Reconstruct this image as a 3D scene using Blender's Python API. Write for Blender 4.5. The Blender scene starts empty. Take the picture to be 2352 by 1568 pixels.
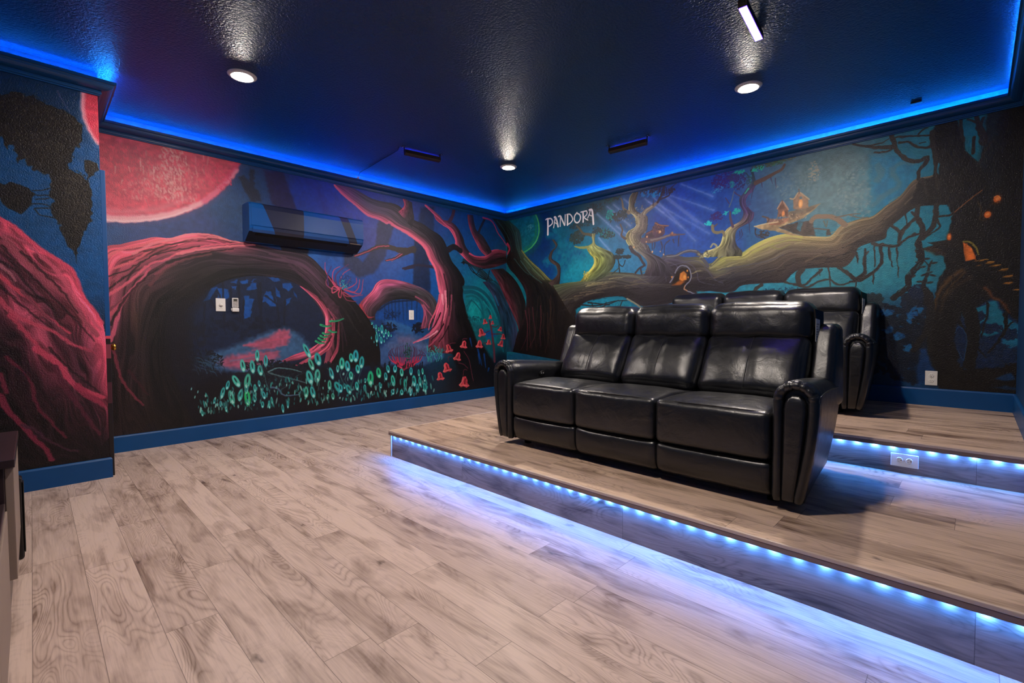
import bpy, bmesh, math, random
import numpy as np
from mathutils import Vector, Matrix

# ---------------------------------------------------------------- camera, world, exposure
sc = bpy.context.scene
PI = math.pi
F_PX, W_PX = 1127.68, 2352.0
cam_d = bpy.data.cameras.new('camera'); cam = bpy.data.objects.new('camera', cam_d); sc.collection.objects.link(cam)
cam_d.sensor_width = 36.0; cam_d.lens = 16.5966; cam_d.clip_start = .02; cam_d.clip_end = 60
cam.matrix_world = Matrix([[0.713302, -0.021572, 0.700525, 5.037991], [0.700847, 0.027266, -0.71279, -5.010318], [-0.003724, 0.999395, 0.034568, 1.04], [0.0, 0.0, 0.0, 1.0]])
sc.camera = cam
world = bpy.data.worlds.new('world'); sc.world = world; world.use_nodes = True
world.node_tree.nodes['Background'].inputs[0].default_value = (.02, .03, .06, 1)
world.node_tree.nodes['Background'].inputs[1].default_value = .15
vs = sc.view_settings; vs.view_transform = 'Standard'; vs.look = 'None'; vs.exposure = 0.0; vs.gamma = 1.0; vs.use_curve_mapping = False
try: sc.cycles.use_denoising = True
except Exception: pass
try:
    sc.cycles.max_bounces = 8; sc.cycles.diffuse_bounces = 4; sc.cycles.glossy_bounces = 4; sc.cycles.sample_clamp_indirect = 6; sc.cycles.sample_clamp_direct = 0
    sc.cycles.denoising_prefilter = 'ACCURATE'
except Exception: pass

# lamp levels
P_DOWN = 1080.0          # emission strength of each ceiling downlight lens
COL_DOWN = (1.0, .88, .77)
E_COVE = 210.0           # blue LED strip above the crown moulding
COL_COVE = (.012, .24, 1.0)
E_STEP = 3300.0          # LED dots under the platform edges
COL_STEP = (.065, .28, 1.0)
E_UV = 75.0              # violet-blue bar lights
COL_UV = (.08, .03, 1.0)

# ---------------------------------------------------------------- dimensions (metres; far room corner at the origin)
XC, YF = 5.255, -5.62         # right wall, front wall
ZC = 2.743                    # ceiling
ZM = 2.592                    # underside of crown moulding
HB = .138                     # baseboard height
XD, YD = .782, -4.655         # projecting wall on the left
X1, Y1, H1 = 1.723, -3.046, .208   # first platform
Y2, H2 = -1.648, .388         # second platform
C = sc.collection

# ---------------------------------------------------------------- mural painter
# Each mural is brushed stroke by stroke in the wall's own metres (u along the wall, v up).
def hexc(h):
    return np.array([int(h[i:i+2], 16) for i in (0, 2, 4)], np.float32) / 255.0

def smooth_noise(h, w, cell, rng, asp=1.0):
    gh, gw = max(2, int(h / cell) + 3), max(2, int(w / (cell * asp)) + 3)
    g = rng.random((gh, gw)).astype(np.float32)
    y = np.arange(h, dtype=np.float32) / cell; x = np.arange(w, dtype=np.float32) / (cell * asp)
    y0 = y.astype(int); x0 = x.astype(int); fy = y - y0; fx = x - x0
    fy = fy * fy * (3 - 2 * fy); fx = fx * fx * (3 - 2 * fx)
    a = g[y0][:, x0]; b = g[y0][:, x0 + 1]; c = g[y0 + 1][:, x0]; d = g[y0 + 1][:, x0 + 1]
    fy = fy[:, None]; fx = fx[None, :]
    return (a * (1 - fx) + b * fx) * (1 - fy) + (c * (1 - fx) + d * fx) * fy

def spline(P, n):
    P = np.asarray(P, np.float32)
    if len(P) < 3: 
        t = np.linspace(0, 1, n)[:, None]; return P[0] * (1 - t) + P[-1] * t
    Q = np.vstack([2 * P[0] - P[1], P, 2 * P[-1] - P[-2]])
    d = np.r_[0, np.cumsum(np.maximum(np.linalg.norm(np.diff(P, axis=0), axis=1), 1e-5))]; s = np.linspace(0, d[-1], n)
    i = np.clip(np.searchsorted(d, s, side='right') - 1, 0, len(P) - 2)
    t = ((s - d[i]) / (d[i + 1] - d[i]))[:, None]
    p0, p1, p2, p3 = Q[i], Q[i + 1], Q[i + 2], Q[i + 3]
    return .5 * (2 * p1 + (p2 - p0) * t + (2 * p0 - 5 * p1 + 4 * p2 - p3) * t * t + (3 * p1 - p0 - 3 * p2 + p3) * t ** 3)

class Canvas:
    def __init__(s, u0, u1, v0, v1, res, seed):
        s.u0, s.v0, s.res = u0, v0, res
        s.w = int((u1 - u0) * res); s.h = int((v1 - v0) * res)
        s.rng = np.random.default_rng(seed)
        s.a = np.zeros((s.h, s.w, 3), np.float32)
        s.fine = smooth_noise(s.h, s.w, 2.2, s.rng) * .6 + smooth_noise(s.h, s.w, 5, s.rng) * .4
        s.mid = smooth_noise(s.h, s.w, 9, s.rng) * .6 + smooth_noise(s.h, s.w, 22, s.rng) * .4
        s.wx = (smooth_noise(s.h, s.w, 10, s.rng) - .5); s.wy = (smooth_noise(s.h, s.w, 10, s.rng) - .5)
    def px(s, P):
        P = np.asarray(P, np.float32).reshape(-1, 2) / 1000.0
        return np.stack([(P[:, 0] - s.u0) * s.res, (P[:, 1] - s.v0) * s.res], 1)
    def box(s, P, m):
        x0 = max(0, int(P[:, 0].min() - m)); x1 = min(s.w, int(P[:, 0].max() + m) + 2)
        y0 = max(0, int(P[:, 1].min() - m)); y1 = min(s.h, int(P[:, 1].max() + m) + 2)
        return (x0, x1, y0, y1) if x1 > x0 and y1 > y0 else None
    def grid(s, b, rough):
        x0, x1, y0, y1 = b
        X, Y = np.meshgrid(np.arange(x0, x1, dtype=np.float32), np.arange(y0, y1, dtype=np.float32))
        if rough: X = X + s.wx[y0:y1, x0:x1] * rough; Y = Y + s.wy[y0:y1, x0:x1] * rough
        return X, Y
    def put(s, b, al, col):
        x0, x1, y0, y1 = b; R = s.a[y0:y1, x0:x1]; al = al[..., None]
        s.a[y0:y1, x0:x1] = R * (1 - al) + col * al
    def wash(s, pts):                      # smooth colour field through control points (u, v, colour)
        P = s.px([p[:2] for p in pts]); C = np.array([hexc(p[2]) for p in pts])
        st = 12; gy = np.arange(0, s.h + st, st); gx = np.arange(0, s.w + st, st)
        X, Y = np.meshgrid(gx, gy); W = 0; A = 0
        for p, c in zip(P, C):
            w = 1.0 / (((X - p[0]) ** 2 + (Y - p[1]) ** 2) / s.res ** 2 + .004) ** 1.7
            W = W + w; A = A + w[..., None] * c
        G = A / W[..., None]
        y = np.arange(s.h) / st; x = np.arange(s.w) / st; yi = y.astype(int); xi = x.astype(int)
        fy = (y - yi)[:, None, None]; fx = (x - xi)[None, :, None]
        s.a = ((G[yi][:, xi] * (1 - fx) + G[yi][:, xi + 1] * fx) * (1 - fy) + (G[yi + 1][:, xi] * (1 - fx) + G[yi + 1][:, xi + 1] * fx) * fy).astype(np.float32)
        s.a *= (.88 + .24 * s.mid)[..., None]
    def poly(s, P, col, soft=2, al=1, rough=4, tex=.15):
        P = s.px(P); soft = max(1.2, soft * s.res / 1000.0); b = s.box(P, soft + rough)
        if not b: return
        X, Y = s.grid(b, rough); ins = np.zeros(X.shape, bool); dm = np.full(X.shape, 1e9, np.float32)
        for i in range(len(P)):
            (ax, ay), (bx, by) = P[i], P[(i + 1) % len(P)]
            if ay != by:
                ins ^= ((ay > Y) != (by > Y)) & (X < (bx - ax) * (Y - ay) / (by - ay) + ax)
            dx, dy = bx - ax, by - ay; L = dx * dx + dy * dy + 1e-6
            t = np.clip(((X - ax) * dx + (Y - ay) * dy) / L, 0, 1)
            dm = np.minimum(dm, (X - ax - t * dx) ** 2 + (Y - ay - t * dy) ** 2)
        sd = np.sqrt(dm) * np.where(ins, 1, -1); m = np.clip(.5 + sd / soft, 0, 1) * al
        c = hexc(col) * (1 - tex + 2 * tex * s.mid[b[2]:b[3], b[0]:b[1]])[..., None]
        s.put(b, m, c)
    def line(s, P, w, col, al=1, w2=None, soft=1, dry=0, rough=3):
        P = s.px(P); P = spline(P, max(3, min(26, len(P) * 4))) if len(P) > 2 else P
        w = w * s.res / 2000.0; w2 = w if w2 is None else w2 * s.res / 2000.0; soft = max(1.1, soft * s.res / 1000.0)
        b = s.box(P, max(w, w2) + soft + rough + 2)
        if not b: return
        X, Y = s.grid(b, rough); m = np.zeros(X.shape, np.float32); n = len(P) - 1
        for i in range(n):
            (ax, ay), (bx, by) = P[i], P[i + 1]; wa = w + (w2 - w) * i / n; wb = w + (w2 - w) * (i + 1) / n
            mg = max(wa, wb) + soft + rough + 1
            x0 = int(max(0, min(ax, bx) - mg - b[0])); x1 = int(max(ax, bx) + mg - b[0]) + 1
            y0 = int(max(0, min(ay, by) - mg - b[2])); y1 = int(max(ay, by) + mg - b[2]) + 1
            if x1 <= x0 or y1 <= y0: continue
            x = X[y0:y1, x0:x1]; y = Y[y0:y1, x0:x1]
            if x.size == 0: continue
            dx, dy = bx - ax, by - ay; L = dx * dx + dy * dy + 1e-6
            t = np.clip(((x - ax) * dx + (y - ay) * dy) / L, 0, 1)
            d = np.sqrt((x - ax - t * dx) ** 2 + (y - ay - t * dy) ** 2)
            m[y0:y1, x0:x1] = np.maximum(m[y0:y1, x0:x1], np.clip(.5 + (wa + (wb - wa) * t - d) / soft, 0, 1))
        if dry:
            f = s.fine[b[2]:b[3], b[0]:b[1]]; m = m * np.clip((f - dry * .55) * 6 + .5, 0, 1)
        s.put(b, m * al, hexc(col))
    def ribbon(s, L, R, keys, grain=.25, freq=40, warp=.05, al=1):
        # bark: colours across the limb (t), grain running along it (s)
        L = s.px(L); R = s.px(R)
        ln = max(np.linalg.norm(np.diff(L, axis=0), axis=1).sum(), np.linalg.norm(np.diff(R, axis=0), axis=1).sum())
        n = int(ln * 1.6) + 8; A = spline(L, n); B = spline(R, n)
        wd = np.linalg.norm(A - B, axis=1).max(); m = int(wd * 1.6) + 6
        if n * m > 9e6: k = (n * m / 9e6) ** .5; n = int(n / k); m = int(m / k); A = spline(L, n); B = spline(R, n)
        b = s.box(np.vstack([A, B]), 2)
        if not b: return
        S = np.linspace(0, 1, n); T = np.linspace(0, 1, m)
        C = np.zeros((n, m, 3), np.float32); ks = [k[0] for k in keys]
        rows = np.array([[np.interp(T, np.linspace(0, 1, len(k[1])), np.array([hexc(c)[j] for c in k[1]])) for j in range(3)] for k in keys])
        for j in range(3):
            for i in range(m): C[:, i, j] = np.interp(S, ks, rows[:, j, i])
        nx = smooth_noise(n, m, max(6, n / 9), s.rng, .35 * m / n * 2)
        TT = np.clip(T[None, :] + (nx - .5) * warp * 2, 0, 1)
        g1 = s.rng.random((9, int(freq) + 2)).astype(np.float32); g2 = s.rng.random((16, int(freq * 2.7) + 2)).astype(np.float32)
        def look(g, f):
            a = TT * f; i0 = a.astype(int); fr = a - i0; fr = fr * fr * (3 - 2 * fr); r = S * (g.shape[0] - 1.001); r0 = r.astype(int); q = (r - r0)[:, None]
            r0 = r0[:, None]
            return (g[r0, i0] * (1 - fr) + g[r0, i0 + 1] * fr) * (1 - q) + (g[r0 + 1, i0] * (1 - fr) + g[r0 + 1, i0 + 1] * fr) * q
        G = look(g1, freq) * .6 + look(g2, freq * 2.7 - 1) * .4
        C *= np.clip(1 + (G - .5) * grain * 4, .1, 2.2)[..., None]
        PX = A[:, None, 0] * (1 - T) + B[:, None, 0] * T - b[0]; PY = A[:, None, 1] * (1 - T) + B[:, None, 1] * T - b[2]
        W = b[1] - b[0]; H = b[3] - b[2]
        ix = np.round(PX).astype(int).ravel(); iy = np.round(PY).astype(int).ravel()
        ok = (ix >= 0) & (ix < W) & (iy >= 0) & (iy < H); k = iy[ok] * W + ix[ok]
        cnt = np.bincount(k, minlength=W * H).reshape(H, W)
        col = np.stack([np.bincount(k, C[..., j].ravel()[ok], minlength=W * H).reshape(H, W) for j in range(3)], -1)
        m_ = np.clip(cnt, 0, 1).astype(np.float32)
        hole = (cnt == 0); nb = np.zeros((H, W), np.float32); nc = np.zeros((H, W, 3), np.float32)
        colm = (col / np.maximum(cnt, 1)[..., None]).astype(np.float32)
        for dy, dx in ((0, 1), (0, -1), (1, 0), (-1, 0)):
            nb += np.roll(m_, (dy, dx), (0, 1)); nc += np.roll(colm, (dy, dx), (0, 1))
        f = hole & (nb >= 2.5); colm[f] = nc[f] / nb[f][:, None]; m_[f] = 1
        e = hole & ~f & (nb > 0); colm[e] = nc[e] / nb[e][:, None]; m_[e] = .35 * nb[e] / 2
        s.put(b, np.clip(m_, 0, 1) * al, colm)
    def dab(s, u, v, ln, wd, ang, col, al=1, soft=1):
        P = s.px([[u, v]])[0]; k = s.res / 2000.0; a, w = ln * k, wd * k; sf = max(.25, soft * s.res / 1000.0 / max(w, 1))
        b = s.box(P[None], max(a, w) + 3)
        if not b: return
        X, Y = s.grid(b, 0); X = X - P[0]; Y = Y - P[1]; c, q = math.cos(ang), math.sin(ang)
        r = np.sqrt(((X * c + Y * q) / a) ** 2 + ((-X * q + Y * c) / max(w, .7)) ** 2)
        s.put(b, np.clip((1 - r) / sf + .5, 0, 1) * al, hexc(col))
    def leaf(s, u, v, ln, wd, ang, col):   # glowing pitcher leaf with a dark slit and a pale lip
        s.dab(u, v, ln, wd, ang, col)
        d = ln * .1; s.dab(u + math.cos(ang) * d, v + math.sin(ang) * d, ln * .42, wd * .27, ang, '0b2226', .85)
        s.dab(u - math.cos(ang) * ln * .3, v - math.sin(ang) * ln * .3, ln * .26, wd * .5, ang, 'b4efe6', .8)
    def cloud(s, u, v, ru, rv, n, size, cols, al=.9, asp=.5, ang=None):   # a scatter of dabs: leaves, mottling, painted glare
        for i in range(n):
            a = s.rng.random() * 6.283; r = s.rng.random() ** .6
            s.dab(u + math.cos(a) * r * ru, v + math.sin(a) * r * rv, size * (.5 + s.rng.random()), size * asp * (.5 + s.rng.random()),
                  s.rng.random() * 3.14 if ang is None else ang + s.rng.normal() * .25, cols[int(s.rng.random() * len(cols))], al)

def paint(canvas, strokes):
    for st in strokes:
        getattr(canvas, st[0])(*st[1:])

MURAL_A = [
["wash",[[4574,1848,"2c4f83"],[4323,1811,"34497f"],[3978,1935,"33457a"],[3661,2184,"254a78"],[3468,2428,"1b3f6b"],[3223,2652,"1c3468"],[2967,2488,"0f3496"],[2687,2451,"1238a0"],[2384,2362,"2c40a8"],[2171,2071,"44509f"],[1944,1813,"2b57a2"],[1759,2044,"2a52a0"],[2342,1677,"2050a0"],[2889,1771,"1f62b4"],[2773,1689,"1a58ac"],[1638,1625,"1552a0"],[1627,2491,"24408c"],[1295,2436,"143f86"],[858,2505,"0d3f80"],[625,2179,"0c4485"],[334,2308,"0a3f74"],[117,1984,"0c4a70"],[1373,1643,"104f98"],[978,1786,"0d5688"],[789,1562,"0b6284"],[550,1452,"0b7f8e"],[553,1082,"0b7f8a"],[121,1341,"0d6f86"],[33,822,"12707c"],[388,704,"0d5666"],[1955,1080,"12386e"],[2991,1169,"12264a"],[3417,1077,"141f3c"],[3895,1156,"14233f"],[3717,1281,"10305f"],[4033,998,"151b2c"],[4608,510,"18130f"],[4361,261,"140f10"],[4424,1221,"2a1a1e"],[3810,304,"0e0b10"],[3007,343,"0e0b12"],[1967,235,"0e0b14"],[722,290,"100b12"],[129,44,"0d0c16"],[126,500,"0c1a2a"],[3428,560,"131420"]]],  # vivid blue at upper middle holds the violet bar's glow as paint
["poly",[3363,2568,3179,2590,3121,2434,3055,2241,3202,2208,3297,2254,3330,2408],"231c46",26.2,0.92,6,0.15],
["poly",[3592,2457,3544,2490,3498,2426,3482,2563,3447,2549,3451,2391,3410,2347,3397,2258,3488,2253,3534,2337],"1e2436",20.9,0.9,8,0.15],
["poly",[3238,1883,2925,1921,2953,1731,3181,1733],"2a2228",22.4,0.9,4,0.15],
["poly",[2962,2563,2840,2564,2716,2365,2701,2259,2778,2255,2842,2425],"1d2a8a",64.8,0.5,10,0.15],
["poly",[2120,2291,1902,2251,1979,2027,2034,1846,2190,1649,2367,1583,2551,1709,2548,1881,2437,1911,2401,1818,2316,1773,2165,1968],"2f3350",30.1,0.85,6,0.15],
["poly",[1578,2283,1419,2306,1404,1864,1376,1362,1654,1352,1620,2061],"12264e",33.0,0.9,5,0.15],
["poly",[1521,2529,1314,2579,1318,2250,1408,1983,1379,1500,1633,1529,1617,2098,1556,2356],"122448",33.1,0.8,5,0.15],
["line",[1942,1965,1788,1969,1627,1973],42.6,"33302f",1,63.8,5.3,0,2],
["line",[1944,1825,1820,1911,1676,1968],26.5,"c05a68",0.7,42.4,5.3,0,2],
["line",[1791,1738,1596,1796,1411,1798,1288,1794],22.0,"2a2038",1,38.5,5.5,0,2],
["line",[2420,1825,2265,1894,2115,1965,1959,1978,1798,1954,1629,1992],25.8,"3c3230",1,77.3,5.2,0,4],
["line",[2420,1825,2265,1894,2115,1970,1980,1990],12.6,"d0506c",0.9,None,5.1,0.4,2],
["line",[2024,1814,1908,1849,1798,1907,1652,1980],21.1,"3a3030",1,58.1,5.3,0,2],
["line",[2019,1815,1897,1850,1798,1916],10.5,"d0506c",1,None,5.2,0,2],
["line",[1768,1729,1632,1769],16.2,"2a2038",1,32.3,5.4,0,2],
["poly",[4602,2626,4079,2609,3555,2619,3549,2580,3584,2481,3646,2370,3742,2242,3867,2124,3996,2032,4125,1970,4279,1917,4436,1882,4621,1865],"5a4a7a",61.4,0.7,3,0],
["poly",[4601,2644,4091,2625,3570,2636,3563,2597,3599,2499,3660,2388,3756,2259,3880,2141,4009,2050,4138,1987,4291,1933,4436,1900,4621,1883],"dc5266",19.2,1,5,0.16],
["line",[4604,1913,4435,1929,4275,1965,4121,2023,3991,2095,3872,2178,3766,2294,3670,2418,3606,2521],57.4,"f8b4bc",0.9,30.6,23.0,0.1,4],
["line",[4605,1896,4435,1911,4276,1947,4112,2010,3975,2090],22.1,"ffd8da",0.8,11.0,14.7,0.1,3],
["line",[4603,1969,4405,1995,4198,2059,4006,2181],58.6,"ee8e9c",0.5,33.0,51.3,0.3,2],
["line",[3872,2178,3748,2313,3655,2462,3586,2600],48.4,"e8466e",0.6,40.4,32.3,0,2],
["cloud",4095,2485,108,129,170,22.7,["ecb4aa","e8a39c"],0.5,0.45,1.3],
["cloud",4146,2286,143,150,220,22.6,["f0b8ae","e49a94"],0.45,0.45,1.3],
["cloud",4002,2354,131,116,120,23.1,["e88c8c","e0787e"],0.4,0.45,1.3],
["cloud",4251,2355,120,125,130,22.1,["e48a8a","d8747a"],0.4,0.45,1.3],
["cloud",4070,2188,160,76,120,22.9,["eea6a4","e88e92"],0.4,0.45,1.3],
["cloud",4394,2430,171,122,220,21.6,["b8505e","c25c66"],0.4,0.45,1.3],
["cloud",4510,2244,98,176,160,21.1,["c45a66","b84e5c"],0.35,0.45,1.3],
["cloud",4473,2076,111,71,110,21.3,["ec6274","e8586c"],0.5,0.45,1.3],
["cloud",3763,2426,127,120,130,24.0,["e23e60","ec4c6c"],0.5,0.45,1.3],
["cloud",3933,2485,134,101,110,23.3,["d04a60","dc5c6e"],0.4,0.45,1.3],
["cloud",4314,2178,147,88,120,21.9,["e87c84","ec8c90"],0.4,0.45,1.3],
["line",[4121,2257,4112,2179],11.3,"e69a96",0.45,5.7,5.7,0.4,2],
["line",[4098,2358,4087,2289],11.4,"f0beb2",0.45,5.7,5.7,0.4,2],
["line",[4104,2188,4112,2132],11.4,"f0beb2",0.45,5.7,5.7,0.4,2],
["line",[4284,2504,4289,2436],11.0,"c05a66",0.45,5.5,5.5,0.4,2],
["line",[4361,2132,4353,2097],10.9,"f0beb2",0.45,5.4,5.4,0.4,2],
["line",[4450,2243,4456,2213],10.7,"f0beb2",0.45,5.3,5.3,0.4,2],
["line",[4400,2426,4388,2357],10.8,"c05a66",0.45,5.4,5.4,0.4,2],
["line",[4330,2450,4320,2392],10.9,"f0beb2",0.45,5.5,5.5,0.4,2],
["line",[3881,2330,3867,2252],11.8,"c05a66",0.45,5.9,5.9,0.4,2],
["line",[4522,2312,4511,2274],10.6,"c05a66",0.45,5.3,5.3,0.4,2],
["line",[4343,2272,4353,2207],10.9,"c05a66",0.45,5.4,5.4,0.4,2],
["line",[4493,2344,4496,2281],10.6,"f0beb2",0.45,5.3,5.3,0.4,2],
["line",[4221,2253,4231,2171],11.1,"f0beb2",0.45,5.6,5.6,0.4,2],
["line",[3871,2488,3872,2427],11.8,"c05a66",0.45,5.9,5.9,0.4,2],
["line",[4299,2292,4308,2259],11.0,"f0beb2",0.45,5.5,5.5,0.4,2],
["line",[4123,2161,4130,2116],11.3,"c05a66",0.45,5.7,5.7,0.4,2],
["line",[4311,2387,4310,2319],11.0,"f0beb2",0.45,5.5,5.5,0.4,2],
["line",[4145,2234,4147,2189],11.3,"c05a66",0.45,5.6,5.6,0.4,2],
["line",[3871,2613,3873,2548],11.8,"f0beb2",0.45,5.9,5.9,0.4,2],
["line",[4321,2137,4318,2092],11.0,"c05a66",0.45,5.5,5.5,0.4,2],
["line",[4342,2187,4338,2122],10.9,"c05a66",0.45,5.5,5.5,0.4,2],
["line",[3832,2590,3843,2502],11.9,"e69a96",0.45,5.9,5.9,0.4,2],
["line",[3888,2637,3879,2589],11.7,"c05a66",0.45,5.9,5.9,0.4,2],
["line",[4236,2375,4246,2296],11.1,"f0beb2",0.45,5.5,5.5,0.4,2],
["line",[3985,2473,3991,2388],11.6,"e69a96",0.45,5.8,5.8,0.4,2],
["line",[3874,2360,3863,2325],11.8,"c05a66",0.45,5.9,5.9,0.4,2],
["line",[4289,2521,4289,2485],11.0,"e69a96",0.45,5.5,5.5,0.4,2],
["line",[3953,2182,3952,2125],11.7,"e69a96",0.45,5.8,5.8,0.4,2],
["line",[4329,2418,4328,2343],10.9,"f0beb2",0.45,5.5,5.5,0.4,2],
["line",[4296,2113,4284,2054],11.0,"c05a66",0.45,5.5,5.5,0.4,2],
["line",[3933,2556,3931,2498],11.7,"e69a96",0.45,5.8,5.8,0.4,2],
["line",[3935,2472,3925,2401],11.7,"e69a96",0.45,5.8,5.8,0.4,2],
["line",[4139,2571,4142,2511],11.3,"e69a96",0.45,5.6,5.6,0.4,2],
["line",[4355,2320,4348,2258],10.9,"c05a66",0.45,5.4,5.4,0.4,2],
["line",[3865,2498,3872,2419],11.8,"c05a66",0.45,5.9,5.9,0.4,2],
["line",[4170,2466,4164,2414],11.2,"e69a96",0.45,5.6,5.6,0.4,2],
["line",[4104,2235,4106,2171],11.4,"e69a96",0.45,5.7,5.7,0.4,2],
["line",[3881,2462,3867,2425],11.8,"e69a96",0.45,5.9,5.9,0.4,2],
["line",[4239,2399,4241,2362],11.1,"f0beb2",0.45,5.5,5.5,0.4,2],
["line",[4408,2361,4398,2321],10.8,"f0beb2",0.45,5.4,5.4,0.4,2],
["poly",[4200,658,4206,1076,4060,1231,3890,1414,3563,1558,2985,1535,2708,1269,2691,791,3264,592],"15213c",33.6,0.95,8,0.15],
["poly",[3600,1468,3531,1491,3525,1458,3580,1446],"0c4c98",8.4,0.95,5,0.2],
["poly",[3547,1389,3484,1464,3442,1448,3443,1402,3506,1390],"0c4c98",8.5,0.95,5,0.2],
["poly",[3504,1474,3455,1504,3484,1464],"0c4c98",8.5,0.95,5,0.2],
["poly",[3344,1523,3245,1526,3223,1496,3283,1484],"0c4c98",8.7,0.95,5,0.2],
["poly",[3209,1469,3124,1482,3102,1444,3149,1397,3202,1430],"0c4c98",8.9,0.95,5,0.2],
["poly",[3410,1274,3365,1391,3307,1378,3268,1294,3266,1231,3339,1237,3367,1275],"0c4c98",8.7,0.95,5,0.2],
["poly",[3280,1434,3237,1389,3234,1326,3271,1340],"0c4c98",8.8,0.95,5,0.2],
["poly",[3562,1329,3521,1330,3525,1134,3567,1104],"0c4c98",8.4,0.95,5,0.2],
["poly",[3181,1312,3120,1331,3144,1282,3175,1249],"0c4c98",8.9,0.95,5,0.2],
["poly",[3103,1403,3064,1349,3065,1325,3088,1348],"0c4c98",9.0,0.95,5,0.2],
["poly",[3641,1421,3624,1407,3631,1385,3641,1384],"0c4c98",8.3,0.95,5,0.2],
["poly",[3904,1262,3840,1386,3786,1404,3842,1294],"0c4c98",8.0,0.95,5,0.2],
["poly",[3786,1399,3695,1383,3696,1310,3789,1234],"0c4c98",8.1,0.95,5,0.2],
["poly",[3674,1458,3617,1482,3628,1445],"0c4c98",8.3,0.95,5,0.2],
["poly",[3589,1474,3521,1483,3551,1444],"0c4c98",8.4,0.95,5,0.2],
["poly",[3675,1421,3619,1419,3657,1390],"0c4c98",8.3,0.95,5,0.2],
["poly",[3542,1412,3452,1466,3443,1407],"0c4c98",8.5,0.95,5,0.2],
["poly",[4050,1178,4016,1213,4004,1194],"0c4c98",7.8,0.95,5,0.2],
["poly",[3554,1294,3475,1308,3518,1123,3567,1112],"0c4c98",8.4,0.95,5,0.2],
["line",[3742,1443,3737,995],20.4,"141828",0.85,10.2,8.2,0,4],
["line",[3786,1368,3747,1240],20.3,"141828",0.85,10.1,8.1,0,4],
["line",[3611,1430,3603,1077],20.8,"141828",0.85,10.4,8.3,0,4],
["line",[3568,1286,3592,909],20.9,"141828",0.85,10.5,8.4,0,4],
["line",[3417,1463,3411,991],21.5,"141828",0.85,10.7,8.6,0,4],
["line",[3314,1391,3252,1165,3249,901],21.9,"141828",0.85,11.0,8.8,0,4],
["line",[3894,1236,3906,997],19.9,"141828",0.85,9.9,8.0,0,4],
["line",[3442,1440,3427,1163],21.4,"141828",0.85,10.7,8.5,0,4],
["line",[3186,1300,3206,944],22.2,"141828",0.85,11.1,8.9,0,4],
["line",[3372,1336,3250,1253],21.8,"141828",0.85,10.9,8.7,0,4],
["line",[3841,1277,3791,1158],20.1,"141828",0.85,10.1,8.1,0,4],
["line",[3678,1385,3668,1159],20.6,"141828",0.85,10.3,8.2,0,4],
["cloud",3574,1027,418,92,160,58.8,["121a2e","16243e","101524"],0.5,0.5,None],
["cloud",4001,939,132,157,90,47.0,["141826","181c28"],0.6,0.5,None],
["poly",[3856,789,3708,834,3505,914,3325,992,3175,1022,3059,964,2981,865,2933,789,3143,701,3333,609,3512,584,3840,630,3851,717],"3b648e",51.7,0.9,10,0.15],
["poly",[3801,700,3697,760,3508,781,3270,786,3256,723,3440,648,3580,626,3751,653],"b0546f",42.3,0.85,10,0.2],
["poly",[3575,859,3363,922,3243,1006,3152,998,3138,917,3178,846,3329,808,3507,823],"b4526c",35.0,0.9,8,0.2],
["line",[3578,852,3340,886],17.1,"c25a74",0.6,6.4,12.8,0.4,2],
["line",[3502,802,3174,845],17.4,"c25a74",0.6,6.5,13.1,0.4,2],
["line",[3599,740,3239,785],17.2,"c25a74",0.6,6.5,12.9,0.4,2],
["line",[3693,708,3424,741],16.9,"6d7396",0.6,6.3,12.7,0.4,2],
["line",[3361,891,3151,921],17.6,"c8506c",0.6,6.6,13.2,0.4,2],
["line",[3730,667,3425,703],16.8,"c25a74",0.6,6.3,12.6,0.4,2],
["line",[3524,656,3241,688],17.4,"c25a74",0.6,6.5,13.0,0.4,2],
["line",[3277,960,3150,979],17.7,"c25a74",0.6,6.7,13.3,0.4,2],
["cloud",3923,710,170,112,180,35.9,["12141c","161a26","1a2c3c"],0.9,0.35,None],
["line",[3871,711,3837,697,3820,660],8.1,"35506a",0.8,4.0,4.0,0,2],
["line",[3902,645,3868,631,3851,593],8.0,"1d3346",0.8,4.0,4.0,0,2],
["line",[3856,771,3821,757,3804,719],8.1,"2b5268",0.8,4.0,4.0,0,2],
["line",[3892,682,3858,667,3842,630],8.0,"2b5268",0.8,4.0,4.0,0,2],
["line",[3986,678,3953,664,3937,627],7.9,"35506a",0.8,4.0,4.0,0,2],
["line",[3859,624,3825,609,3808,571],8.1,"2b5268",0.8,4.0,4.0,0,2],
["line",[4000,648,3967,634,3951,597],7.9,"2b5268",0.8,4.0,4.0,0,2],
["line",[3960,753,3926,739,3910,702],8.0,"2b5268",0.8,4.0,4.0,0,2],
["line",[3902,714,3867,700,3851,663],8.0,"1d3346",0.8,4.0,4.0,0,2],
["line",[3945,687,3911,673,3895,636],8.0,"35506a",0.8,4.0,4.0,0,2],
["line",[3990,674,3957,660,3940,623],7.9,"1d3346",0.8,4.0,4.0,0,2],
["line",[4039,724,4006,710,3991,673],7.9,"1d3346",0.8,3.9,3.9,0,2],
["line",[3823,640,3788,625,3771,587],8.1,"35506a",0.8,4.1,4.1,0,2],
["line",[3828,716,3793,702,3776,664],8.1,"2b5268",0.8,4.1,4.1,0,2],
["line",[3901,731,3867,717,3850,680],8.0,"1d3346",0.8,4.0,4.0,0,2],
["line",[3902,726,3868,712,3851,674],8.0,"35506a",0.8,4.0,4.0,0,2],
["line",[3966,727,3933,714,3917,677],7.9,"2b5268",0.8,4.0,4.0,0,2],
["line",[3936,656,3902,642,3886,604],8.0,"35506a",0.8,4.0,4.0,0,2],
["line",[3904,706,3870,692,3854,655],8.0,"2b5268",0.8,4.0,4.0,0,2],
["line",[3890,691,3855,676,3839,639],8.1,"2b5268",0.8,4.0,4.0,0,2],
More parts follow.
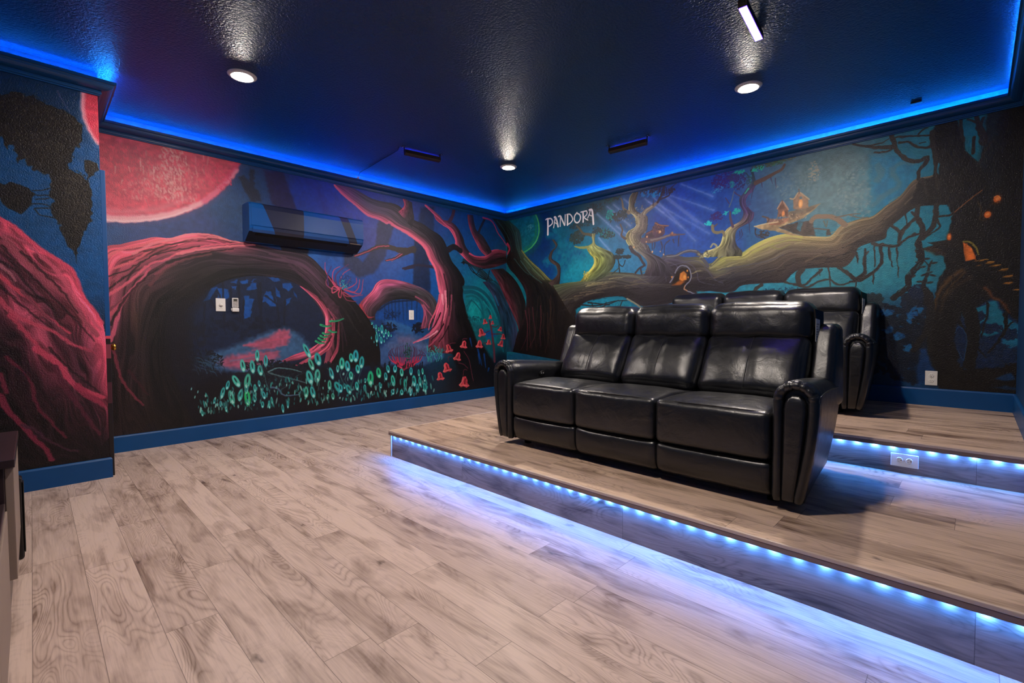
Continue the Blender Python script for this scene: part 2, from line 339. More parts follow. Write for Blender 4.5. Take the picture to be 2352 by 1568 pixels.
["line",[3792,678,3757,663,3740,625],8.2,"1d3346",0.8,4.1,4.1,0,2],
["line",[3831,672,3796,658,3779,620],8.1,"1d3346",0.8,4.1,4.1,0,2],
["line",[4013,698,3980,684,3964,647],7.9,"35506a",0.8,3.9,3.9,0,2],
["line",[3904,728,3869,714,3853,677],8.0,"35506a",0.8,4.0,4.0,0,2],
["line",[3946,714,3912,700,3896,663],8.0,"2b5268",0.8,4.0,4.0,0,2],
["line",[3916,705,3882,691,3865,654],8.0,"35506a",0.8,4.0,4.0,0,2],
["poly",[2072,1105,1924,1134,1750,1049,1625,1019,1638,932,1521,890,1639,824,1354,775,1165,727,1179,614,1478,529,2038,556,2340,620,2357,738,2077,790,1992,862,1905,936],"38598c",43.1,0.95,8,0.15],
["poly",[2035,808,1707,884,1474,839,1292,753,1595,636,1930,700],"5c6890",76.4,0.6,8,0.15],
["poly",[1895,898,1707,904,1616,833,1864,821],"7a6488",43.1,0.5,8,0.15],
["poly",[2072,1105,1924,1134,1816,1087,1637,1010,1661,932,1926,974],"2462a0",42.7,0.7,4,0.15],
["poly",[2174,1130,2069,1286,1951,1342,1768,1375,1609,1354,1512,1274,1501,1080,1646,1015,1954,1106,2101,1105],"0f4690",26.6,0.95,4,0.15],
["line",[2045,1339,2052,1105],15.6,"0d2448",0.75,7.8,10.4,0,2],
["line",[1999,1341,1991,1106],15.7,"0d2448",0.75,7.8,10.4,0,2],
["line",[1951,1342,1945,1106],15.8,"0d2448",0.75,7.9,10.5,0,2],
["line",[1903,1344,1904,1106],15.9,"0d2448",0.75,7.9,10.6,0,2],
["line",[1849,1346,1858,1106],16.0,"0d2448",0.75,8.0,10.6,0,2],
["line",[1799,1347,1791,1107],16.1,"0d2448",0.75,8.0,10.7,0,2],
["line",[1737,1350,1740,1107],16.2,"0d2448",0.75,8.1,10.8,0,2],
["line",[1667,1352,1673,1107],16.3,"0d2448",0.75,8.2,10.9,0,2],
["line",[1590,1355,1598,1108],16.5,"0d2448",0.75,8.2,11.0,0,2],
["line",[2128,1223,1951,1321,1642,1353],21.1,"0d1c38",0.8,None,5.3,0,2],
["cloud",2015,1017,129,52,50,41.8,["10182c","14203a"],0.8,0.5,None],
["cloud",1581,998,92,77,60,44.1,["0e1220","12182a"],0.9,0.5,None],
["cloud",1954,1174,119,63,40,31.5,["0e2c5c","0c1e40"],0.7,0.5,None],
["ribbon",[2394,1104,2370,1268,2320,1344,2215,1440,2146,1540,2042,1588,1857,1589,1658,1553,1469,1498,1348,1419,1280,1308,1309,1166,1380,1013],[2175,1105,2174,1171,2139,1223,2069,1286,1963,1337,1879,1355,1799,1363,1705,1361,1590,1344,1518,1291,1493,1197,1507,1108,1542,997],[[0,["8a3048","6a3a48","3c2c32","241c1e"]],[0.2,["d8607e","b05070","5a3c4c","2a2024"]],[0.4,["d85a80","a85078","4a4048","282428","1e1c1e"]],[0.62,["6a4a62","484248","3c3a3e","282628","1c1a1c"]],[0.8,["3c3c40","403a40","5a3c4c","94486a"]],[1,["28282c","3c2c38","8a4460","5a2c40"]]],0.28,18,0.08,1],
["line",[1516,1296,1470,1198,1520,1029],22.2,"b85878",0.8,11.1,11.1,0.3,2],
["line",[1493,1297,1398,1199,1337,1129],22.4,"b85878",0.8,11.2,11.2,0.3,2],
["line",[1609,1401,1492,1346,1409,1269],22.2,"b85878",0.8,11.1,11.1,0.3,2],
["line",[1470,1228,1447,1108,1484,1009],22.3,"b85878",0.8,11.2,11.2,0.3,2],
["line",[2376,1289,2372,1218,2325,1147,2258,1121],7.5,"8a2c3c",0.75,4.0,4.0,0.15,2],
["line",[2373,1288,2368,1217,2320,1147,2252,1123],7.5,"8a2c3c",0.75,4.0,4.0,0.15,2],
["line",[2370,1287,2363,1216,2314,1146,2246,1124],7.5,"8a2c3c",0.75,4.0,4.0,0.15,2],
["line",[2367,1287,2358,1216,2309,1146,2240,1126],7.5,"b83a46",0.75,4.0,4.0,0.15,2],
["line",[2363,1286,2353,1215,2303,1146,2234,1128],7.5,"8a2c3c",0.75,4.0,4.0,0.15,2],
["line",[2360,1285,2349,1214,2297,1145,2229,1130],7.5,"b83a46",0.75,4.0,4.0,0.15,2],
["line",[2357,1285,2344,1214,2291,1145,2223,1132],7.5,"b83a46",0.75,4.0,4.0,0.15,2],
["line",[2354,1284,2339,1213,2286,1145,2217,1134],7.5,"c84a50",0.75,4.0,4.0,0.15,2],
["line",[2351,1283,2334,1212,2280,1144,2211,1136],7.5,"c84a50",0.75,4.0,4.0,0.15,2],
["line",[2347,1283,2329,1212,2274,1144,2205,1138],7.5,"8a2c3c",0.75,4.0,4.0,0.15,2],
["line",[2344,1282,2324,1211,2269,1144,2199,1140],7.6,"b83a46",0.75,4.0,4.0,0.15,2],
["line",[2341,1281,2320,1210,2263,1144,2193,1142],7.6,"8a2c3c",0.75,4.0,4.0,0.15,2],
["line",[2338,1281,2315,1210,2257,1143,2188,1144],7.6,"b83a46",0.75,4.0,4.0,0.15,2],
["ribbon",[4753,-31,4769,354,4730,868,4682,1214,4601,1636,4465,1718,4324,1775,4243,1803,4136,1810,4000,1866,3827,1885,3664,1850,3472,1840,3269,1812,2953,1779,2774,1633,2625,1487,2412,1297,2280,1140,2182,987,2123,770,2115,562],[3922,-4,4065,336,4138,615,4149,846,4137,961,4095,1095,3995,1233,3874,1364,3767,1442,3658,1489,3525,1523,3408,1532,3245,1526,3139,1502,3031,1455,2960,1390,2888,1310,2815,1209,2774,1088,2761,974,2755,817,2792,630],[[0,["1a1412","1c1515","17110f","120e0c"]],[0.12,["2c1b1c","2a1a1c","1c1413","141110"]],[0.2,["7a3442","4a2830","2e1c20","241a1b","1c1615","171311"]],[0.28,["d8566a","a8465a","5a303a","33221f","221a19","1a1513","171311"]],[0.36,["ec6478","cc5266","7a3a48","3e272c","2a1e20","1e1817","181412"]],[0.44,["ee667c","c85266","5a3440","33262a","241c1d","1c1716","171312"]],[0.52,["e25a74","8a3a4c","44303a","2c2228","1e1a1c","181414"]],[0.6,["4c3444","45303f","3c2a36","2a2026","1e1a1e","1a161a"]],[0.72,["2c2228","3a2834","48303e","3c2832","241c24","30202a"]],[0.82,["15110f","1a1414","231a1e","4a2c38","6a3a48"]],[1,["100d0c","130f10","1c1417","3a222b","8a4052"]]],0.42,40,0.1,1],
["line",[4586,1275,4439,1401,4310,1550,4248,1593,4169,1620,4054,1699,3831,1784,3552,1838],21.7,"e8657a",0.9,13.2,7.6,0.28,4],
["line",[4590,1096,4493,1215,4419,1337,4335,1454,4287,1533],29.2,"c95468",0.9,17.8,7.2,0.28,4],
["line",[4557,924,4518,1078,4486,1215,4441,1309,4366,1405,4303,1503],29.1,"d6607a",0.9,17.7,7.2,0.28,4],
["line",[4591,1472,4435,1567,4338,1631,4245,1717,4085,1803,3916,1854],21.3,"ea6a78",0.9,13.0,7.4,0.28,4],
["line",[4588,1588,4468,1673,4358,1713,4243,1774,4125,1798],25.2,"ee6c78",0.9,15.3,7.3,0.28,4],
["line",[4396,1644,4244,1755,4085,1803,3829,1855,3666,1845],22.1,"f0808a",0.9,13.5,7.7,0.28,4],
["line",[4593,1374,4473,1472,4361,1583,4230,1690,4167,1725],16.8,"a8505c",0.9,10.2,7.3,0.28,4],
["line",[4088,1676,3919,1734,3695,1789,3454,1828],23.1,"f07c88",0.9,14.0,8.0,0.28,4],
["line",[4165,1783,4001,1858,3829,1876,3666,1845,3474,1826],18.3,"f28890",0.9,11.2,8.0,0.28,4],
["line",[4544,861,4520,723,4501,621,4454,505,4361,367],25.0,"7a2f40",0.9,15.2,7.2,0.28,4],
["line",[4450,672,4393,574,4329,454],25.4,"3a1a20",0.9,15.5,7.4,0.28,4],
["line",[4579,1150,4478,1261],16.4,"7a3844",0.9,10.0,7.1,0.28,4],
["line",[4291,1391,4171,1542,4006,1645,3833,1702],26.5,"6a3a40",0.9,16.1,7.7,0.28,4],
["line",[4250,1488,4089,1617,3876,1718,3649,1753],22.4,"8a4450",0.9,13.7,7.8,0.28,4],
["line",[4588,1320,4437,1465,4301,1616,4168,1687,3918,1764],14.8,"1c1214",0.8,7.4,7.4,0.3,4],
["line",[4585,1437,4436,1511,4246,1660,4086,1754],11.0,"1c1214",0.8,5.5,7.3,0.3,4],
["line",[4553,1060,4464,1262,4343,1425,4234,1537],21.8,"1c1214",0.8,10.9,7.3,0.3,4],
["line",[4322,1670,4085,1774,3830,1835],11.5,"1c1214",0.8,5.7,7.7,0.3,4],
["line",[4170,1591,3963,1679,3649,1774],19.6,"1c1214",0.8,9.8,7.9,0.3,4],
["poly",[2862,1324,2754,1210,2730,1075,2777,889,2662,989,2624,1075,2613,1247,2734,1363],"4a2c3a",19.0,0.9,6,0.3],
["poly",[2711,1078,2561,1103,2244,978,2123,770,2126,589,2570,543,2758,613,2667,790],"130f11",19.7,1,5,0.15],
["ribbon",[3035,1455,2920,1355,2846,1283,2780,1167,2769,1075,2780,965,2811,882,2946,794,3115,736,3232,683],[2959,1419,2837,1342,2745,1244,2712,1117,2709,1024,2729,922,2761,821,2881,742,3037,692,3202,669],[[0,["d8587a","b04a62","6a3444"]],[0.5,["e8708a","e0607c","8a3c50"]],[0.8,["d8587a","e0668a","6a3040"]],[1,["c05070","a84a60","40202c"]]],0.3,10,0.1,1],
["ribbon",[2703,1117,2700,1032,2706,947,2761,821,2830,765,2956,704,3094,630],[2659,1135,2665,1032,2671,938,2709,819,2788,746,2899,684,3078,625],[[0,["b84a62","7a3448"]],[0.5,["e0607a","a04458"]],[1,["d0587a","a04458"]]],0.3,6,0.1,1],
["ribbon",[2624,1118,2636,946,2656,800,2738,633],[2606,1118,2614,920,2630,773,2666,706,2721,623],[[0,["6a3040","4a2430"]],[0.6,["a84458","7a3448"]],[1,["d8607a","c05068"]]],0.3,5,0.1,1],
["line",[2837,1342,2753,1244,2703,1134,2651,1075],14.2,"17100f",0.8,7.1,9.5,0.3,4],
["line",[2745,1227,2677,1126,2669,1092],14.3,"c25a7a",0.8,7.2,9.5,0.3,4],
["line",[2711,1194,2642,1118],12.0,"a84c66",0.8,6.0,9.6,0.3,4],
["line",[2794,907,2846,841,2913,785],14.0,"2a161c",0.8,7.0,9.4,0.3,4],
["line",[2707,922,2760,838,2821,798],23.7,"1c1014",0.8,11.8,9.5,0.3,4],
["line",[2632,1161,2563,988,2529,813],19.4,"3a2230",0.8,9.7,9.7,0.3,4],
["line",[2654,1417,2466,1251,2356,1075],19.6,"2c2428",0.8,9.8,9.8,0.3,4],
["line",[2514,1162,2414,987,2329,905],19.8,"2a2626",0.8,9.9,9.9,0.3,4],
["line",[2588,1075,2582,902,2576,754],24.3,"3c2430",0.8,12.1,9.7,0.3,4],
["line",[3136,1672,2981,1540,2818,1426,2691,1313],27.7,"4a3040",0.8,13.8,9.2,0.3,4],
["line",[3211,1736,3019,1642,2859,1490,2734,1363],22.9,"503648",0.8,11.4,9.1,0.3,4],
["line",[3322,1756,3135,1712,2940,1583],22.3,"5a3c4c",0.8,11.1,8.9,0.3,4],
["line",[2721,1088,2644,1093,2565,1118],24.0,"2fb074",1,14.4,4.8,0,2],
["line",[2704,1081,2565,1118],9.6,"156a48",0.8,None,4.8,0,2],
["line",[2825,1050,2770,1033,2713,1037],23.6,"2fb074",1,14.2,4.7,0,2],
["line",[2808,1043,2713,1037],9.5,"156a48",0.8,None,4.7,0,2],
["line",[2732,990,2691,969,2649,968],23.9,"2fb074",1,14.3,4.8,0,2],
["line",[2714,983,2649,968],9.6,"156a48",0.8,None,4.8,0,2],
["line",[2801,961,2763,946,2724,952],23.7,"2fb074",1,14.2,4.7,0,2],
["line",[2784,954,2724,952],9.5,"156a48",0.8,None,4.7,0,2],
["line",[2827,932,2789,915,2750,918],23.6,"2fb074",1,14.2,4.7,0,2],
["line",[2810,925,2750,918],9.4,"156a48",0.8,None,4.7,0,2],
["line",[2849,904,2811,882,2773,881],23.5,"2fb074",1,14.1,4.7,0,2],
["line",[2832,896,2773,881],9.4,"156a48",0.8,None,4.7,0,2],
["line",[2879,875,2833,853,2786,851],23.5,"2fb074",1,14.1,4.7,0,2],
["line",[2862,868,2786,851],9.4,"156a48",0.8,None,4.7,0,2],
["line",[2609,1445,2670,1501,2730,1574,2763,1647,2762,1722],15.2,"d04870",0.95,7.6,4.7,0,2],
["line",[2609,1453,2679,1535,2677,1620,2650,1664,2596,1694],15.3,"d04870",0.95,7.6,4.8,0,2],
["line",[2595,1480,2598,1548,2552,1621,2478,1674],15.5,"b84a70",0.95,7.7,4.8,0,2],
["line",[2555,1443,2463,1479,2406,1526,2405,1579],15.7,"c04468",0.95,7.8,4.9,0,2],
["line",[2555,1439,2426,1410,2350,1414,2319,1567],15.8,"b04468",0.95,7.9,4.9,0,2],
["line",[2609,1436,2715,1452,2757,1504,2730,1574],15.2,"a04468",0.95,7.6,4.7,0,2],
["line",[2609,1445,2685,1398,2680,1467,2573,1460],15.3,"d85070",0.95,7.7,4.8,0,2],
["line",[2605,1437,2619,1376,2593,1351,2582,1438],15.4,"d04868",0.95,7.7,4.8,0,2],
["line",[2574,1404,2521,1328,2409,1314],15.6,"8a3450",0.95,7.8,4.9,0,2],
["line",[2556,1413,2464,1374,2331,1392],15.7,"b84060",0.95,7.9,4.9,0,2],
["line",[2519,1437,2436,1419,2378,1483,2367,1564],15.8,"c04468",0.95,7.9,4.9,0,2],
["line",[2635,1486,2652,1571,2606,1642,2495,1729],15.4,"6a2c60",0.95,7.7,4.8,0,2],
["line",[2600,1445,2517,1510,2470,1574],15.5,"b04464",0.95,7.8,4.9,0,2],
["line",[2732,1481,2739,1581,2693,1686],15.1,"4a2c70",0.95,7.6,4.7,0,2],
["line",[2583,1420,2529,1371,2436,1366],15.6,"a03c58",0.95,7.8,4.9,0,2],
["line",[2618,1444,2662,1476,2688,1517],15.3,"e05878",0.95,7.6,4.8,0,2],
["cloud",2535,1553,82,68,60,24.3,["203c7a","1c2c5c"],0.6,0.5,None],
["cloud",2545,1500,56,53,22,19.4,["22a8a8","2cc4b8"],0.9,0.5,None],
["ribbon",[2652,2579,2538,2483,2401,2404,2259,2314,2110,2293,1997,2265,1881,2226,1739,2189,1567,2101,1459,2019,1392,1899,1306,1778,1272,1636,1238,1493,1236,1348,1286,1215,1331,1099,1404,898,1424,697],[2599,2586,2444,2587,2303,2545,2197,2512,2056,2502,1930,2506,1812,2480,1655,2368,1490,2324,1370,2271,1230,2219,1140,2128,1077,1989,1022,1890,917,1795,817,1666,822,1574,843,1436,785,1255,686,1055,543,818,416,590],[[0,["e05a88","8a3c70","5a3468"]],[0.12,["e05a78","604464","4c4058","3a3444"]],[0.25,["e8607a","54404e","4a3c46","30282e"]],[0.42,["f06c84","7a3c4c","40303a","2a2026","18141a","141115"]],[0.6,["e8708a","a84860","4a2c38","241a1f","151113","110e10"]],[0.8,["d0587a","a04860","3c222c","1a1316","110d0f","0e0c0e"]],[1,["5a2834","6a3040","20141a","110d10","0e0c0e"]]],0.3,26,0.06,1],
["ribbon",[1779,2598,1761,2514,1805,2452,1844,2419],[1652,2567,1637,2467,1622,2374,1656,2258],[[0,["c04868","4a3040","2a2228"]],[1,["d05470","3a2c34","2a2228"]]],0.25,8,0.05,1],
["line",[1772,2579,1752,2529,1773,2471,1828,2428],15.9,"e0506e",0.9,7.9,5.3,0,2],
["line",[2643,2572,2538,2483,2401,2404,2259,2314,2110,2293,2007,2258,1965,2279,1870,2227,1739,2194,1567,2106],22.9,"f0688a",0.95,25.4,5.1,0.15,2],
["line",[1938,2251,1785,2199,1592,2115,1459,2022,1392,1899,1302,1778,1268,1636,1234,1479],33.0,"f26a86",0.95,33.0,11.0,0.15,2],
["line",[1234,1436,1273,1272,1387,1089,1418,983],39.6,"e0607c",0.95,13.9,11.3,0.25,3],
["line",[1184,1356,1224,1140,1339,977,1498,880,1645,822],56.4,"d86080",0.95,19.7,11.3,0.25,3],
["line",[1114,1297,1161,1079,1239,925,1353,816,1421,772],45.8,"b04a64",0.95,16.0,11.4,0.25,3],
["line",[1083,1152,1137,965,1202,863,1260,777],28.9,"8a3c50",0.95,10.1,11.6,0.25,3],
["line",[1040,1444,1055,1235,1097,1027],23.3,"9a4a60",0.95,8.2,11.7,0.25,3],
["line",[1144,1492,1133,1286,1174,1099],34.6,"f08aa0",0.95,12.1,11.5,0.25,3],
["line",[1196,1438,1184,1315],34.5,"f4a0b4",0.95,12.1,11.5,0.25,3],
["line",[1260,1333,1349,1149],22.7,"e8607a",0.95,7.9,11.4,0.25,3],
["line",[988,1342,1005,1027,939,899],23.6,"3c2430",0.95,8.3,11.8,0.25,3],
["line",[1277,967,1438,878,1593,837],22.4,"f0a0b4",0.95,7.9,11.2,0.25,3],
["line",[1224,1202,1313,1048,1400,968],19.9,"170f14",0.85,11.4,8.5,0.15,2],
["line",[1174,1058,1265,936,1377,847],20.0,"170f14",0.85,11.4,8.6,0.15,2],
["line",[1097,1027,1176,903,1253,823],20.2,"170f14",0.85,11.6,8.7,0.15,2],
["line",[1066,1485,1075,1277],20.4,"170f14",0.85,11.6,8.7,0.15,2],
["line",[1163,1717,1110,1499,1112,1278],20.2,"170f14",0.85,11.6,8.7,0.15,2],
["line",[1541,2275,1371,2186,1232,2030,1161,1834],19.6,"170f14",0.85,11.2,8.4,0.15,2],
["line",[1704,2306,1491,2226,1320,2078,1233,1885],19.4,"170f14",0.85,11.1,8.3,0.15,2],
["poly",[884,877,688,960,499,802,241,451,212,127,695,118,970,497,1074,755],"0f0c10",49.1,0.95,6,0.15],
["line",[574,694,502,468],31.1,"0e4aa0",0.8,12.4,18.7,0,2],
["line",[456,622,427,429],31.4,"0e4aa0",0.8,12.6,18.9,0,2],
["line",[717,852,689,742],30.5,"0e4aa0",0.8,12.2,18.3,0,2],
["line",[366,414,382,370],31.7,"0e4aa0",0.8,12.7,19.0,0,2],
["line",[560,627,546,493],31.0,"0e4aa0",0.8,12.4,18.6,0,2],
["poly",[806,1489,711,1542,566,1531,400,1433,272,1260,194,1082,196,761,572,773,684,1021,792,1232],"0b7480",30.9,0.85,5,0.15],
["poly",[760,1347,664,1399,551,1353,502,1231,520,1113,651,1069,730,1191],"0d969c",24.5,0.9,4,0.15],
["line",[823,1539,711,1550,582,1530,404,1427,282,1273,205,1137],30.9,"0e8e98",0.85,21.7,12.4,0,2],
["line",[810,1497,654,1504,509,1445,390,1327,329,1193],55.5,"0a4c60",0.85,38.9,12.3,0,2],
["line",[782,1434,655,1450,539,1389,481,1269,467,1135],30.7,"0a5a6a",0.85,21.5,12.3,0,2],
["line",[769,1305,684,1384,554,1289,481,1202],24.5,"0b5464",0.85,17.1,12.2,0,2],
["line",[823,1560,610,1561,434,1492,297,1363,173,1183,110,999],56.3,"0a4a5c",0.85,39.4,12.5,0,2],
["line",[684,1395,770,1241],18.2,"0b5464",0.85,12.7,12.1,0,2],
["line",[465,1380,329,1249,299,1159],18.9,"0f9a9e",0.85,13.2,12.6,0,2],
["cloud",634,1131,129,37,50,30.6,["0a4a58","0b5a66"],0.8,0.5,None],
["poly",[686,1101,467,1024,395,686,558,826],"1a4a58",62.1,0.6,4,0.15],
["poly",[483,957,300,978,207,886,393,844],"0c4a9a",50.6,0.8,4,0.15],
["ribbon",[838,1953,638,1910,386,1774,187,1626],[838,1907,659,1847,451,1706,255,1525],[[0,["14303e","1c3a48"]],[1,["1c3a48","14303e"]]],0.25,10,0.05,1],
["ribbon",[472,1657,300,1491,189,1300,111,1054,79,639],[232,1688,50,1568,-90,1306,-210,1054,-282,624],[[0,["3a3050","24304c","154258","0f5060"]],[1,["0f5060","154258","24304c","3a3050"]]],0.25,10,0.05,1],
["line",[96,1598,-114,1307,-210,1071],19.7,"0f7a88",0.6,None,6.6,0,2],
["line",[233,1461,167,1333],25.6,"1470a0",0.7,None,6.4,0,2],
["ribbon",[1461,2570,1333,2490,1281,2413,1174,2357,1064,2314,971,2193,972,2089,915,2035,739,1917,597,1867,407,1852,185,1903,-46,1989],[1436,2578,1227,2471,1173,2429,1044,2420,931,2363,835,2240,797,2139,718,2057,596,2000,405,2027,296,2118,161,2149,-71,2141],[[0,["d05070","a04060"]],[0.3,["e0587a","5a2c3c","2a1c24"]],[0.5,["c84a6a","40222e","181216"]],[0.7,["5a2434","1a1216","4a222e","b04460"]],[1,["2a161c","1a1114","3a1c26","8a3448"]]],0.3,12,0.08,1],
["line",[1085,2047,991,2094,876,2055],81.7,"1a1216",1,70.1,5.8,0,2],
["line",[986,2584,1015,2498,1063,2417],46.3,"48283a",1,52.1,5.8,0,2],
["line",[1453,2568,1333,2490,1227,2435,1137,2377,989,2295,952,2151],17.1,"e05478",0.9,11.4,5.7,0.2,2],
["line",[718,2034,596,2004,405,2030,296,2118,161,2149],24.8,"d04a6e",0.9,12.4,9.3,0.2,2],
["ribbon",[753,2563,715,2394,614,2222,511,2094,405,2027],[652,2572,592,2380,467,2304,361,2190,296,2102],[[0,["8a3448","3a2834","262430"]],[1,["a03c54","3a262e","221c22"]]],0.25,10,0.05,1],
["line",[433,2544,509,2423,551,2339],36.8,"221e2c",1,36.8,6.1,0,2],
["line",[838,1907,719,1872,598,1758,534,1826,428,1850],12.2,"121016",1,None,6.1,0,2],
["line",[739,1871,659,1785,408,1693,342,1825],12.3,"121016",1,None,6.1,0,2],
["line",[556,1761,408,1693],12.4,"121016",1,None,6.2,0,2],
["cloud",819,1894,46,24,14,23.8,["121016"],0.9,0.5,None],
["ribbon",[320,1843,164,1660,39,1469,-126,1223,-259,968,-282,624],[71,1880,-117,1778,-262,1652,-374,1486,-424,1314,-359,967,-409,618],[[0,["6a3040","30242a","1c1718"]],[0.5,["7a3444","2c2022","181312"]],[1,["3a2226","1a1514","120f0e"]]],0.28,12,0.05,1],
["ribbon",[281,2592,159,2473,45,2359,-12,2234,-35,2104,1,2001,-69,1891,-214,1784,-362,1640,-438,1488,-424,1280,-360,1123,-234,900,-135,630],[-26,2615,-266,2501,-327,2339,-364,2172,-569,2046,-810,1916,-1020,1796,-1179,1778,-1283,1691,-1419,1509,-1575,1323,-1702,1189,-1735,856,-1769,362],[[0,["1a2224","1c2c2c","22423f","244a48"]],[0.2,["171314","1a1c1a","233430","2a4440"]],[0.38,["141011","17130f","20241c","40503c","5a6a48"]],[0.5,["2a1a1a","15120f","191612","3c4030","6e6e40"]],[0.62,["30191d","15110f","14110f","181411","221d17"]],[1,["0f0c0b","120e0c","100d0b","0f0c0b"]]],0.26,30,0.07,1],
["line",[465,2567,336,2559,249,2509,171,2391,69,2306,0,2233],25.3,"d03a62",0.85,12.6,6.3,0.2,2],
["line",[-24,2252,-71,2191,-23,2103],45.5,"c83858",0.85,22.8,6.5,0.2,2],
["line",[-97,2560,-192,2389,-216,2258,-314,2065],16.5,"35605a",0.85,8.3,6.6,0.2,2],
["line",[181,2567,45,2457,-72,2307,-118,2146],16.1,"2c5450",0.85,8.1,6.5,0.2,2],
["line",[-339,2187,-517,2050,-756,1930,-1005,1786],27.6,"8a8a4c",0.85,13.8,6.9,0.2,2],
["line",[-389,2072,-595,1934,-865,1776],20.7,"5a7a60",0.85,10.3,6.9,0.2,2],
["line",[-314,2031,-542,1843,-810,1719],20.6,"40605a",0.85,10.3,6.9,0.2,2],
["line",[-217,2460,-265,2264,-289,2164],13.3,"3f6a64",0.85,6.6,6.6,0.2,2],
["line",[-166,2050,-414,1868,-621,1813],20.3,"2f4a48",0.85,10.1,6.8,0.2,2],
["line",[-951,1241,-955,1022,-960,783,-892,584],17.2,"3a2420",0.75,7.2,7.2,0.3,2],
["line",[-722,1505,-700,1291,-665,1059,-827,859],16.8,"2c1e1c",0.75,7.0,7.0,0.3,2],
["line",[-591,1309,-599,1097,-647,866,-670,669],16.7,"2c1e1c",0.75,7.0,7.0,0.3,2],
["line",[-1038,1525,-1019,1305,-1043,1066,-1000,863],17.3,"3a2420",0.75,7.2,7.2,0.3,2],
["line",[-593,1335,-582,1123,-621,892,-658,696],16.7,"2c1e1c",0.75,6.9,6.9,0.3,2],
["line",[-478,1506,-479,1297,-542,1070,-557,876],16.5,"221a17",0.75,6.9,6.9,0.3,2],
["line",[-774,1515,-792,1300,-804,1066,-873,866],17.0,"2c1e1c",0.75,7.1,7.1,0.3,2],
["line",[-850,1228,-854,1011,-880,774,-898,573],17.1,"2c1e1c",0.75,7.1,7.1,0.3,2],
["line",[-1041,1369,-1023,1148,-955,909,-1105,703],17.3,"3a2420",0.75,7.2,7.2,0.3,2],
["line",[-801,1300,-858,1084,-741,850,-795,650],17.0,"2c1e1c",0.75,7.1,7.1,0.3,2],
["line",[-777,1350,-788,1135,-763,901,-784,702],16.9,"6a303c",0.75,7.1,7.1,0.3,2],
["line",[-419,1264,-462,1055,-462,828,-450,635],16.4,"6a303c",0.75,6.8,6.8,0.3,2],
["line",[-403,1267,-466,1058,-432,832,-309,645],16.4,"5a2833",0.75,6.8,6.8,0.3,2],
["line",[-997,1453,-1046,1234,-931,995,-1087,790],17.3,"33261e",0.75,7.2,7.2,0.3,2],
["line",[-1115,1286,-1077,1064,-1134,822,-1095,618],17.5,"2c221c",0.75,7.3,7.3,0.3,2],
["line",[-498,1302,-510,1092,-521,863,-547,668],16.5,"5a2833",0.75,6.9,6.9,0.3,2],
["line",[-581,1321,-616,1109,-640,878,-503,687],16.6,"5a2833",0.75,6.9,6.9,0.3,2],
["line",[-691,1410,-696,1196,-666,965,-723,767],16.8,"221a17",0.75,7.0,7.0,0.3,2],
["line",[-1054,1483,-1015,1262,-1076,1023,-1054,819],17.3,"2c221c",0.75,7.2,7.2,0.3,2],
["line",[-1050,1338,-1021,1116,-974,878,-988,675],17.3,"33261e",0.75,7.2,7.2,0.3,2],
["line",[346,1103,315,1001,293,887,263,704,249,509],31.8,"5a3040",1,44.5,6.4,0.1,2],
["line",[831,682,748,570,707,426,665,258],12.2,"5a2434",0.9,None,6.1,0,2],
["line",[980,800,1073,792,1100,756],11.7,"5a2434",0.9,None,5.9,0,2],
["line",[774,853,843,854,857,812],12.0,"5a2434",0.9,None,6.0,0,2],
["line",[1102,558,1101,610,1049,618],11.7,"5a2434",0.9,None,5.9,0,2],
["line",[929,527,833,499,763,441],12.0,"5a2434",0.9,None,6.0,0,2],
["line",[848,350,833,424,778,420],12.1,"5a2434",0.9,None,6.0,0,2],
["line",[332,797,469,779],12.6,"5a2434",0.9,None,6.3,0,2],
["line",[301,910,127,907,78,883],12.9,"5a2434",0.9,None,6.4,0,2],
["line",[300,1023,222,1012,174,1034],12.8,"5a2434",0.9,None,6.4,0,2],
["line",[423,934,347,956],12.6,"5a2434",0.9,None,6.3,0,2],
["poly",[336,1188,322,1188,310,1174,306,1153,290,1142,310,1130,330,1136,354,1130,370,1141,352,1153,350,1173],"c83e4e",6.3,1,2,0.3],
["line",[342,1182,346,1159,362,1141],6.4,"ec7c78",0.8,None,6.3,0,2],
["line",[326,1174,326,1150],10.3,"5a1a22",0.8,None,6.3,0,2],
["line",[362,1138,330,1141,298,1142],4.1,"f08a80",0.8,None,6.3,0,2],
["poly",[454,1129,435,1132,415,1114,403,1087,378,1074,401,1055,430,1059,460,1047,485,1060,464,1079,468,1107],"c83e4e",6.3,1,2,0.3],
["line",[460,1120,458,1088,474,1062],8.8,"ec7c78",0.8,None,6.2,0,2],
["line",[436,1112,429,1080],14.1,"5a1a22",0.8,None,6.3,0,2],
["line",[473,1058,431,1067,388,1073],5.6,"f08a80",0.8,None,6.3,0,2],
["poly",[292,1102,279,1102,268,1088,265,1069,250,1058,268,1047,287,1053,310,1047,324,1058,308,1069,306,1088],"c83e4e",6.4,1,2,0.3],
["line",[298,1096,302,1074,317,1058],6.0,"ec7c78",0.8,None,6.3,0,2],
["line",[283,1088,283,1066],9.5,"5a1a22",0.8,None,6.4,0,2],
["line",[317,1055,287,1058,257,1058],3.8,"f08a80",0.8,None,6.4,0,2],
["poly",[123,1019,106,1016,98,995,102,969,88,951,118,942,140,954,173,953,187,971,159,981,148,1005],"c83e4e",6.5,1,2,0.3],
["line",[134,1014,149,986,177,969],8.1,"ec7c78",0.8,None,6.4,0,2],
["line",[118,999,129,971],12.9,"5a1a22",0.8,None,6.5,0,2],
["line",[178,965,138,961,98,953],5.2,"f08a80",0.8,None,6.5,0,2],
["poly",[538,992,510,998,476,973,454,932,413,914,445,883,489,888,532,868,572,886,545,916,555,958],"c83e4e",6.2,1,2,0.3],
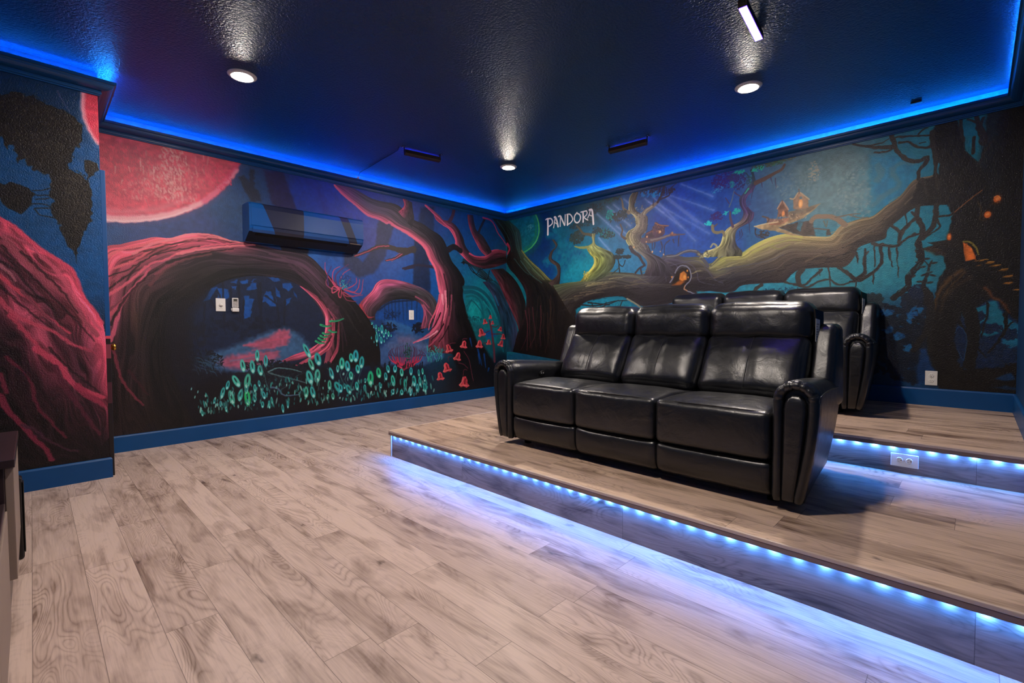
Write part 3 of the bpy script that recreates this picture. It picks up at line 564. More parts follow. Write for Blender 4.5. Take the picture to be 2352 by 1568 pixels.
["line",[546,978,537,930,556,888],13.4,"ec7c78",0.8,None,6.2,0,2],
["line",[508,967,491,919],21.4,"5a1a22",0.8,None,6.2,0,2],
["line",[554,882,493,900,429,911],8.6,"f08a80",0.8,None,6.2,0,2],
["poly",[79,908,58,907,41,886,35,856,12,839,41,823,71,832,106,825,129,842,103,858,100,887],"c83e4e",6.5,1,2,0.3],
["line",[88,899,94,866,117,842],9.2,"ec7c78",0.8,None,6.5,0,2],
["line",[64,886,65,853],14.7,"5a1a22",0.8,None,6.5,0,2],
["line",[117,837,71,840,23,839],5.9,"f08a80",0.8,None,6.5,0,2],
["poly",[371,833,352,833,335,812,330,783,308,766,336,751,363,760,396,753,418,770,393,785,391,814],"c83e4e",6.3,1,2,0.3],
["line",[379,825,385,793,407,769],8.9,"ec7c78",0.8,None,6.3,0,2],
["line",[357,813,358,780],14.2,"5a1a22",0.8,None,6.3,0,2],
["line",[407,765,363,768,319,767],5.7,"f08a80",0.8,None,6.3,0,2],
["poly",[548,828,521,826,502,795,499,754,471,728,513,709,550,724,597,718,624,743,587,763,578,802],"c83e4e",6.2,1,2,0.3],
["line",[561,818,574,773,609,742],12.6,"ec7c78",0.8,None,6.2,0,2],
["line",[533,798,538,752],20.2,"5a1a22",0.8,None,6.2,0,2],
["line",[610,736,548,736,487,729],8.1,"f08a80",0.8,None,6.2,0,2],
["poly",[100,818,77,811,69,782,80,747,63,720,106,711,134,730,179,733,195,759,156,769,136,801],"c83e4e",6.5,1,2,0.3],
["line",[115,812,141,776,182,755],11.2,"ec7c78",0.8,None,6.5,0,2],
["line",[96,790,116,752],17.9,"5a1a22",0.8,None,6.5,0,2],
["line",[185,751,130,740,76,724],7.1,"f08a80",0.8,None,6.5,0,2],
["poly",[828,830,803,826,788,795,790,755,767,729,808,713,841,730,885,726,908,753,872,769,859,807],"c83e4e",6.0,1,2,0.3],
["line",[841,821,858,778,894,751],12.2,"ec7c78",0.8,None,6.0,0,2],
["line",[817,800,827,756],19.6,"5a1a22",0.8,None,6.0,0,2],
["line",[896,745,838,741,781,731],7.8,"f08a80",0.8,None,6.0,0,2],
["poly",[1122,784,1098,788,1068,764,1048,726,1012,708,1040,680,1079,685,1117,667,1152,684,1128,712,1137,752],"c83e4e",5.8,1,2,0.3],
["line",[1129,771,1121,725,1138,687],12.6,"ec7c78",0.8,None,5.8,0,2],
["line",[1096,759,1081,714],20.1,"5a1a22",0.8,None,5.8,0,2],
["line",[1136,681,1083,696,1026,706],8.0,"f08a80",0.8,None,5.9,0,2],
["poly",[932,672,906,665,895,631,901,590,880,559,925,546,958,567,1005,568,1026,598,985,612,968,650],"c83e4e",5.9,1,2,0.3],
["line",[947,663,971,620,1012,594],13.0,"ec7c78",0.8,None,5.9,0,2],
["line",[924,639,940,594],20.8,"5a1a22",0.8,None,6.0,0,2],
["line",[1014,588,954,579,895,563],8.3,"f08a80",0.8,None,5.9,0,2],
["poly",[1164,540,1136,544,1101,515,1079,470,1037,448,1070,416,1115,423,1159,404,1199,425,1171,457,1182,503],"c83e4e",5.8,1,2,0.3],
["line",[1172,525,1164,472,1183,428],14.6,"ec7c78",0.8,None,5.8,0,2],
["line",[1134,510,1117,458],23.3,"5a1a22",0.8,None,5.8,0,2],
["line",[1181,421,1119,437,1054,446],9.4,"f08a80",0.8,None,5.8,0,2],
["poly",[1261,425,1237,427,1210,399,1195,359,1161,338,1192,312,1230,322,1270,308,1302,329,1275,354,1280,395],"c83e4e",5.8,1,2,0.3],
["line",[1270,413,1267,366,1288,330],12.6,"ec7c78",0.8,None,5.7,0,2],
["line",[1238,397,1229,351],20.2,"5a1a22",0.8,None,5.8,0,2],
["line",[1287,324,1232,333,1176,337],8.1,"f08a80",0.8,None,5.8,0,2],
["poly",[834,335,799,330,773,287,770,231,733,194,787,171,836,195,897,190,932,226,884,250,873,302],"c83e4e",6.0,1,2,0.3],
["line",[850,322,868,263,913,223],17.0,"ec7c78",0.8,None,6.0,0,2],
["line",[813,293,821,232],27.2,"5a1a22",0.8,None,6.1,0,2],
["line",[914,216,834,210,753,197],10.9,"f08a80",0.8,None,6.0,0,2],
["line",[1234,667,1215,703,1210,728],9.2,"3ab0a8",0.9,None,5.8,0,2],
["line",[1329,652,1343,689,1364,715],9.1,"3ab0a8",0.9,None,5.7,0,2],
["line",[1420,606,1435,642,1447,668],9.0,"1c5a66",0.9,None,5.6,0,2],
["line",[1383,566,1384,602,1396,627],9.1,"2f9a9a",0.9,None,5.7,0,2],
["line",[1307,652,1294,687,1273,712],9.1,"1c5a66",0.9,None,5.7,0,2],
["line",[1272,680,1286,717,1236,740],9.2,"1c5a66",0.9,None,5.7,0,2],
["line",[1237,694,1232,730,1247,756],9.2,"247a80",0.9,None,5.7,0,2],
["line",[1371,556,1363,591,1348,615],9.1,"1c5a66",0.9,None,5.7,0,2],
["line",[1408,576,1402,611,1385,635],9.0,"1c5a66",0.9,None,5.6,0,2],
["line",[1201,651,1219,688,1163,712],9.2,"247a80",0.9,None,5.8,0,2],
["line",[1258,648,1272,684,1292,711],9.2,"247a80",0.9,None,5.7,0,2],
["line",[1393,637,1377,672,1381,697],9.1,"3ab0a8",0.9,None,5.7,0,2],
["line",[1441,643,1426,678,1431,703],9.0,"1c5a66",0.9,None,5.6,0,2],
["line",[1362,641,1373,677,1350,701],9.1,"2f9a9a",0.9,None,5.7,0,2],
["line",[1349,654,1334,689,1374,716],9.1,"3ab0a8",0.9,None,5.7,0,2],
["line",[1415,579,1405,613,1401,638],9.0,"2f9a9a",0.9,None,5.6,0,2],
["line",[1322,717,1305,752,1331,779],9.1,"2f9a9a",0.9,None,5.7,0,2],
["line",[1271,597,1272,633,1237,657],9.2,"2f9a9a",0.9,None,5.7,0,2],
["line",[1246,660,1247,696,1265,723],9.2,"247a80",0.9,None,5.7,0,2],
["line",[1433,598,1430,633,1421,658],9.0,"1c5a66",0.9,None,5.6,0,2],
["line",[1215,588,1207,624,1238,651],9.2,"3ab0a8",0.9,None,5.8,0,2],
["line",[1372,592,1364,627,1396,654],9.1,"247a80",0.9,None,5.7,0,2],
["line",[1397,688,1414,724,1389,749],9.0,"3ab0a8",0.9,None,5.6,0,2],
["line",[1438,717,1428,752,1444,777],9.0,"2f9a9a",0.9,None,5.6,0,2],
["line",[1433,577,1421,611,1428,637],9.0,"2f9a9a",0.9,None,5.6,0,2],
["line",[1263,677,1251,713,1293,740],9.2,"1c5a66",0.9,None,5.7,0,2],
["line",[1427,683,1443,719,1434,744],9.0,"2f9a9a",0.9,None,5.6,0,2],
["line",[1430,577,1431,612,1419,637],9.0,"2f9a9a",0.9,None,5.6,0,2],
["line",[1204,682,1196,718,1192,744],9.2,"247a80",0.9,None,5.8,0,2],
["line",[1309,707,1316,743,1338,769],9.1,"247a80",0.9,None,5.7,0,2],
["line",[1294,565,1305,601,1330,628],9.1,"3ab0a8",0.9,None,5.7,0,2],
["line",[1322,619,1326,654,1311,679],9.1,"2f9a9a",0.9,None,5.7,0,2],
["line",[1214,662,1215,698,1188,723],9.2,"247a80",0.9,None,5.8,0,2],
["line",[1304,697,1304,733,1282,757],9.1,"3ab0a8",0.9,None,5.7,0,2],
["line",[1237,662,1251,699,1268,725],9.2,"247a80",0.9,None,5.7,0,2],
["line",[1269,574,1251,609,1256,635],9.2,"3ab0a8",0.9,None,5.7,0,2],
["line",[1426,601,1442,637,1447,662],9.0,"3ab0a8",0.9,None,5.6,0,2],
["line",[1223,555,1238,592,1201,616],9.2,"1c5a66",0.9,None,5.8,0,2],
["line",[1255,618,1239,653,1243,679],9.2,"247a80",0.9,None,5.7,0,2],
["line",[1299,641,1287,676,1287,702],9.1,"2f9a9a",0.9,None,5.7,0,2],
["line",[1261,591,1270,628,1237,652],9.2,"1c5a66",0.9,None,5.7,0,2],
["line",[1302,664,1309,699,1329,726],9.1,"1c5a66",0.9,None,5.7,0,2],
["line",[1274,669,1290,705,1253,729],9.2,"2f9a9a",0.9,None,5.7,0,2],
["line",[1433,719,1446,754,1443,779],9.0,"3ab0a8",0.9,None,5.6,0,2],
["line",[1205,605,1215,642,1210,667],9.2,"3ab0a8",0.9,None,5.8,0,2],
["line",[1391,661,1403,697,1382,721],9.0,"247a80",0.9,None,5.6,0,2],
["line",[1873,564,1964,617,2000,675,2005,678,1976,719],17.9,"4a1a34",0.95,5.3,5.3,0,2],
["line",[1873,561,1964,615,2000,671],15.9,"e0345a",0.95,6.3,5.3,0,2],
["line",[1861,561,1933,610,1957,671,2006,698,1981,739],18.0,"4a1a34",0.95,5.3,5.3,0,2],
["line",[1861,558,1933,608,1957,666],15.9,"e0345a",0.95,6.4,5.3,0,2],
["line",[1850,557,1924,604,1956,669,1979,719,1957,761],18.0,"4a1a34",0.95,5.3,5.3,0,2],
["line",[1850,554,1924,602,1956,664],15.9,"e0345a",0.95,6.4,5.3,0,2],
["line",[1838,554,1894,597,1914,665,1953,726,1934,768],18.1,"4a1a34",0.95,5.3,5.3,0,2],
["line",[1838,551,1894,595,1914,660],16.0,"e0345a",0.95,6.4,5.3,0,2],
["line",[1826,550,1875,591,1892,661,1909,731,1893,773],18.1,"4a1a34",0.95,5.3,5.3,0,2],
["line",[1826,548,1875,589,1892,657],16.0,"e0345a",0.95,6.4,5.3,0,2],
["line",[1815,547,1858,584,1876,658,1883,736,1870,778],18.2,"4a1a34",0.95,5.3,5.3,0,2],
["line",[1815,544,1858,582,1876,654],16.1,"e0345a",0.95,6.4,5.4,0,2],
["line",[1803,544,1833,578,1844,655,1846,745,1836,788],18.2,"4a1a34",0.95,5.4,5.4,0,2],
["line",[1803,541,1833,576,1844,650],16.1,"e0345a",0.95,6.4,5.4,0,2],
["line",[1791,540,1811,571,1817,651,1819,747,1812,789],18.3,"4a1a34",0.95,5.4,5.4,0,2],
["line",[1792,537,1811,569,1817,646],16.1,"e0345a",0.95,6.5,5.4,0,2],
["line",[1780,537,1788,564,1790,648,1795,759,1791,802],18.3,"4a1a34",0.95,5.4,5.4,0,2],
["line",[1780,534,1788,562,1790,643],16.2,"e0345a",0.95,6.5,5.4,0,2],
["line",[1768,533,1768,557,1766,644,1765,764,1764,807],18.4,"4a1a34",0.95,5.4,5.4,0,2],
["line",[1768,530,1768,556,1767,640],16.2,"e0345a",0.95,6.5,5.4,0,2],
["line",[1756,535,1746,562,1742,645,1737,755,1740,798],18.4,"4a1a34",0.95,5.4,5.4,0,2],
["line",[1756,532,1746,560,1742,640],16.3,"e0345a",0.95,6.5,5.4,0,2],
["line",[1744,537,1724,566,1716,646,1702,756,1708,800],18.5,"4a1a34",0.95,5.4,5.4,0,2],
["line",[1744,534,1724,564,1716,641],16.3,"e0345a",0.95,6.5,5.4,0,2],
["line",[1732,539,1702,570,1690,647,1680,735,1689,780],18.5,"4a1a34",0.95,5.4,5.4,0,2],
["line",[1732,536,1702,568,1690,642],16.3,"e0345a",0.95,6.5,5.4,0,2],
["line",[1720,541,1676,573,1656,647,1637,733,1649,777],18.6,"4a1a34",0.95,5.5,5.5,0,2],
["line",[1720,538,1676,572,1656,642],16.4,"e0345a",0.95,6.6,5.5,0,2],
["line",[1708,543,1657,578,1638,649,1625,718,1641,762],18.6,"4a1a34",0.95,5.5,5.5,0,2],
["line",[1708,540,1657,576,1638,644],16.4,"e0345a",0.95,6.6,5.5,0,2],
["line",[1696,545,1634,582,1609,649,1601,717,1620,762],18.7,"4a1a34",0.95,5.5,5.5,0,2],
["line",[1696,542,1634,580,1609,644],16.5,"e0345a",0.95,6.6,5.5,0,2],
["line",[1684,547,1617,586,1594,651,1544,685,1567,731],18.7,"4a1a34",0.95,5.5,5.5,0,2],
["line",[1684,544,1617,584,1595,646],16.5,"e0345a",0.95,6.6,5.5,0,2],
["line",[1672,549,1593,591,1566,652,1507,677,1534,723],18.8,"4a1a34",0.95,5.5,5.5,0,2],
["line",[1672,546,1593,589,1566,647],16.5,"e0345a",0.95,6.6,5.5,0,2],
["line",[1660,551,1561,594,1520,652,1470,650,1501,696],18.9,"4a1a34",0.95,5.6,5.6,0,2],
["line",[1660,548,1561,592,1520,647],16.6,"e0345a",0.95,6.6,5.5,0,2],
["line",[1878,545,1791,501,1734,517,1643,540],21.7,"e03a60",1,None,5.4,0,2],
["line",[1835,523,1791,491,1757,528],16.2,"e03a60",1,None,5.4,0,2],
["cloud",1732,710,57,108,46,32.5,["1c4a44","256a58","14302e"],0.8,0.4,None],
["line",[3363,580,3274,613,3160,597,3035,556],22.3,"4f7a80",0.85,11.1,6.7,0.2,2],
["line",[3356,572,3223,522,3100,480,2989,437],22.4,"3c5a60",0.85,11.2,6.7,0.2,2],
["line",[3337,422,3278,408,3211,329,3071,322],22.3,"3c5470",0.85,11.1,6.7,0.2,2],
["line",[3240,396,3147,444,3083,519,3003,545],13.6,"345058",0.85,6.8,6.8,0.2,2],
["line",[3407,552,3387,473,3352,376],10.9,"2f6a6a",0.85,5.4,6.5,0.2,2],
["line",[3648,586,3512,584,3370,581],21.3,"16161a",0.85,10.7,6.4,0.2,2],
["line",[3333,578,3261,478],13.2,"2c4a50",0.85,6.6,6.6,0.2,2],
["line",[3147,484,3225,419],13.4,"2a444c",0.85,6.7,6.7,0.2,2],
["cloud",3298,528,290,132,220,30.8,["101018","16161e","1c2c36"],0.8,0.4,None],
["cloud",3386,653,242,43,120,34.7,["101018","141a22"],0.8,0.5,None],
["cloud",3002,596,407,55,160,32.2,["101018","17202a"],0.8,0.5,None],
["line",[3363,580,3274,613,3160,597,3035,556],13.4,"5f8a90",0.9,6.7,4.5,0.2,2],
["line",[3356,572,3223,522,3100,480,2989,437],13.5,"4c6a70",0.9,6.7,4.5,0.2,2],
["line",[3337,422,3278,408,3211,329,3071,322],15.6,"4c6480",0.9,7.8,4.5,0.2,2],
["line",[1658,563,1672,479],13.7,"12141e",0.8,4.4,5.5,0,2],
["line",[1893,564,1901,495],13.3,"12141e",0.8,4.3,5.3,0,2],
["line",[1988,587,2001,502],13.2,"12141e",0.8,4.2,5.3,0,2],
["line",[2047,586,2049,506],13.1,"12141e",0.8,4.2,5.2,0,2],
["line",[1738,566,1727,483],13.6,"12141e",0.8,4.3,5.4,0,2],
["line",[1646,526,1641,477],13.7,"12141e",0.8,4.4,5.5,0,2],
["line",[1766,559,1759,485],13.5,"12141e",0.8,4.3,5.4,0,2],
["line",[2009,571,2005,503],13.1,"12141e",0.8,4.2,5.3,0,2],
["line",[1884,583,1896,495],13.3,"12141e",0.8,4.3,5.3,0,2],
["line",[2214,598,2214,518],12.8,"12141e",0.8,4.1,5.1,0,2],
["line",[1692,543,1698,481],13.7,"12141e",0.8,4.4,5.5,0,2],
["line",[1549,563,1544,470],13.9,"12141e",0.8,4.4,5.6,0,2],
["line",[2226,574,2223,518],12.8,"12141e",0.8,4.1,5.1,0,2],
["line",[1525,520,1521,468],13.9,"12141e",0.8,4.5,5.6,0,2],
["line",[1626,537,1624,476],13.8,"12141e",0.8,4.4,5.5,0,2],
["line",[2125,583,2117,511],12.9,"12141e",0.8,4.1,5.2,0,2],
["line",[2103,553,2102,510],13.0,"12141e",0.8,4.2,5.2,0,2],
["line",[1985,607,1989,502],13.2,"12141e",0.8,4.2,5.3,0,2],
["line",[2148,576,2140,512],12.9,"12141e",0.8,4.1,5.2,0,2],
["line",[1565,542,1569,472],13.9,"12141e",0.8,4.4,5.5,0,2],
["line",[2199,577,2199,516],12.8,"12141e",0.8,4.1,5.1,0,2],
["line",[1728,568,1720,483],13.6,"12141e",0.8,4.4,5.4,0,2],
["line",[2122,596,2128,511],12.9,"12141e",0.8,4.1,5.2,0,2],
["line",[1805,538,1814,489],13.5,"12141e",0.8,4.3,5.4,0,2],
["line",[1796,546,1804,488],13.5,"12141e",0.8,4.3,5.4,0,2],
["line",[2232,586,2226,518],12.8,"12141e",0.8,4.1,5.1,0,2],
["line",[1592,536,1595,474],13.8,"12141e",0.8,4.4,5.5,0,2],
["line",[1960,572,1952,499],13.2,"12141e",0.8,4.2,5.3,0,2],
["line",[2055,593,2053,506],13.1,"12141e",0.8,4.2,5.2,0,2],
["line",[1516,567,1530,469],13.9,"12141e",0.8,4.5,5.6,0,2],
["line",[2194,584,2193,516],12.8,"12141e",0.8,4.1,5.1,0,2],
["line",[2143,604,2142,512],12.9,"12141e",0.8,4.1,5.2,0,2],
["line",[1785,550,1780,487],13.5,"12141e",0.8,4.3,5.4,0,2],
["line",[2233,591,2227,518],12.8,"12141e",0.8,4.1,5.1,0,2],
["line",[1525,559,1516,468],13.9,"12141e",0.8,4.5,5.6,0,2],
["line",[1786,535,1794,488],13.5,"12141e",0.8,4.3,5.4,0,2],
["line",[1744,538,1745,484],13.6,"12141e",0.8,4.3,5.4,0,2],
["line",[2204,607,2213,517],12.8,"12141e",0.8,4.1,5.1,0,2],
["line",[2210,610,2209,517],12.8,"12141e",0.8,4.1,5.1,0,2],
["line",[2202,573,2197,516],12.8,"12141e",0.8,4.1,5.1,0,2],
["line",[1645,534,1640,477],13.7,"12141e",0.8,4.4,5.5,0,2],
["line",[1554,518,1551,471],13.9,"12141e",0.8,4.4,5.6,0,2],
["line",[1518,573,1529,469],13.9,"12141e",0.8,4.5,5.6,0,2],
["line",[2231,608,2235,519],12.8,"12141e",0.8,4.1,5.1,0,2],
["line",[1934,561,1930,497],13.3,"12141e",0.8,4.2,5.3,0,2],
["line",[2217,595,2217,518],12.8,"12141e",0.8,4.1,5.1,0,2],
["line",[1999,600,1998,502],13.1,"12141e",0.8,4.2,5.3,0,2],
["line",[2000,564,2001,502],13.1,"12141e",0.8,4.2,5.3,0,2],
["line",[1520,517,1532,469],13.9,"12141e",0.8,4.5,5.6,0,2],
["line",[1692,543,1698,481],13.7,"12141e",0.8,4.4,5.5,0,2],
["line",[2193,589,2197,516],12.8,"12141e",0.8,4.1,5.1,0,2],
["line",[1711,531,1714,482],13.6,"12141e",0.8,4.4,5.4,0,2],
["line",[2064,580,2060,507],13.0,"12141e",0.8,4.2,5.2,0,2],
["line",[1668,551,1674,479],13.7,"12141e",0.8,4.4,5.5,0,2],
["line",[2029,556,2029,504],13.1,"12141e",0.8,4.2,5.2,0,2],
["line",[2241,596,2248,520],12.7,"12141e",0.8,4.1,5.1,0,2],
["line",[1768,589,1775,486],13.5,"12141e",0.8,4.3,5.4,0,2],
["line",[2208,590,2198,516],12.8,"12141e",0.8,4.1,5.1,0,2],
["line",[1869,575,1860,492],13.4,"12141e",0.8,4.3,5.3,0,2],
["line",[2211,598,2205,517],12.8,"12141e",0.8,4.1,5.1,0,2],
["poly",[4171,1228,4027,1271,4002,919,3976,603,4201,620],"15131a",92.9,0.85,8,0.15],
["line",[3891,1363,4029,1185,4105,961,4073,688],101.4,"17141a",0.75,117.0,85.8,0,8],
["leaf",3459,748,118,39,1.57,"3fb5ae"],
["leaf",3382,690,119,40,1.57,"38aab0"],
["leaf",3589,657,124,45,1.43,"4cbfae"],
["leaf",3504,640,134,47,1.48,"3fb5ae"],
["leaf",3434,601,110,48,1.43,"3fb5ae"],
["leaf",3649,512,131,52,1.13,"4cbfae"],
["leaf",3552,503,150,58,1.71,"45b098"],
["leaf",3722,481,89,33,1.78,"2fa8a8"],
["leaf",3766,412,113,36,1.78,"2fa8a8"],
["leaf",3692,360,147,48,1.36,"45b098"],
["leaf",3616,374,116,45,1.75,"3fb5ae"],
["leaf",3555,340,158,54,1.48,"22c46e"],
["leaf",3487,429,84,27,1.57,"3fb5ae"],
["leaf",3447,471,68,24,1.48,"38aab0"],
["leaf",3407,351,85,34,1.36,"38aab0"],
["leaf",3493,329,84,27,1.48,"2fa8a8"],
["leaf",2974,774,172,50,1.13,"3fb5ae"],
["leaf",2860,681,147,71,1.36,"2fa8a8"],
["leaf",2932,627,137,51,1.22,"45b098"],
["leaf",2951,492,159,69,1.31,"3fb5ae"],
["leaf",2868,502,147,64,1.57,"4cbfae"],
["leaf",2991,338,127,50,1.57,"45b098"],
["leaf",2921,331,137,54,1.36,"2fa8a8"],
["leaf",2591,619,134,61,1.57,"45b098"],
["leaf",2527,584,125,57,1.43,"3fb5ae"],
["leaf",2641,562,85,35,1.57,"3fb5ae"],
["leaf",2713,515,141,47,1.31,"38aab0"],
["leaf",2487,472,97,47,1.43,"2fa8a8"],
["leaf",2737,389,113,44,1.57,"45b098"],
["leaf",2640,358,143,70,1.08,"2fa8a8"],
["leaf",2518,320,126,50,1.22,"45b098"],
["leaf",2700,261,76,37,1.48,"45b098"],
["leaf",2757,263,66,27,1.57,"45b098"],
["leaf",3933,244,63,20,1.48,"3fb5ae"],
["leaf",3784,311,64,21,1.57,"38aab0"],
["leaf",3740,262,73,22,1.48,"3fb5ae"],
["leaf",3834,347,64,18,1.75,"2fa8a8"],
["leaf",3358,251,86,23,1.48,"2fa8a8"],
["leaf",3420,259,68,29,1.57,"2fa8a8"],
["leaf",3229,196,96,25,1.48,"2fa8a8"],
["leaf",3332,288,86,21,1.43,"3fb5ae"],
["leaf",3179,229,80,22,1.57,"38aab0"],
["leaf",2593,617,131,60,1.57,"34bba8"],
["leaf",2525,583,123,59,1.43,"2aa8b4"],
["leaf",2481,677,105,51,1.48,"34bba8"],
["leaf",2425,692,144,71,1.57,"2aa8b4"],
["leaf",2354,616,145,64,1.66,"28a0a4"],
["leaf",2403,543,106,54,1.43,"2fb5b0"],
["leaf",2485,474,95,46,1.48,"34bba8"],
["leaf",2611,341,94,48,1.48,"2aa8b4"],
["leaf",2515,322,114,57,1.22,"28a0a4"],
["leaf",2245,423,177,79,1.57,"22b884"],
["leaf",2138,479,130,65,1.4,"22b884"],
["leaf",2013,516,101,49,1.4,"28a0a4"],
["leaf",1917,510,92,55,1.57,"2aa8b4"],
["leaf",1825,460,104,53,1.48,"34bba8"],
["leaf",1690,465,105,48,1.57,"2aa8b4"],
["leaf",2045,430,101,46,1.43,"28a0a4"],
["leaf",1946,370,143,57,1.4,"34bba8"],
["leaf",1776,316,125,47,1.57,"34bba8"],
["leaf",1645,339,149,61,1.48,"2fb5b0"],
["leaf",1558,326,129,44,1.48,"2fb5b0"],
["leaf",1600,251,107,44,1.66,"2aa8b4"],
["leaf",1482,239,141,50,1.43,"28a0a4"],
["leaf",2416,348,106,46,1.43,"2fb5b0"],
["leaf",2320,321,78,36,1.57,"2fb5b0"],
["leaf",1953,233,72,49,1.31,"28a0a4"],
["leaf",1828,215,73,51,1.4,"2fb5b0"],
["leaf",1693,201,95,43,1.78,"28a0a4"],
["leaf",2120,329,80,38,1.31,"2aa8b4"],
["leaf",2565,362,66,28,1.57,"2aa8b4"],
["leaf",2314,402,59,30,1.57,"2fb5b0"],
["leaf",1574,437,96,34,1.48,"28a0a4"],
["leaf",1517,452,86,31,1.48,"34bba8"],
["leaf",1486,360,97,37,1.57,"28a0a4"],
["leaf",2089,994,110,39,1.57,"2aa8b4"],
["leaf",2157,894,119,40,1.57,"28a0a4"],
["leaf",2101,865,90,36,1.48,"2aa8b4"],
["leaf",2064,925,60,27,1.57,"2fb5b0"],
["leaf",2001,937,71,28,1.57,"34bba8"],
["leaf",2038,966,60,25,1.57,"2fb5b0"],
["leaf",2165,1023,59,22,1.57,"2fb5b0"],
["leaf",2130,995,50,22,1.57,"22b884"],
["leaf",2195,1027,39,15,1.57,"2aa8b4"],
["leaf",2223,1064,35,15,1.48,"28a0a4"],
["leaf",2210,1068,33,13,1.75,"2fb5b0"],
["leaf",2121,930,40,16,1.57,"34bba8"],
["leaf",1965,918,30,21,1.57,"2aa8b4"],
["leaf",2023,891,30,14,1.57,"34bba8"],
["leaf",2161,968,49,16,1.57,"34bba8"],
["leaf",2193,849,30,11,1.57,"2aa8b4"],
["leaf",2158,812,30,11,1.57,"2aa8b4"],
["leaf",2060,855,36,16,1.57,"34bba8"],
["leaf",2227,896,35,13,1.57,"2fb5b0"],
["dab",3376,364,35,17,1.52,"2f9a9a",0.888048778509924,3],
["dab",3471,420,45,15,1.74,"38a8a0",0.782760022930917,3],
["dab",3858,329,30,13,1.39,"38a8a0",0.5696208252127255,2],
["dab",2843,357,40,10,1.61,"1d6a6c",0.5858895080477518,3],
["dab",3722,333,32,12,1.29,"2f9a9a",0.895809179412099,2],
["dab",3337,235,25,13,1.75,"174e50",0.7667434646640761,3],
["dab",3775,265,36,11,1.66,"66c4b8",0.7229993440310707,2],
["dab",2665,334,27,11,1.33,"1d6a6c",0.680960252796371,3],
["dab",3243,383,29,10,1.36,"1d6a6c",0.7690033259862226,3],
["dab",3127,450,34,18,1.31,"66c4b8",0.8427231163675037,3],
["dab",2588,222,42,12,1.86,"66c4b8",0.8384178438324574,3],
["dab",2856,527,51,11,1.55,"174e50",0.7049488996283415,3],
["dab",2635,282,59,19,1.83,"2f9a9a",0.5733921349087909,3],
["dab",2950,240,57,10,1.46,"174e50",0.6456749569042269,3],
["dab",3087,366,36,18,1.56,"1d6a6c",0.8656883379393314,3],
["dab",2934,415,35,20,1.6,"38a8a0",0.6025732507814296,3],
["dab",3116,234,30,14,1.67,"2f9a9a",0.5559689939079456,3],
["dab",3016,363,67,11,1.47,"38a8a0",0.6968629907317005,3],
["dab",2000,328,32,15,1.35,"1d6a6c",0.7306888356254186,3],
["dab",2877,498,62,17,1.67,"2a8a86",0.5860338397678566,3],
["dab",2476,313,27,23,1.78,"66c4b8",0.6671411253764907,3],
["dab",2063,198,72,16,1.43,"1d6a6c",0.6936867989571327,3],
["dab",1707,258,37,27,1.42,"8fd8cc",0.8853348286988715,3],
["dab",3081,489,42,19,1.7,"2f9a9a",0.5877494759006129,3],
["dab",2816,220,46,11,1.73,"8fd8cc",0.7652667853093915,3],
["dab",3781,298,36,8,1.54,"1d6a6c",0.8905300966448881,2],
["dab",3031,342,65,13,1.77,"174e50",0.6171746754198513,3],
["dab",1663,360,44,26,1.59,"174e50",0.7051126319431998,3],
["dab",1532,261,44,25,1.6,"1d6a6c",0.6913832602313674,3],
["dab",2241,252,49,24,1.82,"8fd8cc",0.8991298987113059,3],
["dab",3701,392,39,13,1.46,"8fd8cc",0.8306681204181561,2],
["dab",2894,236,53,17,1.43,"2f9a9a",0.5928011042798309,3],
["dab",2068,244,60,18,1.56,"8fd8cc",0.7613535843694554,3],
["dab",2553,349,50,14,1.27,"1d6a6c",0.5948855798799172,3],
["dab",2409,263,25,23,1.28,"1d6a6c",0.696118966351963,3],
["dab",3380,345,42,17,1.57,"2f9a9a",0.7990462038011543,3],
["dab",2525,440,49,10,1.58,"8fd8cc",0.7129938054307111,3],
["dab",3163,486,66,16,1.27,"38a8a0",0.848423738982944,3],
["dab",3479,324,38,14,1.48,"38a8a0",0.8720325447882107,3],
["dab",3549,432,61,11,1.69,"2f9a9a",0.8073595001014224,3],
["dab",3168,288,42,16,1.32,"2a8a86",0.7357215243892532,3],
["dab",3961,304,27,8,1.6,"38a8a0",0.7034499143406637,2],
["dab",1939,259,28,24,1.5,"8fd8cc",0.7128459434374037,3],
["dab",2517,218,67,13,1.33,"174e50",0.8963328978109447,3],
["dab",3558,359,25,11,1.78,"2a8a86",0.6884557619776791,3],
["dab",3901,325,55,10,1.29,"8fd8cc",0.8630690875228539,2],
["dab",2304,301,48,16,1.71,"2a8a86",0.7336864308914802,3],
["dab",3560,267,32,9,1.31,"38a8a0",0.8275647165952356,3],
["dab",3061,319,63,17,1.42,"66c4b8",0.6209152561769793,3],
["dab",2621,236,27,20,1.78,"8fd8cc",0.7716435703124669,3],
["dab",2246,223,58,14,1.79,"2f9a9a",0.6988680573690643,3],
["dab",3761,297,60,14,1.43,"1d6a6c",0.8599267313475992,2],
["dab",2879,207,57,14,1.72,"66c4b8",0.7500382573004178,3],
["dab",1649,172,50,19,1.61,"2f9a9a",0.837978629438408,3],
["dab",3499,266,24,13,1.83,"38a8a0",0.7792322617623487,3],
["dab",3306,384,30,12,1.4,"8fd8cc",0.65833856478571,3],
["dab",2340,278,29,19,1.49,"174e50",0.5642424365168895,3],
["dab",2809,365,31,13,1.53,"66c4b8",0.8894827957155862,3],
["dab",2801,258,52,10,1.7,"66c4b8",0.5835798614167158,3],
["dab",3228,525,37,11,1.82,"174e50",0.6637543379098598,3],
["dab",1844,344,79,23,1.51,"2a8a86",0.8613111536947538,3],
["dab",3319,248,45,13,1.35,"2a8a86",0.7494080547910316,3],
["dab",2971,330,42,14,1.85,"38a8a0",0.6629673611940852,3],
["dab",3892,338,58,8,1.6,"2a8a86",0.8068757847462595,2],
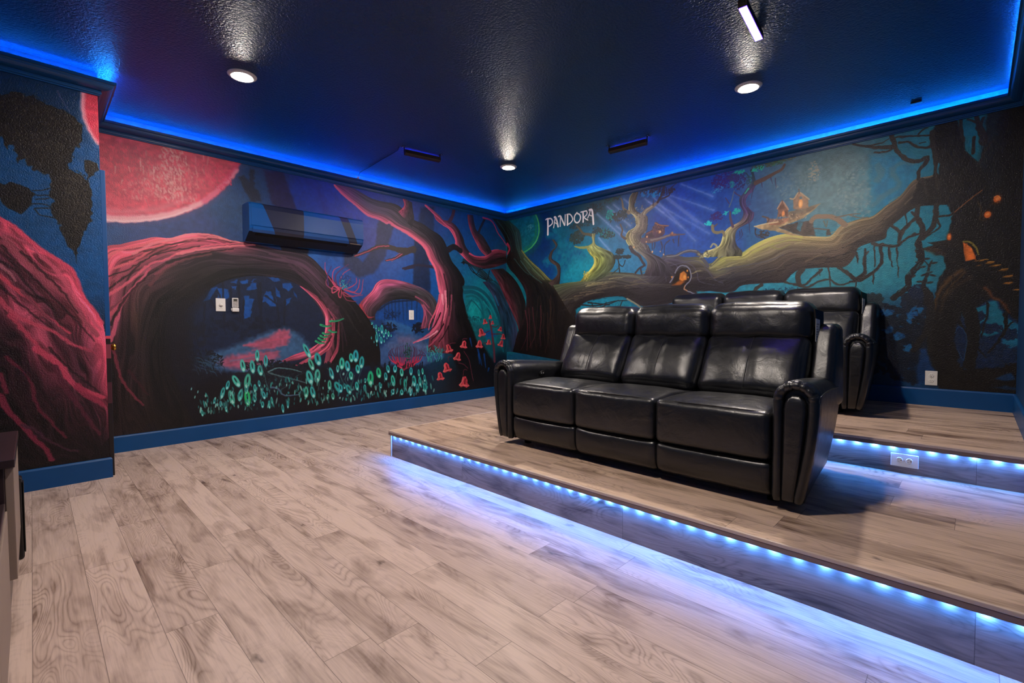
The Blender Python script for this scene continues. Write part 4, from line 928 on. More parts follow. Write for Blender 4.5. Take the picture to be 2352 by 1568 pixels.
["dab",3887,263,57,7,1.7,"2a8a86",0.6522599764137215,2],
["dab",3020,366,37,17,1.45,"2f9a9a",0.7285172819896402,3],
["dab",1765,254,74,15,1.26,"66c4b8",0.8473142971750176,3],
["dab",3792,361,58,10,1.29,"174e50",0.6865704092434499,2],
["dab",1751,378,68,24,1.66,"66c4b8",0.6133903422257494,3],
["dab",3575,243,43,9,1.86,"66c4b8",0.8364217241685188,3],
["dab",2396,295,54,17,1.4,"2a8a86",0.6572488016242523,3],
["dab",3246,471,64,9,1.86,"66c4b8",0.7163937202402963,3],
["dab",3554,226,35,11,1.6,"1d6a6c",0.5613655250112821,3],
["dab",3728,232,34,9,1.49,"2a8a86",0.8202729765204271,2],
["dab",1616,181,47,18,1.78,"66c4b8",0.6444856022088947,3],
["dab",3840,272,40,7,1.59,"1d6a6c",0.631284043549246,2],
["dab",3860,278,58,9,1.52,"174e50",0.6488501442190744,2],
["dab",3896,305,25,8,1.68,"38a8a0",0.6343995242191991,2],
["dab",2528,257,25,22,1.64,"2f9a9a",0.6610058400313308,3],
["dab",2470,253,39,12,1.51,"2a8a86",0.6195389675335815,3],
["dab",1559,339,41,19,1.52,"174e50",0.6486029557478478,3],
["dab",2176,196,32,19,1.36,"174e50",0.7586681225934164,3],
["dab",3513,396,32,13,1.59,"2f9a9a",0.7408377776109971,3],
["dab",3779,368,40,12,1.88,"8fd8cc",0.5548241376572667,2],
["dab",3637,268,37,15,1.51,"8fd8cc",0.7756360297502591,3],
["dab",3701,319,29,8,1.87,"8fd8cc",0.7245279488208438,2],
["dab",3350,392,29,12,1.84,"1d6a6c",0.6730864842168395,3],
["dab",2285,415,37,15,1.61,"66c4b8",0.6401432255174446,3],
["dab",2895,459,55,17,1.3,"66c4b8",0.5716275883442767,3],
["dab",2043,251,35,18,1.5,"8fd8cc",0.7845063742765682,3],
["dab",1503,224,68,17,1.39,"2f9a9a",0.781065220172305,3],
["dab",3377,409,43,16,1.4,"38a8a0",0.7138497856885961,3],
["dab",1450,239,47,25,1.83,"38a8a0",0.8220155623265311,3],
["dab",2418,242,68,13,1.45,"66c4b8",0.7877953569933347,3],
["dab",3686,398,52,15,1.31,"66c4b8",0.8811300366505067,2],
["dab",2094,218,54,21,1.41,"174e50",0.6689197719094953,3],
["dab",3510,332,57,16,1.85,"1d6a6c",0.8857457142742299,3],
["dab",3293,494,30,18,1.27,"1d6a6c",0.6305725133729371,3],
["dab",2363,401,50,23,1.68,"38a8a0",0.6406798886184362,3],
["dab",3187,434,29,12,1.74,"8fd8cc",0.8700273783802728,3],
["dab",2062,388,55,15,1.56,"2f9a9a",0.6441280489058528,3],
["dab",3678,444,39,14,1.3,"2f9a9a",0.627478962473824,2],
["dab",3278,364,51,12,1.72,"2a8a86",0.8960767927314387,3],
["dab",2221,228,26,15,1.8,"66c4b8",0.801952427013238,3],
["dab",2490,201,68,14,1.62,"66c4b8",0.7322107792091829,3],
["dab",2968,221,45,13,1.84,"8fd8cc",0.8971464983967983,3],
["dab",3751,303,41,11,1.46,"38a8a0",0.7852641553864805,2],
["dab",2786,440,25,11,1.63,"66c4b8",0.8860797169515078,3],
["dab",2929,237,66,12,1.35,"38a8a0",0.7190271164372174,3],
["dab",3834,247,44,9,1.61,"174e50",0.7850450807147962,2],
["dab",2927,418,34,15,1.51,"8fd8cc",0.6231443548423641,3],
["dab",3487,327,29,12,1.58,"174e50",0.8243889149451084,3],
["dab",3702,262,41,15,1.84,"1d6a6c",0.71170358294993,2],
["dab",2369,275,75,14,1.71,"2f9a9a",0.7794870676838462,3],
["dab",1564,363,47,19,1.35,"38a8a0",0.6833622200835963,3],
["dab",3073,392,61,11,1.41,"38a8a0",0.8764317946210411,3],
["dab",3904,400,28,13,1.55,"8fd8cc",0.8607420386122433,2],
["dab",2359,189,44,16,1.86,"2f9a9a",0.8831904955963787,3],
["dab",2010,322,73,25,1.41,"2a8a86",0.6648333093325882,3],
["dab",3798,237,24,8,1.57,"1d6a6c",0.7207266022831462,2],
["dab",2332,199,47,21,1.49,"174e50",0.7562909991227418,3],
["dab",1982,338,48,14,1.44,"2a8a86",0.7509400555124429,3],
["dab",2274,223,70,18,1.45,"66c4b8",0.8615488787564094,3],
["dab",3742,297,52,13,1.68,"174e50",0.7944426068003949,2],
["dab",3552,423,47,12,1.64,"2f9a9a",0.7090113875476296,3],
["dab",2214,363,40,17,1.53,"2f9a9a",0.7795022676347187,3],
["dab",3424,426,47,14,1.49,"174e50",0.8485532658242101,3],
["dab",3170,351,28,19,1.39,"2f9a9a",0.7702705818533355,3],
["dab",3573,307,42,16,1.67,"2a8a86",0.5950808168870512,3],
["dab",1897,223,48,14,1.84,"8fd8cc",0.8680532905001754,3],
["dab",3001,273,28,15,1.52,"38a8a0",0.8945354136336228,3],
["dab",3499,380,46,11,1.8,"38a8a0",0.7195998628631787,3],
["dab",3181,262,23,10,1.63,"8fd8cc",0.6433133531131215,3],
["dab",2324,394,34,16,1.6,"174e50",0.7179837202397923,3],
["dab",3050,259,45,19,1.81,"66c4b8",0.8027800836356163,3],
["dab",2359,331,32,15,1.63,"174e50",0.5778852613173947,3],
["dab",3399,437,25,15,1.79,"2f9a9a",0.6167247437845191,3],
["dab",3471,226,30,16,1.69,"174e50",0.562282998529574,3],
["dab",3065,415,63,12,1.51,"38a8a0",0.6022813070876802,3],
["dab",3554,470,21,11,1.57,"1d6a6c",0.7225732950546389,3],
["dab",2971,240,31,18,1.39,"2a8a86",0.7516907499882588,3],
["dab",2459,237,30,12,1.32,"8fd8cc",0.8469561822921039,3],
["dab",2744,341,25,12,1.81,"1d6a6c",0.8176478098259155,3],
["dab",2239,336,44,24,1.52,"66c4b8",0.6325686324031223,3],
["dab",3579,258,26,13,1.59,"174e50",0.7893840224084918,3],
["dab",3398,446,31,13,1.3,"66c4b8",0.6046600751587478,3],
["dab",3137,492,47,16,1.27,"1d6a6c",0.6767200665747793,3],
["dab",1826,244,37,19,1.58,"38a8a0",0.8321299014034395,3],
["dab",3862,244,42,15,1.8,"8fd8cc",0.5900258710075172,2],
["dab",3004,333,35,17,1.85,"1d6a6c",0.7038238877867956,3],
["dab",1783,252,74,24,1.59,"38a8a0",0.7393480971942241,3],
["dab",3431,407,60,15,1.29,"66c4b8",0.5659011203349237,3],
["dab",3243,454,61,16,1.32,"174e50",0.8835734785587495,3],
["dab",2306,284,76,21,1.44,"66c4b8",0.6859330827655358,3],
["dab",2050,214,70,20,1.29,"8fd8cc",0.8998964205327211,3],
["dab",3247,359,34,9,1.4,"1d6a6c",0.640684321524613,3],
["dab",3827,326,45,9,1.43,"2f9a9a",0.6435912208372975,2],
["dab",3043,387,65,14,1.28,"8fd8cc",0.8705139724832018,3],
["dab",3710,387,55,12,1.65,"1d6a6c",0.7106600845094491,2],
["dab",3051,345,36,13,1.68,"2f9a9a",0.7833784962981549,3],
["dab",1888,247,60,25,1.64,"2f9a9a",0.7459832043105075,3],
["dab",2694,313,48,12,1.57,"66c4b8",0.572686928320715,3],
["dab",3267,235,42,8,1.59,"38a8a0",0.6923672301370459,3],
["dab",2489,378,51,17,1.72,"174e50",0.7699508349330709,3],
["dab",3601,307,29,11,1.6,"174e50",0.6336727626121648,3],
["dab",3609,490,27,14,1.51,"1d6a6c",0.550455413920531,3],
["dab",3353,267,64,14,1.5,"2f9a9a",0.8208267109997665,3],
["dab",3943,347,53,14,1.26,"174e50",0.8732869969061884,2],
["dab",2422,249,75,21,1.3,"174e50",0.6173873917851183,3],
["dab",2323,301,55,20,1.44,"1d6a6c",0.8773479769113544,3],
["dab",3673,285,39,12,1.3,"38a8a0",0.8504932129645049,3],
["dab",2331,229,29,22,1.68,"1d6a6c",0.7141328506379288,3],
["dab",1361,354,76,19,1.29,"2f9a9a",0.5747150350888411,3],
["dab",2496,322,52,21,1.37,"174e50",0.7220530821909904,3],
["dab",3256,441,38,12,1.74,"8fd8cc",0.8627197174004342,3],
["dab",2869,208,39,16,1.36,"2f9a9a",0.599302143133561,3],
["dab",3416,410,37,17,1.65,"2f9a9a",0.7849231996974624,3],
["dab",3158,414,59,12,1.88,"38a8a0",0.6595126349030127,3],
["dab",3688,398,53,10,1.35,"66c4b8",0.6355018462883534,2],
["dab",3324,466,31,12,1.38,"2a8a86",0.7989795220020373,3],
["dab",2825,300,25,11,1.41,"8fd8cc",0.6685537375737474,3],
["dab",1706,222,69,23,1.29,"8fd8cc",0.8450630214298774,3],
["dab",2800,238,32,20,1.83,"66c4b8",0.5584688764822293,3],
["dab",2627,418,53,15,1.48,"2f9a9a",0.7294693962287606,3],
["dab",3194,492,65,16,1.78,"2a8a86",0.6832391502269609,3],
["dab",1935,331,38,20,1.76,"2a8a86",0.5983901047715185,3],
["dab",2121,337,46,22,1.85,"1d6a6c",0.8486625067686613,3],
["dab",3601,414,58,11,1.76,"2f9a9a",0.7031279302883524,3],
["dab",3623,342,56,12,1.57,"66c4b8",0.7930986389053021,3],
["dab",3520,236,56,9,1.4,"174e50",0.76351905642006,3],
["dab",2108,328,43,24,1.77,"2f9a9a",0.8588263081352094,3],
["dab",3599,396,55,8,1.5,"1d6a6c",0.7209235765546242,3],
["dab",1585,216,68,24,1.77,"38a8a0",0.8625539667406701,3],
["dab",1748,205,38,18,1.63,"38a8a0",0.5585777485565455,3],
["dab",3611,297,36,13,1.62,"38a8a0",0.6354757958919343,3],
["dab",2488,333,73,16,1.63,"38a8a0",0.575340600438702,3],
["dab",3824,300,43,13,1.8,"8fd8cc",0.8852689683396773,2],
["dab",3541,277,41,9,1.48,"66c4b8",0.6702654388059658,3],
["dab",2289,236,54,19,1.55,"2a8a86",0.8202206737145421,3],
["dab",2717,381,28,12,1.27,"1d6a6c",0.8726565532487458,3],
["dab",3527,393,43,16,1.81,"8fd8cc",0.5577487407512497,3],
["dab",3728,326,23,12,1.87,"2a8a86",0.6802749216470376,2],
["dab",1854,189,46,21,1.81,"1d6a6c",0.6363893943551218,3],
["dab",1722,223,78,22,1.56,"38a8a0",0.6396939476126866,3],
["dab",2967,393,35,12,1.38,"1d6a6c",0.727480837409633,3],
["dab",3575,412,30,11,1.48,"66c4b8",0.6554969916214376,3],
["dab",1582,267,63,22,1.27,"2f9a9a",0.8264461104064948,3],
["dab",2301,298,54,15,1.35,"174e50",0.7966434238091622,3],
["dab",2396,405,39,19,1.63,"8fd8cc",0.5842469448755373,3],
["dab",2603,420,62,15,1.77,"174e50",0.6608739592493535,3],
["dab",3690,426,30,13,1.37,"174e50",0.74334655480798,2],
["dab",3914,310,48,13,1.34,"66c4b8",0.6657987009500093,2],
["dab",3884,383,46,11,1.49,"174e50",0.8005458288370868,2],
["dab",3172,265,59,18,1.34,"2a8a86",0.7154393990164634,3],
["dab",2763,244,46,18,1.29,"8fd8cc",0.8267875422151061,3],
["dab",2170,311,68,13,1.86,"38a8a0",0.7144490157748942,3],
["dab",3810,346,30,14,1.73,"2f9a9a",0.6123784178349974,2],
["dab",3481,362,62,17,1.64,"66c4b8",0.7488295054074976,3],
["dab",1344,190,53,22,1.85,"8fd8cc",0.6836647837600027,3],
["dab",3808,302,38,12,1.45,"1d6a6c",0.7762573628634776,2],
["dab",1459,263,78,16,1.54,"2f9a9a",0.7580812872690879,3],
["dab",3740,308,46,8,1.37,"8fd8cc",0.8423777333907424,2],
["dab",3916,330,30,7,1.29,"1d6a6c",0.802596090423924,2],
["dab",3430,372,64,13,1.7,"1d6a6c",0.7385347475262999,3],
["dab",3329,239,47,9,1.77,"1d6a6c",0.6473381642110759,3],
["dab",3438,292,45,17,1.64,"38a8a0",0.7131865143395506,3],
["dab",3630,371,37,14,1.67,"1d6a6c",0.8437092127257899,3],
["dab",3890,355,35,13,1.63,"2f9a9a",0.5955507447435668,2],
["dab",3368,243,51,18,1.78,"66c4b8",0.8203911741776048,3],
["dab",3908,238,25,13,1.7,"174e50",0.6290386388881151,2],
["dab",3544,334,54,8,1.54,"66c4b8",0.7560832245327878,3],
["dab",2575,500,33,22,1.84,"8fd8cc",0.8213186842212892,3],
["dab",3338,448,54,13,1.77,"38a8a0",0.8859118323824882,3],
["dab",3427,404,42,13,1.5,"8fd8cc",0.6193815533717629,3],
["dab",2787,258,33,13,1.86,"2a8a86",0.613515372123008,3],
["dab",2572,362,26,12,1.63,"2a8a86",0.8444315158323448,3],
["dab",2124,288,44,18,1.29,"2a8a86",0.6931165720791046,3],
["dab",1793,264,30,20,1.53,"2f9a9a",0.607077399172826,3],
["dab",1461,316,84,23,1.26,"38a8a0",0.7120130998579629,3],
["dab",1389,250,84,23,1.45,"66c4b8",0.7169588061483579,3],
["dab",3560,400,45,16,1.88,"8fd8cc",0.7914643168326383,3],
["dab",3189,468,31,16,1.49,"1d6a6c",0.7486287527751029,3],
["dab",3866,267,56,10,1.7,"2a8a86",0.6947189166267768,2],
["dab",1539,266,36,21,1.77,"38a8a0",0.8136063917329673,3],
["dab",1684,236,56,17,1.85,"8fd8cc",0.5869009973320002,3],
["dab",1797,366,65,16,1.87,"1d6a6c",0.6727333474073235,3],
["dab",3916,241,30,13,1.57,"38a8a0",0.6416447147911204,2],
["dab",3263,437,50,17,1.46,"174e50",0.5784316669884695,3],
["dab",2856,286,68,17,1.52,"174e50",0.7158202935202512,3],
["dab",3107,349,55,13,1.67,"66c4b8",0.8452932008605633,3],
["dab",2714,337,61,15,1.42,"2a8a86",0.5669880979204727,3],
["dab",1507,209,34,23,1.34,"8fd8cc",0.8919725953231896,3],
["dab",2935,261,27,10,1.31,"1d6a6c",0.6510280706704589,3],
["dab",3799,270,39,13,1.53,"8fd8cc",0.6279014126675645,2],
["dab",3520,468,46,11,1.26,"2f9a9a",0.8316343617565928,3],
["dab",2829,245,47,11,1.46,"2f9a9a",0.7770535328774119,3],
["dab",3946,275,60,14,1.69,"8fd8cc",0.8839576486686067,2],
["dab",3288,283,65,13,1.76,"8fd8cc",0.6934206106531406,3],
["dab",2199,245,46,21,1.53,"2a8a86",0.6969042036801995,3],
["dab",1970,322,45,23,1.77,"174e50",0.8626260169142206,3],
["dab",2156,245,62,13,1.45,"1d6a6c",0.6837128519902864,3],
["dab",2125,269,67,19,1.34,"2f9a9a",0.802378520161848,3],
["dab",2755,235,46,14,1.76,"174e50",0.7134755195060968,3],
["dab",3430,324,30,13,1.79,"1d6a6c",0.6264733834799657,3],
["dab",3570,428,61,17,1.26,"2a8a86",0.8750713549751156,3],
["dab",2447,208,49,23,1.45,"66c4b8",0.6328852289561567,3],
["dab",3668,390,46,14,1.6,"2a8a86",0.6927661884027202,3],
["dab",1772,294,74,23,1.82,"174e50",0.7259712726457966,3],
["dab",2987,455,66,15,1.46,"66c4b8",0.7793524832536646,3],
["dab",3521,292,25,8,1.39,"2f9a9a",0.8906943523903708,3],
["dab",2579,364,67,21,1.6,"1d6a6c",0.7279982172239559,3],
["dab",3897,409,43,12,1.27,"38a8a0",0.8574352018906304,2],
["dab",2181,305,66,24,1.34,"8fd8cc",0.6396870729153296,3],
["dab",2538,254,32,14,1.67,"2f9a9a",0.7130972245372555,3],
["dab",2152,218,73,23,1.28,"38a8a0",0.669428690524152,3],
["dab",1833,383,31,22,1.87,"1d6a6c",0.8432438587668933,3],
["dab",2391,392,50,17,1.38,"38a8a0",0.6670575407069459,3],
["dab",2805,296,41,12,1.33,"1d6a6c",0.569050722101978,3],
["dab",3049,276,27,18,1.67,"2f9a9a",0.7376770073973398,3],
["dab",3319,242,60,15,1.29,"2a8a86",0.5898412659099002,3],
["dab",3807,314,30,7,1.38,"8fd8cc",0.841177516283999,2],
["dab",3486,366,47,9,1.62,"38a8a0",0.5704621301924955,3],
["dab",3885,274,47,12,1.81,"8fd8cc",0.5916165490534311,2],
["dab",1724,232,60,22,1.79,"66c4b8",0.8512267103525812,3],
["dab",3429,383,44,16,1.53,"2f9a9a",0.7884233766511054,3],
["dab",3612,417,39,9,1.82,"66c4b8",0.8236900161984246,3],
["dab",1968,200,27,22,1.81,"2f9a9a",0.7923404830050091,3],
["dab",3188,332,24,13,1.5,"38a8a0",0.6562346723239674,3],
["dab",3883,348,27,7,1.42,"1d6a6c",0.760835559276883,2],
["dab",3845,238,32,10,1.4,"1d6a6c",0.8523343260518862,2],
["dab",3776,311,44,12,1.38,"66c4b8",0.7625369227926517,2],
["dab",3917,335,54,14,1.33,"2f9a9a",0.8132854037035511,2],
["dab",3729,288,57,16,1.79,"1d6a6c",0.6628548901914227,2],
["dab",3110,281,40,9,1.81,"2f9a9a",0.6213485676748667,3],
["dab",3287,420,33,18,1.87,"66c4b8",0.6754221028781247,3],
["dab",3189,259,62,14,1.33,"2f9a9a",0.6662530837741092,3],
["dab",2548,212,38,23,1.49,"38a8a0",0.8352381908139892,3],
["dab",2492,196,44,18,1.56,"66c4b8",0.8430578294837677,3],
["dab",2880,453,67,16,1.37,"174e50",0.7407053977182898,3],
["dab",2638,311,51,13,1.56,"2f9a9a",0.7808807530179863,3],
["dab",1470,167,42,28,1.46,"8fd8cc",0.556921015362351,3],
["dab",1514,309,58,18,1.51,"8fd8cc",0.7048960597747693,3],
["dab",1674,299,63,16,1.78,"8fd8cc",0.8690939954658192,3],
["dab",2750,204,33,18,1.41,"1d6a6c",0.5926150461806302,3],
["dab",3547,445,25,13,1.26,"1d6a6c",0.6647086859383436,3],
["dab",2457,327,51,17,1.44,"66c4b8",0.5509318497528932,3],
["dab",1567,242,72,16,1.42,"1d6a6c",0.6954781121758222,3],
["dab",3738,314,41,16,1.47,"1d6a6c",0.81171166010596,2],
["dab",3551,305,56,10,1.31,"38a8a0",0.7555602243387124,3],
["dab",2870,423,64,18,1.7,"66c4b8",0.5857819359755647,3],
["dab",3635,360,52,11,1.41,"38a8a0",0.7380238246263302,3],
["dab",3676,338,46,9,1.43,"2a8a86",0.5870197330429621,2],
["dab",3189,500,27,9,1.71,"1d6a6c",0.7548678810799325,3],
["dab",2752,321,36,19,1.58,"38a8a0",0.6345011730933966,3],
["dab",3556,313,36,16,1.57,"2a8a86",0.665909108461924,3],
["dab",3939,280,28,10,1.75,"7fd0c8",0.8,2],
["dab",3881,248,28,10,1.75,"7fd0c8",0.8,2],
["dab",3810,304,28,11,1.75,"7fd0c8",0.8,2],
["dab",3963,443,28,10,1.75,"7fd0c8",0.8,2],
["dab",4012,475,27,10,1.75,"7fd0c8",0.8,2],
["dab",3987,398,28,10,1.75,"7fd0c8",0.8,2],
["dab",3739,275,29,11,1.75,"7fd0c8",0.8,2],
["dab",3681,413,29,11,1.75,"7fd0c8",0.8,2],
["dab",3826,367,28,11,1.75,"7fd0c8",0.8,2],
["dab",3765,402,29,11,1.75,"7fd0c8",0.8,2],
["line",[2760,578,2739,551,2735,483],7.6,"3a6668",0.8,None,4.8,0,2],
["line",[3454,687,3406,583,3379,472,3345,360],6.9,"3a6668",0.8,None,4.3,0,2],
["line",[2528,519,2567,434],7.8,"3a6668",0.8,None,4.9,0,2],
["line",[2620,508,2603,455,2567,382],7.8,"3a6668",0.8,None,4.9,0,2],
["line",[2929,565,2905,513],7.4,"3a6668",0.8,None,4.7,0,2],
["line",[2848,433,2866,342],7.5,"3a6668",0.8,None,4.7,0,2],
["line",[2445,477,2475,373],7.9,"3a6668",0.8,None,5.0,0,2],
["line",[2924,415,2900,346],7.5,"3a6668",0.8,None,4.7,0,2],
["line",[3758,360,3733,283],6.6,"3a6668",0.8,None,4.1,0,2],
["line",[3546,267,3519,225],6.8,"3a6668",0.8,None,4.3,0,2],
["line",[3388,737,3377,612],6.9,"3a6668",0.8,None,4.3,0,2],
["line",[2594,548,2613,497,2569,380],7.8,"33585c",0.8,None,4.9,0,2],
["line",[2521,516,2555,440,2533,377],7.9,"33585c",0.8,None,4.9,0,2],
["line",[2350,549,2410,401],8.0,"33585c",0.8,None,5.0,0,2],
["line",[2456,503,2477,363],7.9,"33585c",0.8,None,5.0,0,2],
["line",[1890,460,1913,386],8.5,"33585c",0.8,None,5.3,0,2],
["line",[1936,302,1915,234],8.5,"33585c",0.8,None,5.3,0,2]]
